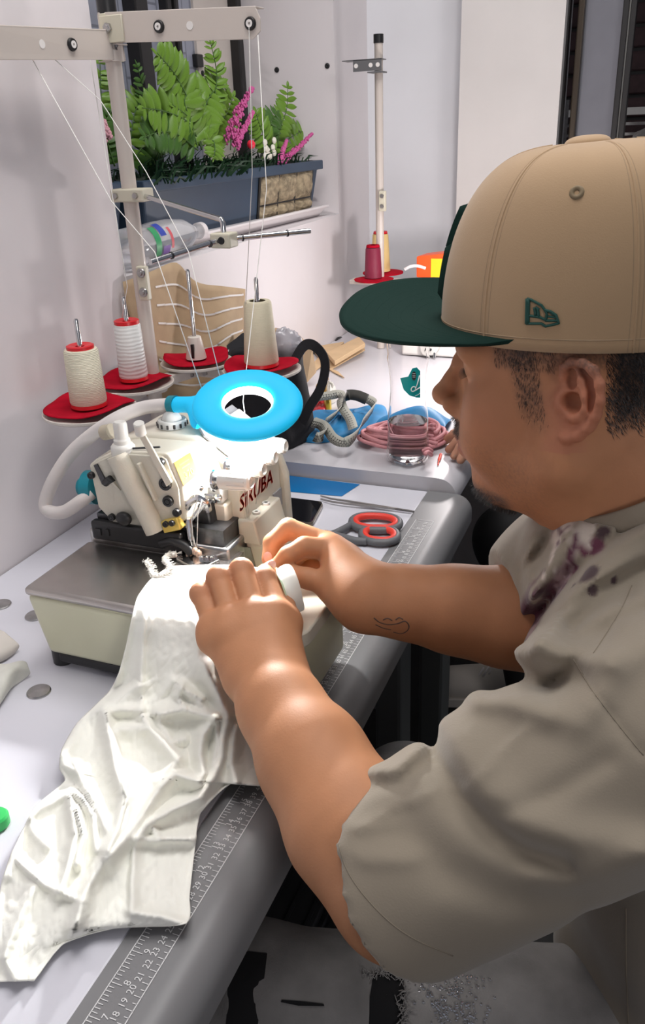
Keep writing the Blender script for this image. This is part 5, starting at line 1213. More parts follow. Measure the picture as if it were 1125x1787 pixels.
# wobble the pixel coordinates a little so folds are not too straight
P3 = np.stack([px/100, py/100, px*0], -1)
Qw = Q + np.stack([vnoise(P3, 1.6, 3)*14, vnoise(P3, 1.6, 4)*14], -1)
c8 = lambda *p: [(x/2.009, 950 + y/2.009) for x, y in p]
c1 = lambda *p: [(x/2.009, 1350 + y/2.009) for x, y in p]
RIDGES = [ # polyline, height, half width on the left / right side (px)
 (c8((505, 240), (495, 330), (488, 440), (492, 600)), .006, 8, 5), (c8((600, 85), (540, 190), (520, 300)), .0025, 10, 4),
 (c8((480, 500), (380, 560), (290, 610), (240, 690), (215, 740)), .010, 9, 18), (c8((215, 740), (225, 780), (290, 800)), .009, 10, 12),
 (c8((365, 592), (420, 588), (482, 588)), .010, 9, 16), (c8((365, 595), (378, 660), (412, 790), (440, 880), (415, 990), (385, 1080)), .017, 14, 9),
 (c8((495, 610), (540, 680), (620, 752)), .010, 10, 10), (c8((400, 660), (520, 650), (570, 700), (620, 752)), .011, 20, 9), (c8((620, 752), (580, 800), (555, 835)), .012, 9, 14),
 (c8((560, 600), (640, 582), (755, 612)), .013, 8, 16), (c8((755, 612), (715, 680), (700, 740), (705, 800), (690, 830)), .014, 14, 8), (c8((640, 500), (690, 540), (745, 600)), .009, 12, 8), (c8((560, 600), (560, 640), (600, 700), (650, 690)), .008, 9, 9),
 (c8((690, 830), (610, 800), (560, 850), (490, 960), (430, 1040), (380, 1105)), .016, 11, 16),
 (c8((265, 770), (300, 850), (345, 930), (385, 1010)), .011, 12, 10), (c8((250, 870), (290, 900), (330, 960), (350, 1080)), .010, 9, 9), (c8((240, 880), (110, 955)), .008, 7, 9), (c8((110, 955), (125, 1010), (160, 1060)), .007, 9, 7),
 (c8((725, 420), (800, 600), (775, 740), (705, 880)), .012, 14, 12), (c8((830, 640), (805, 770), (822, 830)), .009, 10, 10), (c8((640, 500), (625, 530), (650, 570)), .010, 8, 8), (c8((710, 540), (640, 505)), .010, 6, 8), (c8((760, 600), (765, 700), (730, 800)), .010, 8, 12),
 (c1((470, 0), (440, 170), (370, 300), (300, 420), (262, 540)), .014, 12, 12), (c1((240, 90), (268, 230), (230, 340), (200, 410)), .011, 10, 9), (c1((265, 130), (300, 230), (268, 320)), .012, 7, 8), (c1((65, 300), (150, 390), (280, 445)), .008, 5, 10), (c1((280, 445), (262, 540)), .008, 10, 5),
 (c1((470, 235), (462, 360), (457, 495)), .007, 4, 12), (c1((470, 235), (560, 246), (668, 232)), .010, 6, 10), (c1((700, 90), (600, 130), (520, 180), (478, 232)), .014, 12, 12), (c1((520, 180), (570, 240)), .009, 8, 8), (c1((100, 150), (60, 260), (30, 350)), .006, 10, 8), (c1((110, 400), (60, 520), (20, 640)), .007, 10, 8),
 (c1((457, 495), (560, 500), (650, 525)), .006, 8, 8), (c1((30, 600), (20, 650), (60, 720)), .006, 8, 8), (c8((455, 230), (420, 380), (400, 480)), .004, 8, 8), (c8((670, 250), (700, 400), (715, 470)), .005, 10, 8), (c8((600, 480), (560, 540), (500, 560)), .004, 10, 10), (c8((820, 830), (880, 840), (935, 858)), .004, 8, 8)]
def side_dist(P, pts):
    best = np.full(P.shape[:-1], 1e9); sd = np.zeros(P.shape[:-1])
    for a, b in zip(pts[:-1], pts[1:]):
        a = np.array(a, float); b = np.array(b, float); d = b-a; w_ = P-a; t = np.clip((w_ @ d)/(d @ d), 0, 1); e = w_ - t[..., None]*d; D = np.hypot(e[..., 0], e[..., 1])
        cr = d[0]*w_[..., 1] - d[1]*w_[..., 0]; k = D < best; best = np.where(k, D, best); sd = np.where(k, cr, sd)
    return best, sd
hgt = np.zeros_like(zt)
for pts, A, wl, wr in RIDGES:
    pts = [tuple(p) for p in pts]; d, sd = side_dist(Qw, pts); w_ = np.where(sd > 0, wl, wr)*1.12; A = A*1.15
    hgt = np.maximum(hgt, A*np.exp(-(d/w_)**1.6)) + 0.25*np.minimum(hgt, A*np.exp(-(d/w_)**1.6))
hem = 0.0028*np.exp(-((px - R6[:, None, 0])/5)**2) + 0.0028*np.exp(-((px - R6[:, None, 2])/5)**2)
zt = zt + hgt*(0.35 + 0.65*free) + hem*free
wr_ = (np.abs(vnoise(np.stack([px/9, py/22, px*0], -1), 1.0, 8)) + np.abs(vnoise(np.stack([(px+py)/14, (px-py)/30, px*0], -1), 1.0, 9)))*0.0018
zt = zt + wr_*free + 0.0006*vnoise(P3*12, 1.0, 5)
zt = np.maximum(zt, np.where(py > 1235, TZ + 0.0022, 0.0))
D3 = np.stack([px - 562.5, 893.5 - py, np.full_like(px, -FPX)], -1) @ RW.T
W3 = CAM + D3*((zt - CAM[2])/D3[..., 2])[..., None]
gt = thing('white_garment', 'white jersey garment fed under the presser foot and heaped over the table edge', 'garment', tuple(onz(240, 1400, TZ)))
MB().grid([[tuple(W3[i, j]) for j in range(NU+1)] for i in range(NV+1)]).build('fabric', M['garment'], gt, smooth=180, weld=0, solid=0.0011)
# narrow hem band held between the fingers
hb = [[(482, 992, .900), (494, 984, .908), (507, 983, .904)], [(484, 1003, .905), (499, 996, .909), (515, 996, .903)], [(491, 1018, .903), (506, 1012, .905), (522, 1014, .899)], [(497, 1036, .895), (512, 1033, .896), (526, 1030, .890)], [(503, 1055, .884), (517, 1054, .884), (530, 1050, .879)], [(506, 1072, .872), (520, 1070, .870), (534, 1066, .866)]]
G = [[Vector(onz(*q)) for q in r] for r in hb]
MB().grid(G).build('hem_band', M['garment'], gt, smooth=180, solid=0.0012, sub=2)
MB().tube(spline([r[0] + Vector((0.0008, -0.001, 0.0008)) for r in G], 4), 0.0009, 6).build('seam_edge', M['green_seam'], gt, smooth=180)
# ================================================================ the man at the machine
H0 = np.array([-0.048, 0.693, 1.083])
hf = np.array([-1, 0.06, -0.06]); hf /= np.linalg.norm(hf); hs_ = np.cross([0, 0, 1], hf); hs_ /= np.linalg.norm(hs_); hu = np.cross(hf, hs_)
HM = np.array([hf, hs_, hu])                  # rows: forward, left (towards the camera), up
h = lambda f, s, u_: H0 + (hf*f + hs_*s + hu*u_)/100.0
def hp(px, py, s):                            # point of the head seen at a pixel, on the sagittal plane s (cm)
    d = ray(px, py); n = hs_; t = ((H0 + hs_*s/100 - CAM) @ n)/(d @ n); return CAM + d*t
man = thing('person', 'man in a tan and dark green cap and grey t-shirt sewing at the machine', 'person', (0.12, 0.66, 0.0))
SB_ = SDF(); SK = SDF(); c_ = 0.01
# head
SK.ell(h(0.3, 0, 4.8), np.array([9.6, 7.5, 8.6])*c_, HM, 0.02)
SK.ell(h(4.0, 0, -1.2), np.array([6.0, 6.3, 8.6])*c_, HM, 0.025)
for s in (1, -1):
    SK.cap(h(0.6, 5.7*s, -5.6), h(6.2, 2.0*s, -9.6), .0155, .015, 0.03)
    SK.cap(h(0.2, 5.9*s, -1.0), h(0.6, 5.7*s, -5.6), .0175, .0155, 0.03)
    SK.ell(h(6.2, 4.4*s, -1.6), np.array([2.4, 2.2, 2.0])*c_, HM, 0.02)          # cheek bone
    SK.ell(h(6.6, 3.4*s, -4.8), np.array([2.6, 2.5, 2.9])*c_, HM, 0.025)         # cheek
    SK.ell(h(8.2, 3.3*s, 3.2), np.array([1.4, 2.6, 1.2])*c_, HM, 0.02)           # brow ridge
    SK.ell(h(10.1, 3.3*s, 1.3), np.array([1.35, 1.6, 1.0])*c_, HM, 0.014, -1)     # eye socket
    SK.ell(h(7.95, 3.2*s, 1.6), np.array([1.30, 1.55, 1.25])*c_, HM, 0.006)      # eye under the lowered lid
    SK.cap(h(8.85, 2.2*s, 1.15), h(8.3, 4.3*s, 1.0), .0022, .0022, 0.006)       # lid edge
    SK.ell(h(10.4, 1.35*s, -2.6), np.array([1.45, 0.75, 0.85])*c_, HM, 0.009)   # nostril wing
    SK.ell(h(10.9, 0.75*s, -3.55), np.array([0.7, 0.35, 0.35])*c_, HM, 0.004, -1)
SK.chain([h(8.0, 0, 2.6), h(8.6, 0, 0.5), h(9.0, 0, -1.6), h(9.0, 0, -2.6)], [.010, .0115, .0135, .0145], 0.010)
SK.chain([h(9.5, 0, 2.8), h(10.45, 0, 0.9), h(11.3, 0, -0.7), h(12.3, 0, -1.9)], [.0070, .0056, .0060, .0074], 0.010)
SK.ell(h(12.0, 0, -2.05), np.array([0.95, 0.95, 0.80])*c_, HM, 0.008)
SK.ell(h(8.35, 0, -5.2), np.array([2.3, 2.9, 2.6])*c_, HM, 0.02)                  # muzzle
SK.cap(h(10.35, -1.0, -5.35), h(10.35, 1.0, -5.35), .0050, k=0.010); SK.cap(h(9.7, 1.0, -5.4), h(8.2, 2.5, -5.6), .004, .003, 0.010); SK.cap(h(9.7, -1.0, -5.4), h(8.2, -2.5, -5.6), .004, .003, 0.010)
SK.cap(h(10.0, -0.9, -6.65), h(10.0, 0.9, -6.65), .0058, k=0.009); SK.cap(h(9.6, 0.9, -6.5), h(8.1, 2.3, -6.1), .004, .003, 0.009); SK.cap(h(9.6, -0.9, -6.5), h(8.1, -2.3, -6.1), .004, .003, 0.009)
SK.cap(h(11.0, -2.3, -6.0), h(11.0, 2.3, -6.0), .0035, k=0.004, op=-1)
SK.ell(h(7.6, 0, -9.6), np.array([1.8, 2.3, 1.7])*c_, HM, 0.022)                 # chin
SK.cap(h(-2.5, 0, -5), h(-6.8, 0, -15.0), .057, .064, 0.03)                      # neck
SK.cap(h(2.0, 2.5, -8.5), h(-2.5, 2.0, -14.0), .026, .030, 0.04); SK.cap(h(2.0, -2.5, -8.5), h(-2.5, -2.0, -14.0), .026, .030, 0.04)
# ears
for s in (1, -1):
    def E(px, py, o):
        v = hp(px, py, 7.6); l = HM @ (v - H0)*100; return h(l[0], s*o, l[2])
    hx = [E(989, 664, 7.3), E(981, 645, 7.6), E(988, 631, 7.9), E(1003, 624, 8.2), E(1022, 628, 8.6), E(1041, 641, 8.9), E(1050, 664, 9.0), E(1050, 690, 8.9), E(1042, 716, 8.6), E(1026, 738, 8.3), E(1006, 753, 8.0), E(990, 758, 7.7)]
    al = 0.42; et = hf*math.cos(al) - s*hs_*math.sin(al); en = s*hs_*math.cos(al) + hf*math.sin(al); EM = np.array([et, en, hu])
    def EP(px, py, o=0.0):                    # on the tilted ear plane, lifted by o cm
        v = E(px, py, 7.6); l = HM @ (v - H0)*100; return h(l[0], s*(7.65 - (l[0] - 0.9)*0.42 + o), l[2])
    SK.ell(EP(1017, 690, -0.42), np.array([1.75, 0.38, 2.75])*c_, EM, 0.006)
    SK.ell(EP(1015, 700, -0.9), np.array([1.2, 0.9, 1.9])*c_, EM, 0.012)
    hx = [EP(990, 676, -.15), EP(984, 655, 0), EP(987, 638, 0.1), EP(1000, 627, 0.15), EP(1020, 627, 0.2), EP(1040, 638, 0.2), EP(1051, 660, 0.2), EP(1052, 688, 0.2), EP(1044, 716, 0.1), EP(1030, 738, 0.0), EP(1010, 754, -0.1), EP(991, 761, -0.15)]
    SK.chain(hx, [.0024, .0030, .0034, .0034, .0034, .0036, .0036, .0034, .0034, .0040, .0050, .0054], 0.0030)
    SK.chain([EP(1006, 640, -.05), EP(1018, 658, 0.12), EP(1026, 684, 0.22), EP(1025, 706, 0.2), EP(1014, 721, 0.15), EP(1001, 724, 0.15)], [.0022, .0028, .0034, .0034, .0036, .0038], 0.003)
    SK.cap(EP(990, 676, -.15), EP(1015, 682, -.1), .0022, .0018, 0.003)
    SK.ell(EP(983, 697, 0.05), np.array([0.50, 0.42, 0.75])*c_, HM, 0.006)
    SK.ell(EP(1004, 698, 0.05), np.array([0.95, 0.75, 0.75])*c_, HM, 0.0035, -1)
    SK.ell(EP(1000, 658, 0.05), np.array([0.50, 0.45, 0.75])*c_, HM, 0.003, -1)
    SK.chain([EP(1024, 640, .15), EP(1036, 658, .2), EP(1039, 684, .2), EP(1035, 705, .15)], [.0022, .0030, .0030, .0020], 0.003, -1)
HEAD = SK; HEAD.cut(h(-5.6, 0, -12.2), (nkv := (h(-6.8, 0, -15.0) - h(-2.5, 0, -5))/np.linalg.norm(h(-6.8, 0, -15.0) - h(-2.5, 0, -5))), h(-5.6, 0, -12.2) - .14, h(-5.6, 0, -12.2) + .14, .002)
SK = SB_; SK.cap(h(-5.0, 0, -11.0), h(-6.8, 0, -15.0), .050, .058, 0.02)
# torso core (under the shirt)
NB = np.array([-0.0, 0.69, 0.955]); NS = dep(1078, 1240, .60); FS = dep(965, 1000, .84)
CH = np.array([0.09, 0.68, 0.82]); PV = np.array([0.15, 0.67, 0.52])
SK.cap(NB, CH + [.03, 0, 0], .060, .09, 0.03); SK.cap(CH + [0, -.08, 0], PV + [0, -.06, 0], .095, .10, 0.06); SK.cap(CH + [0, .08, 0], PV + [0, .06, 0], .095, .10, 0.06)
SK.cap(CH + [.03, 0, 0], NS, .07, .05, 0.05); SK.cap(CH + [.03, 0, 0], FS, .07, .05, 0.05)
# near (left) arm
NE = dep(700, 1545, .56); NW = onz(458, 1182, .856)
SK.cap(NS, NE, .050, .045, 0.03)
SK.chain([NE, dep(612, 1440, .592), dep(545, 1325, .63), dep(490, 1235, .672), NW], [.045, .0435, .0385, .0315, .0265], 0.02)
hn = lambda px, py, z: onz(px, py, z)
nmcp = [hn(374, 1094, .880), hn(405, 1082, .888), hn(444, 1070, .892), hn(484, 1070, .890)]
npip = [hn(350, 1036, .898), hn(381, 1008, .910), hn(421, 995, .913), hn(462, 1010, .903)]
wr2 = [dep(430, 1172, .708), dep(448, 1168, .705), dep(468, 1166, .702), dep(488, 1164, .700)]
for i in range(4):
    SK.cap(wr2[i], nmcp[i] + [0, -.003, 0], .0205, .0128, 0.018)
for i in range(3): SK.cap(nmcp[i] + [.002, -.013, -.005], nmcp[i+1] + [.002, -.013, -.005], .0110, .0110, 0.010)
fr_ = [.0092, .0102, .0106, .0102]
for i in range(4):
    a, b = nmcp[i], npip[i]
    SK.cap(a, b, fr_[i]*1.04, fr_[i]*.97, 0.0025)
    SK.ell(a + [0, -.003, .001], np.full(3, .0115), None, 0.008)
    SK.ell(b, np.full(3, fr_[i]*1.02), None, 0.003)
    if i < 3:
        d = b + np.array([-.006, .014, -.020]); e = d + np.array([.001, .003, -.0145]); SK.cap(b, d, fr_[i]*.97, fr_[i]*.88, 0.004); SK.cap(d, e, fr_[i]*.88, fr_[i]*.74, 0.004)
di = hn(463, 1001, .898); ti = hn(472, 990, .893)
SK.cap(npip[3], di, .0094, .0085, 0.005); SK.cap(di, ti, .0085, .0066, 0.004)
SK.chain([dep(492, 1140, .715), hn(499, 1088, .878), hn(491, 1040, .884), hn(484, 1012, .886)], [.017, .0128, .0105, .0082], 0.010)
# far (right) arm
FE = dep(975, 1090, .775); FW = dep(648, 1046, .775)
SK.cap(FS, FE, .05, .046, 0.03)
SK.chain([FE, dep(880, 1076, .772), dep(790, 1063, .772), dep(700, 1050, .774), FW], [.046, .043, .0375, .0305, .0270], 0.02)
dm = [dep(578, 958, .806), dep(570, 948, .826), dep(578, 962, .845), dep(588, 985, .860)]
fw2 = [dep(640, 1030, .768), dep(638, 1030, .778), dep(642, 1038, .786), dep(646, 1050, .792)]
for i in range(4): SK.cap(fw2[i], dm[i], .0215, .0120, 0.018)
SK.chain([dm[0], dep(531, 954, .798), dep(502, 969, .797), dep(475, 993, .799)], [.0112, .0098, .0088, .0062], 0.003)
SK.chain([dm[1], dep(503, 922, .828), dep(475, 947, .826), dep(468, 976, .818)], [.0108, .0102, .0090, .0068], 0.003)
SK.chain([dm[2], dep(536, 958, .85), dep(512, 975, .848), dep(500, 992, .84)], [.0105, .0094, .0084, .0064], 0.003)
SK.chain([dm[3], dep(548, 984, .862), dep(524, 990, .86), dep(512, 1000, .852)], [.0095, .0084, .0076, .006], 0.003)
SK.cap(dep(628, 1050, .768), dep(580, 1024, .785), .0225, .0150, 0.022)
SK.chain([dep(584, 1022, .784), dep(535, 1009, .788), dep(512, 1003, .794), dep(497, 1000, .798)], [.0125, .0098, .0088, .0070], 0.004)
SK.cap(dep(606, 980, .808), dep(604, 1002, .795), .012, .012, 0.012)
V, Qd = SK.mesh(0.0019); V = relax(V, Qd, 1, 0.4)
V1, Q1 = HEAD.mesh(0.0012); V1 = relax(V1, Q1, 1, 0.3)
Qd = np.concatenate([Qd, Q1 + len(V)]); V = np.concatenate([V, V1])
L3 = (V - H0) @ HM.T*100                       # head coordinates in cm
inhead = (L3[:, 2] > -13) & (np.abs(L3[:, 1]) < 10.5) & (L3[:, 0] > -13) & (L3[:, 0] < 14) & (V[:, 2] > 0.945)
col = np.tile(np.array([0.49, 0.228, 0.115]), (len(V), 1))
n1 = vnoise(V, 60, 1) + 0.5*vnoise(V, 160, 2)
col *= (1 + 0.10*n1)[:, None]
f_, s_, u_ = L3.T
def mixc(c, m): 
    global col
    m = np.clip(m*inhead, 0, 1)[:, None]; col = col*(1-m) + np.array(c)*m
mixc((0.52, 0.20, 0.14), 0.5*np.exp(-((f_-6)**2+(np.abs(s_)-4.2)**2+(u_+2.4)**2)/6))
mixc((0.46, 0.17, 0.13), 0.75*np.exp(-((u_+6.0)/1.1)**2)*(f_ > 7.6)*(np.abs(s_) < 2.7))
mixc((0.47, 0.17, 0.11), 0.6*sm(7.0, 8.2, np.abs(s_))*(f_ < 2.5)*(u_ > -4))
gr = vnoise(V, 900, 7)
mixc((0.07, 0.05, 0.042), (0.75 + 0.8*gr)*sm(-5.3, -4.7, u_)*(1-sm(-3.9, -3.3, u_))*sm(7.8, 8.6, f_)*(np.abs(s_) < 3.4))
mixc((0.05, 0.038, 0.034), (0.8 + 0.8*gr)*sm(4.6, 6.2, f_)*(1-sm(-9.9, -8.8, u_)))
mixc((0.20, 0.12, 0.09), (0.15 + 0.5*gr)*sm(0.0, 4, f_)*(1-sm(-7.5, -3.5, u_ - 0.15*f_))*(u_ > -11.5))
mixc((0.055, 0.042, 0.038), (0.45 + 0.9*gr)*sm(1.7, 2.6, f_ - 0.22*u_)*(1-sm(3.7, 4.7, f_ - 0.22*u_))*sm(-3.4, 0.2, u_)*(1-sm(3.8, 4.5, u_)))
mixc((0.06, 0.05, 0.045), (0.55 + 0.7*gr)*sm(1.6, 3.2, u_)*(1-sm(5.3, 6.6, f_)))
mixc((0.03, 0.024, 0.022), (0.9 + 0.5*gr)*(1-sm(-3.4, -2.4, f_))*sm(-3.2, -0.6, u_ + 0.25*f_ + 1.2))
hands = (V[:, 0] < -0.2) & (V[:, 2] > 0.84)
hk = np.zeros(len(V))
for q in list(nmcp) + list(npip) + [dm[0]]: hk += np.exp(-((V - q)**2).sum(1)/0.011**2)
hk = np.clip(hk, 0, 1)[:, None]*0.35; col = col*(1-hk) + np.array([0.50, 0.19, 0.13])*hk
M['skin'] = mat('skin', (0.43, 0.2, 0.11), 0.56, attr='Col', sss=0.10, bump=(520, 0.2, 0.0006), spec=0.28)
body = skin_object('body', V, Qd, M['skin'], man, col)
from mathutils.bvhtree import BVHTree
def bvh_of(V_, Q_): return BVHTree.FromPolygons([tuple(v) for v in V_], [tuple(int(i) for i in q) for q in Q_])
def hit(bv, px, py, out=0.0):
    d = ray(px, py); d = Vector(d/np.linalg.norm(d)); r = bv.ray_cast(Vector(CAM), d)
    if r[0] is None: return None
    return r[0] + (r[1] if r[1].dot(d) < 0 else -r[1])*out
BB = bvh_of(V, Qd)
def decal(bv, lines, r, name, m, parent, out=0.0002, n=6, sp=4):
    b = MB()
    for ln in lines:
        ln = spline([(x, y, 0) for x, y in ln], sp) if sp > 1 else [Vector((x, y, 0)) for x, y in ln]
        P_ = [hit(bv, p.x, p.y, out) for p in ln]; P_ = [p for p in P_ if p is not None]
        if len(P_) > 1: b.tube(P_, r, n)
    return b.build(name, m, parent, smooth=180)
M['tattoo'] = mat('tattoo_ink', (0.10, 0.062, 0.05), 0.6)
decal(BB, [[(652, 1078), (662, 1086), (678, 1090), (694, 1088), (706, 1084), (713, 1091), (711, 1100), (700, 1106), (686, 1103)], [(690, 1082), (696, 1078), (703, 1081)], [(668, 1082), (676, 1079), (684, 1083)], [(655, 1090), (668, 1096), (682, 1099)]], 0.0007, 'tattoo', M['tattoo'], man, -0.00035)
M['nail'] = mat('fingernail', (0.62, 0.36, 0.30), 0.3)
for (px, py), (ax, ay), a, b_ in (((467, 972), (1, 8), .0052, .0042), ((473, 987), (5, -6), .0052, .0038)):
    p = hit(BB, px, py, 0.0)
    if p is None: continue
    q = hit(BB, px+ax*0.5, py+ay*0.5, 0.0) or p
    n_ = (Vector(CAM)-p).normalized(); t_ = (q-p); t_ = (t_ - n_*t_.dot(n_)); t_ = t_.normalized() if t_.length > 1e-6 else n_.orthogonal(); s2 = n_.cross(t_)
    G = [[p + t_*a*r*math.cos(2*math.pi*k/18) + s2*b_*r*math.sin(2*math.pi*k/18) + n_*0.0016*(1-r*r) for k in range(19)] for r in (0.01, 0.4, 0.7, 0.9, 1.0)]
    MB().grid(G).build('fingernail', M['nail'], man, smooth=180)
# hair, lashes, beard: fine strands rooted in the skin
M['hair'] = mat('black_hair', (0.012, 0.010, 0.010), 0.5)
rng = np.random.RandomState(4)
fn = np.zeros_like(V); A_, B_, C_ = V[Qd[:, 0]], V[Qd[:, 1]], V[Qd[:, 3]]; nq = np.cross(B_-A_, C_-A_)
for k in range(4): np.add.at(fn, Qd[:, k], nq)
fn /= np.linalg.norm(fn, axis=1)[:, None] + 1e-12
def strands(mask, count, ln, dirv, nm, r=0.00022, spread=0.35, lean=0.8, inherit=None):
    idx = np.where(mask)[0]
    if len(idx) == 0: return
    idx = rng.choice(idx, min(count, len(idx)), replace=len(idx) < count); b = MB()
    for i in idx:
        p = Vector(V[i]); n_ = Vector(fn[i]); d = (n_*(1-lean) + Vector(dirv)*lean + Vector(rng.normal(0, spread, 3))*0.5).normalized(); L = ln*rng.uniform(0.6, 1.15)
        q = p + d*L*0.5 + n_*0.0006; e = p + d*L + n_*0.0004; w_ = d.cross(n_).normalized()*r
        b.add([p-w_, p+w_, q+w_, q-w_, e], [(0, 1, 2, 3), (3, 2, 4)])
    o = b.build(nm, M['hair'], man, smooth=0, weld=0); return tag(o, kind='stuff')
U = Vector(hu); Fv = Vector(hf)
strands(inhead & (f_ < -2.3) & (u_ > -2.4 - 0.3*f_*0 + rng.normal(0, 0.5, len(V))) & (np.abs(s_) > 2) & (np.abs(s_) < 7.7) & (u_ < 6), 6500, 0.006, -U*0.8 - Fv*0.5, 'hair', 0.00016, 0.3, 0.88)
strands(inhead & (f_ > -1) & (f_ < 6.0) & (u_ > 2.2) & (u_ < 6) & (np.abs(s_) > 4) & (np.abs(s_) < 7.4) & (f_ > 1.2), 1000, 0.004, -U*0.9 - Fv*0.2, 'temple_hair', 0.00013, 0.3, 0.9)
strands(inhead & (f_ - .22*u_ > 2.0) & (f_ - .22*u_ < 4.1) & (u_ > -1.5 + rng.normal(0, 0.5, len(V))) & (u_ < 3) & (np.abs(s_) > 5), 420, 0.004, -U, 'sideburn', 0.00013, 0.3, 0.9)
strands(inhead & (u_ > -5.1) & (u_ < -3.5) & (f_ > 7.9) & (np.abs(s_) < 3.2), 700, 0.0032, -U*0.8 + Fv*0.4, 'moustache', 0.00013, 0.3, 0.75)
strands(inhead & (u_ < -9.6) & (f_ > 5.0) & (np.abs(s_) < 3.6), 1300, 0.0055, -U*0.8 + Fv*0.25, 'beard', 0.00014, 0.4, 0.75)
b = MB()
for k in range(18):
    t = k/17; base = Vector(h(9.05 - 0.6*t*t, 2.2 + 2.2*t, 1.15 - 0.1*t)); d = (Fv*(0.95-0.3*t) + Vector(hs_)*(0.5*t-0.15) - U*0.45).normalized(); q = base + d*0.005; e = base + d*0.0095 + U*0.001
    b.tube([base, q, e], [0.0002, 0.00016, 0.00006], 4)
b.build('eyelashes', M['hair'], man, smooth=180)

# ---------------------------------------------------------------- cap
M['cap_tan'] = mat('cap_tan', (0.43, 0.288, 0.160), 0.85, noise=(7, 0.07), bump=(900, 0.25, 0.0004), sheen=0.25)
M['cap_green'] = mat('cap_green', (0.0035, 0.024, 0.018), 0.85, bump=(900, 0.25, 0.0004), spec=0.2)
M['seam'] = mat('cap_seam', (0.34, 0.24, 0.145), 0.85); M['logo_green'] = mat('logo_green', (0.004, 0.062, 0.046), 0.6); M['eyelet_tan'] = mat('cap_eyelet', (0.22, 0.165, 0.095), 0.8)
CF, AF, BS, U0, HC = 0.6, 11.2, 8.9, 3.9, 13.5
def crown(th, ph, o=0.0):
    eta = math.sin(ph)**0.92; rho = max(0.0, math.cos(ph))**0.50
    tap = 1 + 0.02*math.sin(math.pi*eta)
    a = AF - 0.9*eta if math.cos(th) > 0 else AF - 0.2
    x = CF - 0.4*eta + (a*rho*tap + o)*math.cos(th); y = (BS*rho*tap + o)*math.sin(th)
    band = 0.35*math.cos(th)*(1-eta)
    return h(x, y, U0 + band + HC*eta + o*eta*0.8)
NT, NP = 120, 44
G = [[tuple(crown(2*math.pi*j/NT, (math.pi/2)*(i/NP)**1.0 if i else 0.0)) for j in range(NT+1)] for i in range(NP+1)]
inner = [[tuple(crown(2*math.pi*j/NT, 0.0, -0.25*(k+1)) + hu*0.004*k) for j in range(NT+1)] for k in range(3)][::-1]
capm = MB().grid(inner + G); cap = capm.build('cap', M['cap_tan'], man, smooth=180)
CB = BVHTree.FromPolygons([Vector(v) for v in MB().grid(G).v], MB().grid(G).f)
for th in (0.0, 1.02, 2.02, math.pi, -1.02, -2.02):
    for dth, rr in ((0.0, 0.0011), (0.035, 0.0005), (-0.035, 0.0005)):
        pts = [crown(th + dth, (math.pi/2)*i/40, -0.03) for i in range(39)]
        MB().tube([tuple(p) for p in pts], rr, 6).build('panel_seam', M['cap_tan'] if rr > 0.0006 else M['seam'], cap, smooth=180)
MB().tube([tuple(crown(2*math.pi*j/120, 0.055, -0.02)) for j in range(121)], 0.0006, 6, cap=False).build('band_stitching', M['seam'], cap, smooth=180)
tp = crown(0, math.pi/2 - 0.001)
G2 = []
for i in range(9):
    a = math.pi/2*i/8; G2.append([tuple(tp + (hf*math.cos(q)*0.0165 + hs_*math.sin(q)*0.0165)*math.cos(a)**0.7 + hu*(0.0055*math.sin(a) - 0.0008)) for q in [2*math.pi*k/28 for k in range(29)]])
MB().grid(G2).build('cap_button', M['cap_tan'], cap, smooth=180)
for px, py in ((849, 305), (1006, 336)):
    d = ray(px, py); r = CB.ray_cast(Vector(CAM), Vector(d).normalized())
    if r[0]:
        n_ = r[1] if r[1].dot(Vector(d)) < 0 else -r[1]
        MB().lathe([(0.0012, -0.0012), (0.0018, 0.0006), (0.003, 0.0013), (0.0042, 0.0012), (0.0050, 0.0)], r[0], n_, 20).build('eyelet', M['eyelet_tan'], cap, smooth=180)
lg = lambda pts: [(880 + x/8.654, 490 + y/8.654) for x, y in pts]
def capline(lines, r, nm, m): 
    b = MB()
    for ln in lines:
        P_ = []
        for (x0_, y0_), (x1_, y1_) in zip(ln[:-1], ln[1:]):
            for k in range(6): P_.append((x0_+(x1_-x0_)*k/6, y0_+(y1_-y0_)*k/6))
        P_.append(ln[-1]); W_ = []
        for px_, py_ in P_:
            q = hit(CB, px_, py_, 0.0004)
            if q is not None: W_.append(q)
        if len(W_) > 1: b.tube(W_, r, 8)
    return b.build(nm, m, cap, smooth=180)
capline([lg([(345, 270), (335, 645)]), lg([(365, 275), (355, 645)])], 0.0013, 'flag_logo', M['logo_green'])
capline([lg([(345, 270), (400, 285), (560, 370), (610, 440), (700, 465), (780, 520), (820, 640), (740, 660), (620, 685), (560, 645), (330, 645)]), lg([(370, 525), (540, 550), (620, 590)]), lg([(610, 440), (640, 500), (625, 600), (800, 600)])], 0.0010, 'flag_logo', M['logo_green'])
capline([lg([(455, 400), (470, 520)]), lg([(500, 420), (520, 540)]), lg([(470, 400), (525, 440)])], 0.0011, 'flag_logo', M['logo_green'])
capline([lg([(655, 535), (790, 555)]), lg([(690, 480), (760, 520)])], 0.0008, 'flag_logo', M['logo_green'])
# raised emblem on the front, seen edge on
b = MB()
for (z0, z1, t0, t1) in ((0.42, 0.78, -0.20, 0.20), (0.14, 0.50, -0.26, 0.26)):
    G3 = []
    for i in range(9):
        row_ = []
        for j in range(13):
            ed = min(i, 8-i, j, 12-j); row_.append(tuple(crown(t0+(t1-t0)*j/12, z0+(z1-z0)*i/8, 0.42 if ed > 0 else -0.05)))
        G3.append(row_)
    b.grid(G3)
b.build('front_emblem', M['cap_green'], cap, smooth=60)
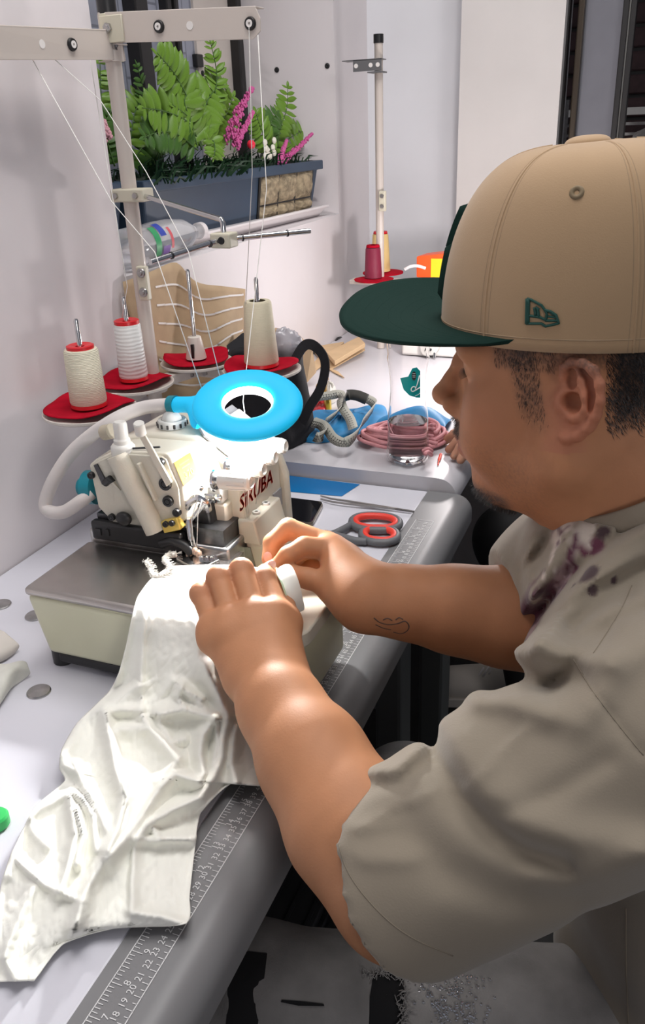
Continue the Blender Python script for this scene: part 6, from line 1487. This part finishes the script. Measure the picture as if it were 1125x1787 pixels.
# brim
G4 = []; NB_, NR = 72, 16
def brim(th, t):
    b0 = HM @ (crown(th, 0.035, -0.15) - H0)*100
    c = math.cos(th*1.0); ang = th/1.26*math.pi/2
    ox = CF + 3.35 + 16.7*max(0, math.cos(ang))**0.66; oy = 8.45*math.copysign(abs(math.sin(ang))**0.80, math.sin(ang))
    x = b0[0] + (ox-b0[0])*t; y = b0[1] + (oy-b0[1])*t
    z = b0[2] + (1.55*t*(1 - 0.15*t))*max(0, math.cos(ang))**0.5 - 0.004*y*y*t*max(0, math.cos(ang)) - 0.20*y*t*max(0, math.cos(ang))**0.35
    return h(x, y, z)
for i in range(NR+1): G4.append([tuple(brim(-1.26 + 2.52*j/NB_, i/NR)) for j in range(NB_+1)])
MB().grid(G4).build('cap_brim', M['cap_green'], cap, smooth=180, solid=0.0034)
for k in range(6):
    t = 0.28 + 0.12*k; MB().tube([tuple(brim(-1.15 + 2.3*j/60, t) + hu*0.00145) for j in range(61)], 0.00040, 5).build('brim_stitching', M['cap_green'], cap, smooth=180)

# ---------------------------------------------------------------- t-shirt
SH = SDF()
SH.ell(CH + [0.01, 0, 0.0], [.135, .200, .165], None, .05); SH.ell([.125, .67, .66], [.150, .195, .18], None, .05); SH.ell([.14, .67, .52], [.165, .20, .10], None, .05)
SH.cap(NB + [0.01, 0, -0.02], NS + [0.01, 0, -.005], .062, .072, .05); SH.cap(NB + [0.01, 0, -0.02], FS + [.01, 0, 0], .062, .066, .05)
SH.cap(NB + [0, 0, -.03], CH + [-.02, 0, 0.02], .075, .11, .05)
NSs = dep(1102, 1302, .575); hc = dep(738, 1506, .575); hn_w = RW @ np.array([-.66, -.42, -.62])
SH.sleeve(NSs, hc + (hc - NSs)*0.35, .081, .067, hc, hn_w, .012, .04)
fc = dep(899, 1050, .79); fnn = RW @ np.array([-.90, -.30, -.1])
SH.sleeve(FS + [0.01, 0, -.005], fc + (fc - FS)*0.35, .066, .047, fc, fnn, .010, .03)
# openings
nk = h(-2.5, 0, -5); nk2 = h(-6.8, 0, -15.0)
SH.cap(nk, nk + (nk2-nk)*1.05, .066, .069, .006, -1)
SH.cut([.14, .67, .475], [0, 0, -1], [-.1, .4, .3], [.4, .95, .475], .003)
# folds of the cloth: (pixel line, depth in metres, width on either side); minus raises, plus sinks
def pix(P):
    c = (P - CAM) @ RW; z = np.maximum(-c[..., 2], 0.05); return np.stack([562.5 + FPX*c[..., 0]/z, 893.5 - FPX*c[..., 1]/z], -1)
FOLDS = [([(1125, 900), (1060, 942), (1003, 994), (950, 1062)], .0042, 7, 13), ([(1125, 940), (1069, 972), (1003, 1030), (948, 1090)], .0045, 7, 14), ([(1125, 984), (1040, 1022), (980, 1066)], .0038, 7, 14), ([(1125, 1060), (1060, 1085), (990, 1125)], .0035, 9, 16), ([(978, 890), (950, 950), (915, 990)], .0035, 6, 10), ([(905, 985), (908, 1030), (925, 1078)], .0035, 6, 8),
 ([(590, 1440), (640, 1450), (700, 1435)], -.0022, 8, 12), ([(880, 1420), (960, 1390), (1060, 1330)], .0035, 14, 22),
 ([(907, 1131), (950, 1136), (1002, 1148), (1060, 1150)], -.010, 26, 30), ([(862, 1196), (900, 1185), (960, 1196), (1004, 1186)], .010, 20, 26), ([(835, 1222), (880, 1222), (960, 1250)], -.008, 22, 26),
 ([(755, 1288), (768, 1330), (812, 1401), (864, 1453), (915, 1485), (985, 1508)], .013, 26, 20), ([(800, 1290), (850, 1380), (920, 1440), (1010, 1470), (1125, 1480)], -.010, 40, 40), ([(940, 1530), (1040, 1525), (1125, 1500)], -.008, 30, 30),
 ([(921, 1267), (870, 1318), (811, 1382)], -.0025, 6, 10), ([(613, 1453), (690, 1412), (761, 1382)], -.0022, 6, 9), ([(600, 1385), (640, 1368), (700, 1365), (745, 1318)], .0025, 14, 12), ([(640, 1345), (690, 1345), (735, 1305)], -.006, 14, 14),
 ([(911, 1111), (945, 1065), (975, 1030), (1005, 1000)], .008, 14, 18), ([(900, 1085), (930, 1040), (965, 985), (995, 930)], -.006, 14, 12), ([(1125, 935), (1060, 985), (1012, 1020), (960, 1080), (938, 1112)], -.011, 20, 26), ([(1125, 1000), (1060, 1035), (1000, 1090)], .007, 20, 26),
 ([(880, 1000), (900, 1045), (905, 1080)], .005, 10, 10), ([(930, 935), (915, 985), (925, 1040)], -.006, 14, 14), ([(1058, 1105), (1000, 1150), (960, 1200)], .007, 16, 20), ([(1125, 1130), (1070, 1180), (1010, 1260)], -.006, 30, 30), ([(700, 1440), (780, 1520), (880, 1560), (1000, 1560)], .006, 40, 40), ([(590, 1480), (640, 1500), (720, 1500)], -.003, 16, 20),
 ([(1000, 1150), (1030, 1200), (1075, 1260), (1122, 1318)], .0028, 7, 7), ([(1102, 1022), (1085, 1060), (1058, 1105), (1035, 1140)], .0022, 6, 6)]
def shirt_disp(P):
    U2 = pix(P); o = 0.0030*vnoise(P, 16, 3) + 0.0012*vnoise(P, 38, 4)
    for pts, A, wl, wr in FOLDS:
        q = np.array(pts); lo_, hi_ = q.min(0) - 90, q.max(0) + 90
        if np.any(U2.reshape(-1, 2).max(0) < lo_) or np.any(U2.reshape(-1, 2).min(0) > hi_): continue
        best = np.full(P.shape[:-1], 1e9); sd = np.zeros(P.shape[:-1])
        for a, b in zip(q[:-1].astype(float), q[1:].astype(float)):
            d = b-a; w_ = U2-a; t = np.clip((w_ @ d)/(d @ d), 0, 1); e = w_ - t[..., None]*d; D = np.hypot(e[..., 0], e[..., 1]); k = D < best
            sd = np.where(k, d[0]*w_[..., 1]-d[1]*w_[..., 0], sd); best = np.where(k, D, best)
        o = o + A*np.exp(-(best/np.where(sd > 0, wl, wr))**2)
    return o
SV, SQ = SH.mesh(0.003, shirt_disp); SV, SQ = biggest(SV, SQ); SV = relax(SV, SQ, 3, 0.5)
for c_h, n_h, r_h in ((hc, hn_w, .13), (fc, fnn, .08)):   # even out the sleeve hems
    m_ = ((np.abs((SV - c_h) @ (n_h/np.linalg.norm(n_h))) < .012) & (np.linalg.norm(SV - c_h, axis=1) < r_h))[:, None]; SR = relax(SV, SQ, 9, 0.5); SV = np.where(m_, SR, SV)
M['shirt'] = mat('grey_tshirt', (0.245, 0.207, 0.155), 0.9, attr='Col', bump=(700, 0.25, 0.0005), sheen=0.3)
sc = np.tile(np.array([0.245, 0.207, 0.155]), (len(SV), 1)) * (1 + 0.05*vnoise(SV, 5, 6))[:, None]
def paint(pts, w_, c, seed, cover):
    global sc
    d = seg_dist(SV, [np.array(p) for p in pts]); m = np.clip((w_ - d)/(w_*0.35), 0, 1)*np.clip(0.5 + (vnoise(SV*np.array([1, 1, 0.45]), 75, seed) + 0.5*vnoise(SV, 190, seed+1))*6 + cover, 0, 1)
    sc = sc*(1-m[:, None]) + np.array(c)*m[:, None]
SB = bvh_of(SV, SQ)
def sh(px, py): return hit(SB, px, py, 0.0)
def pxs(pts): 
    r = [sh(*p) for p in pts]; return [tuple(q) for q in r if q is not None]
st1 = pxs([(1005, 905), (985, 940), (965, 990), (948, 1030), (930, 1065), (915, 1105)]); st2 = pxs([(1035, 955), (1000, 990), (970, 1025), (945, 1065), (925, 1105)]); st3 = pxs([(995, 890), (1020, 905), (1045, 930)])
if len(st1) > 1: paint(st1, .016, (0.50, 0.43, 0.38), 11, 0.1); paint(st1, .015, (0.085, 0.025, 0.045), 13, -0.2)
if len(st2) > 1: paint(st2, .011, (0.10, 0.022, 0.045), 15, 0.3); paint(st2, .010, (0.42, 0.30, 0.31), 17, -0.6)
if len(st3) > 1: paint(st3, .018, (0.50, 0.44, 0.38), 19, -0.1); paint(st3, .014, (0.07, 0.03, 0.04), 21, -0.9)
for px, py, r in ((1067, 877, .0035), (1070, 1011, .003), (1026, 1000, .008), (1032, 1030, .004), (1052, 928, .005), (1000, 1022, .003)):
    q = sh(px, py)
    if q is not None:
        d = np.linalg.norm((SV - np.array(q)), axis=1) + 0.003*vnoise(SV, 160, 23); m = np.clip((r*1.3-d)/(r*0.4), 0, 1)[:, None]; sc = sc*(1-m) + np.array([0.045, 0.022, 0.026])*m
shirt = skin_object('tshirt', SV, SQ, M['shirt'], man, sc)
M['shirt_plain'] = mat('shirt_rib', (0.245, 0.207, 0.155), 0.9, bump=(500, 0.4, 0.0006))
M['shirt_seam'] = mat('shirt_seam', (0.20, 0.168, 0.125), 0.9)
def seamline(lines, r=0.0005, m='shirt_seam'):
    for l_ in lines: decal(SB, [l_], r, 'shirt_seam', M[m], shirt, -0.0001, 6, 8)
seamline([[(1102, 1022), (1085, 1060), (1058, 1105), (1035, 1140)], [(1000, 1150), (1030, 1200), (1075, 1260), (1122, 1318)], [(590, 1385), (585, 1430), (598, 1500), (625, 1550), (675, 1605), (725, 1640), (790, 1668)]])
seamline([[(1092, 1585), (1092, 1680), (1096, 1786)]], 0.0008)
M['cord'] = mat('pale_cord', (0.40, 0.37, 0.32), 0.8)
seamline([[(889, 1662), (897, 1700), (907, 1745), (920, 1790)]], 0.0010, 'cord')
# collar
cc = []
for j in range(61):
    q = 2*math.pi*j/60; a = (nk2-nk)/np.linalg.norm(nk2-nk); e1_ = np.cross(a, hs_); e1_ /= np.linalg.norm(e1_)
    cc.append(tuple(nk + (nk2-nk)*0.86 + e1_*0.0685*math.cos(q)*1.03 + hs_*0.0685*math.sin(q)))
# jeans
JN = SDF(); kn_n = np.array([-.29, .475, .495]); kn_f = np.array([-.24, .84, .44])
JN.cap([.14, .57, .49], kn_n, .088, .068, .04); JN.cap([.14, .77, .49], kn_f, .090, .072, .04); JN.ell([.15, .67, .48], [.15, .18, .10], None, .04)
JN.cap(kn_n, [-.24, .50, .09], .066, .052, .03); JN.cap(kn_f, [-.22, .86, .09], .066, .052, .03)
JV, JQ = JN.mesh(0.005, lambda P: 0.004*vnoise(P, 14, 5) + 0.003*np.abs(vnoise(P, 30, 6))); JV = relax(JV, JQ, 1)
M['denim'] = mat('washed_denim', (0.30, 0.29, 0.28), 0.85, noise=(9, 0.6), bump=(600, 0.5, 0.0008))
# collar band
G5 = []
for (rr_, ff) in ((.0650, .40), (.0672, .36), (.0695, .37), (.0715, .45), (.0740, .60), (.0700, .64), (.0650, .52)):
    G5.append([tuple(nk + (nk2-nk)*(ff + 0.03*math.cos(2*math.pi*j/60)) + e1_*rr_*1.03*math.cos(2*math.pi*j/60) + hs_*rr_*math.sin(2*math.pi*j/60)) for j in range(61)])
MB().grid(G5 + [G5[0]]).build('collar', M['shirt_plain'], shirt, smooth=180)
jeans = skin_object('jeans', JV, JQ, M['denim'], man)
JB = bvh_of(JV, JQ)
def jpatch(pts, nm, m, out):
    c = np.mean(pts, 0); G = []
    for t in (0.01, 0.35, 0.7, 1.0):
        row_ = []
        for x, y in pts + [pts[0]]:
            q = hit(JB, c[0]+(x-c[0])*t, c[1]+(y-c[1])*t, out)
            if q is None: return None
            row_.append(q)
        G.append(row_)
    return MB().grid(G).build(nm, m, jeans, smooth=180)
M['hole'] = M['hole']; M['tear'] = mat('tear_black', (0.004, 0.004, 0.005), 0.9); M['fray'] = mat('fray', (0.26, 0.25, 0.24), 0.9)
jpatch([(652, 1699), (675, 1697), (703, 1702), (705, 1740), (700, 1788), (644, 1788), (645, 1740)], 'torn_hole', M['tear'], 0.0012)
jpatch([(405, 1664), (435, 1662), (466, 1665), (462, 1700), (450, 1788), (395, 1788), (398, 1720)], 'torn_hole', M['tear'], 0.0012)
jpatch([(492, 1745), (530, 1748), (565, 1752), (566, 1756), (520, 1755), (490, 1749)], 'torn_hole', M['tear'], 0.0012)
b = MB()
for i in range(150):
    if i < 90: px_, py_ = 703 + rng.normal(0, 5), rng.uniform(1702, 1788)
    else: px_, py_ = rng.uniform(630, 705), 1700 + rng.normal(0, 3)
    p, q = hit(JB, px_, py_, 0.0015), hit(JB, px_ + rng.normal(0, 7), py_ + rng.normal(0, 7), 0.004)
    if p is not None and q is not None: b.tube([p, p.lerp(q, 0.5) + Vector((0, 0, 0.001)), q], 0.0004, 4)
if b.v: tag(b.build('frayed_threads', M['fray'], jeans, smooth=180, weld=0), kind='stuff')
b = MB()
for i in range(210):
    px_, py_ = rng.normal(790, 30), rng.uniform(1688, 1788)
    px_ += (py_-1740)*0.3
    q = hit(JB, px_, py_, 0.0006)
    if q is not None: b.ball(q, rng.choice([0.0011, 0.0015, 0.002]), 6, 4)
if b.v: tag(b.build('rhinestones', mat('rhinestone', (0.75, 0.76, 0.78), 0.08, 0.85), jeans, smooth=0, weld=0), 'cluster of shiny rhinestones on the thigh', kind='stuff')
M['shoe'] = mat('shoe_dark', (0.03, 0.03, 0.03), 0.6)
for kx, ky in ((-.24, .50), (-.22, .86)):
    sd = SDF(); sd.cap([kx+.03, ky, .045], [kx-.14, ky, .035], .042, .036, .02); sd.cap([kx+.02, ky, .06], [kx+.0, ky, .10], .045, .045, .03); sd.cut([kx, ky, .003], [0, 0, -1], [kx-.3, ky-.2, -.1], [kx+.3, ky+.2, .003], .002)
    a_, q_ = sd.mesh(.006); skin_object('shoe', a_, q_, M['shoe'], man)

# stools
M['stool'] = mat('stool_black', (0.012, 0.012, 0.013), 0.5)
def stool(x, y, z, label):
    t = thing('stool', label, 'stool', (x, y, 0))
    MB().lathe([(0, z-.045), (.15, z-.045), (.165, z-.035), (.165, z-.012), (.15, z), (0, z)], (x, y, 0), n=32).build('seat', M['stool'], t, smooth=40)
    for k in range(4):
        a = math.pi/4 + k*math.pi/2; MB().tube([(x+.11*math.cos(a), y+.11*math.sin(a), z-.045), (x+.17*math.cos(a), y+.17*math.sin(a), 0.001)], .012, 10).build('leg', M['stool'], t)
stool(.17, .67, .385, 'round black stool under the man in the grey t-shirt')
stool(.12, 1.62, .40, 'round black stool under the person in black clothes')
# ================================================================ second person behind him
p2 = thing('person', 'person in black clothes seated behind the man, one hand on the second table', 'person', (0.10, 1.62, 0.0))
S2 = SDF(); hd = ony(1118, 262, 1.62); hd = np.array([hd[0]+.02, 1.62, hd[2]-.10])
S2.ell(hd, [.095, .075, .115], None, .02); S2.ell(hd + [-.05, 0, -.05], [.05, .058, .07], None, .03); S2.cap(hd + [0, 0, -.08], hd + [.03, 0, -.20], .052, .058, .03); S2.cap(hd + [-.085, 0, -.01], hd + [-.11, 0, -.035], .012, .014, .02)
tc2 = hd + [.06, 0, -.36]; S2.ell(tc2, [.13, .18, .20], None, .05); S2.ell([.12, 1.62, .58], [.14, .18, .20], None, .05)
hn2 = onz(798, 768, Z2 + .020); el2 = np.array([-.06, 1.40, .86]); shn = tc2 + [0, -.17, .09]
S2.cap(shn, el2, .05, .042, .03); wr_ = np.array([-.215, 1.385, .812]); S2.cap(el2, wr_, .042, .027, .02)
kn0 = [onz(px, py, Z2+z) for px, py, z in ((812, 758, .026), (816, 768, .026), (818, 777, .024), (820, 785, .022))]
tip = [onz(px, py, Z2+z) for px, py, z in ((775, 770, .008), (783, 785, .009), (792, 796, .009), (803, 803, .009))]
for a, e in zip(kn0, tip):
    S2.cap(wr_, a, .018, .012, .015); m_ = (a + e)/2 + [0, 0, .006]; S2.cap(a, m_, .0098, .009, .006); S2.cap(m_, e, .009, .0072, .005)
S2.cap([.10, 1.54, .50], [-.22, 1.50, .52], .085, .07, .04); S2.cap([.10, 1.72, .50], [-.22, 1.76, .52], .085, .07, .04); S2.cap([-.22, 1.50, .52], [-.16, 1.55, .10], .06, .045, .03); S2.cap([-.22, 1.76, .52], [-.18, 1.80, .10], .06, .045, .03)
a_, q_ = S2.mesh(.0036); a_ = relax(a_, q_, 1)
cl = np.tile(np.array([0.008, 0.008, 0.009]), (len(a_), 1)); sk = (a_[:, 0] < -.13) & (a_[:, 2] > .765) & (a_[:, 1] < 1.5); cl[sk] = (0.44, 0.22, 0.14)
fc2 = np.linalg.norm(a_ - hd, axis=1) < .16; cl[fc2 & (a_[:, 2] > hd[2]-.14)] = (0.40, 0.21, 0.14)
hairm = fc2 & ((a_[:, 2] > hd[2] + .02) | (a_[:, 0] > hd[0] + .01)); cl[hairm] = (0.008, 0.007, 0.007)
skin_object('body', a_, q_, mat('second_person', (0.02, 0.02, 0.02), 0.7, attr='Col'), p2, cl)
hr = SDF(); hr.ell(hd + [.012, 0, .02], [.105, .088, .118], None, .02); hr.cut(hd + [-.055, 0, 0], [-1, 0, .15], hd - .2, hd + .2, .01)
a_, q_ = hr.mesh(.005, lambda P: 0.006*vnoise(P, 60, 2)); skin_object('hair', a_, q_, M['hair'], p2)
# white sneaker on the floor beyond
fl = onz(838, 1235, 0.0)
sn = thing('sneaker', 'white sneaker with laces on the dark floor beyond the table legs', 'shoe', (float(fl[0]), float(fl[1]), 0.0))
sx, sy = float(fl[0]), float(fl[1]) + 0.02
sd = SDF(); D_ = np.array([0.62, 0.0, 0]); sd.cap([sx-.07, sy, .045], [sx+.08, sy+.05, .05], .040, .044, .02); sd.cap([sx+.05, sy+.04, .08], [sx+.08, sy+.05, .12], .046, .044, .03); sd.cut([sx, sy, .004], [0, 0, -1], [sx-.3, sy-.3, -.1], [sx+.3, sy+.3, .004], .002)
a_, q_ = sd.mesh(.005); M['shoe_w'] = mat('shoe_white', (0.55, 0.51, 0.46), 0.6); skin_object('upper', a_, q_, M['shoe_w'], sn)
b = MB(); pts = [(sx-.07+.046*math.cos(a), sy+.046*math.sin(a)) for a in [math.pi/2 + math.pi*k/10 for k in range(11)]]; pts += [(sx+.09+.046*math.cos(a), sy+.05+.046*math.sin(a)) for a in [-math.pi/2 + math.pi*k/10 for k in range(11)]]
b.prism([(x, y, 0.0005) for x, y in pts], (0, 0, .026)).build('sole', M['shoe_w'], sn, smooth=40, bevel=.003)
b = MB()
for k in range(5):
    t = k/4; c0 = Vector((sx-.005+.055*t, sy+.018+.02*t, .086+.028*t)); b.tube([c0 + Vector((-.01, -.028, -.014)), c0 + Vector((0, -.012, .004)), c0 + Vector((.006, .016, .003)), c0 + Vector((.01, .03, -.012))], .0028, 6)
b.build('laces', M['tray'], sn, smooth=180)
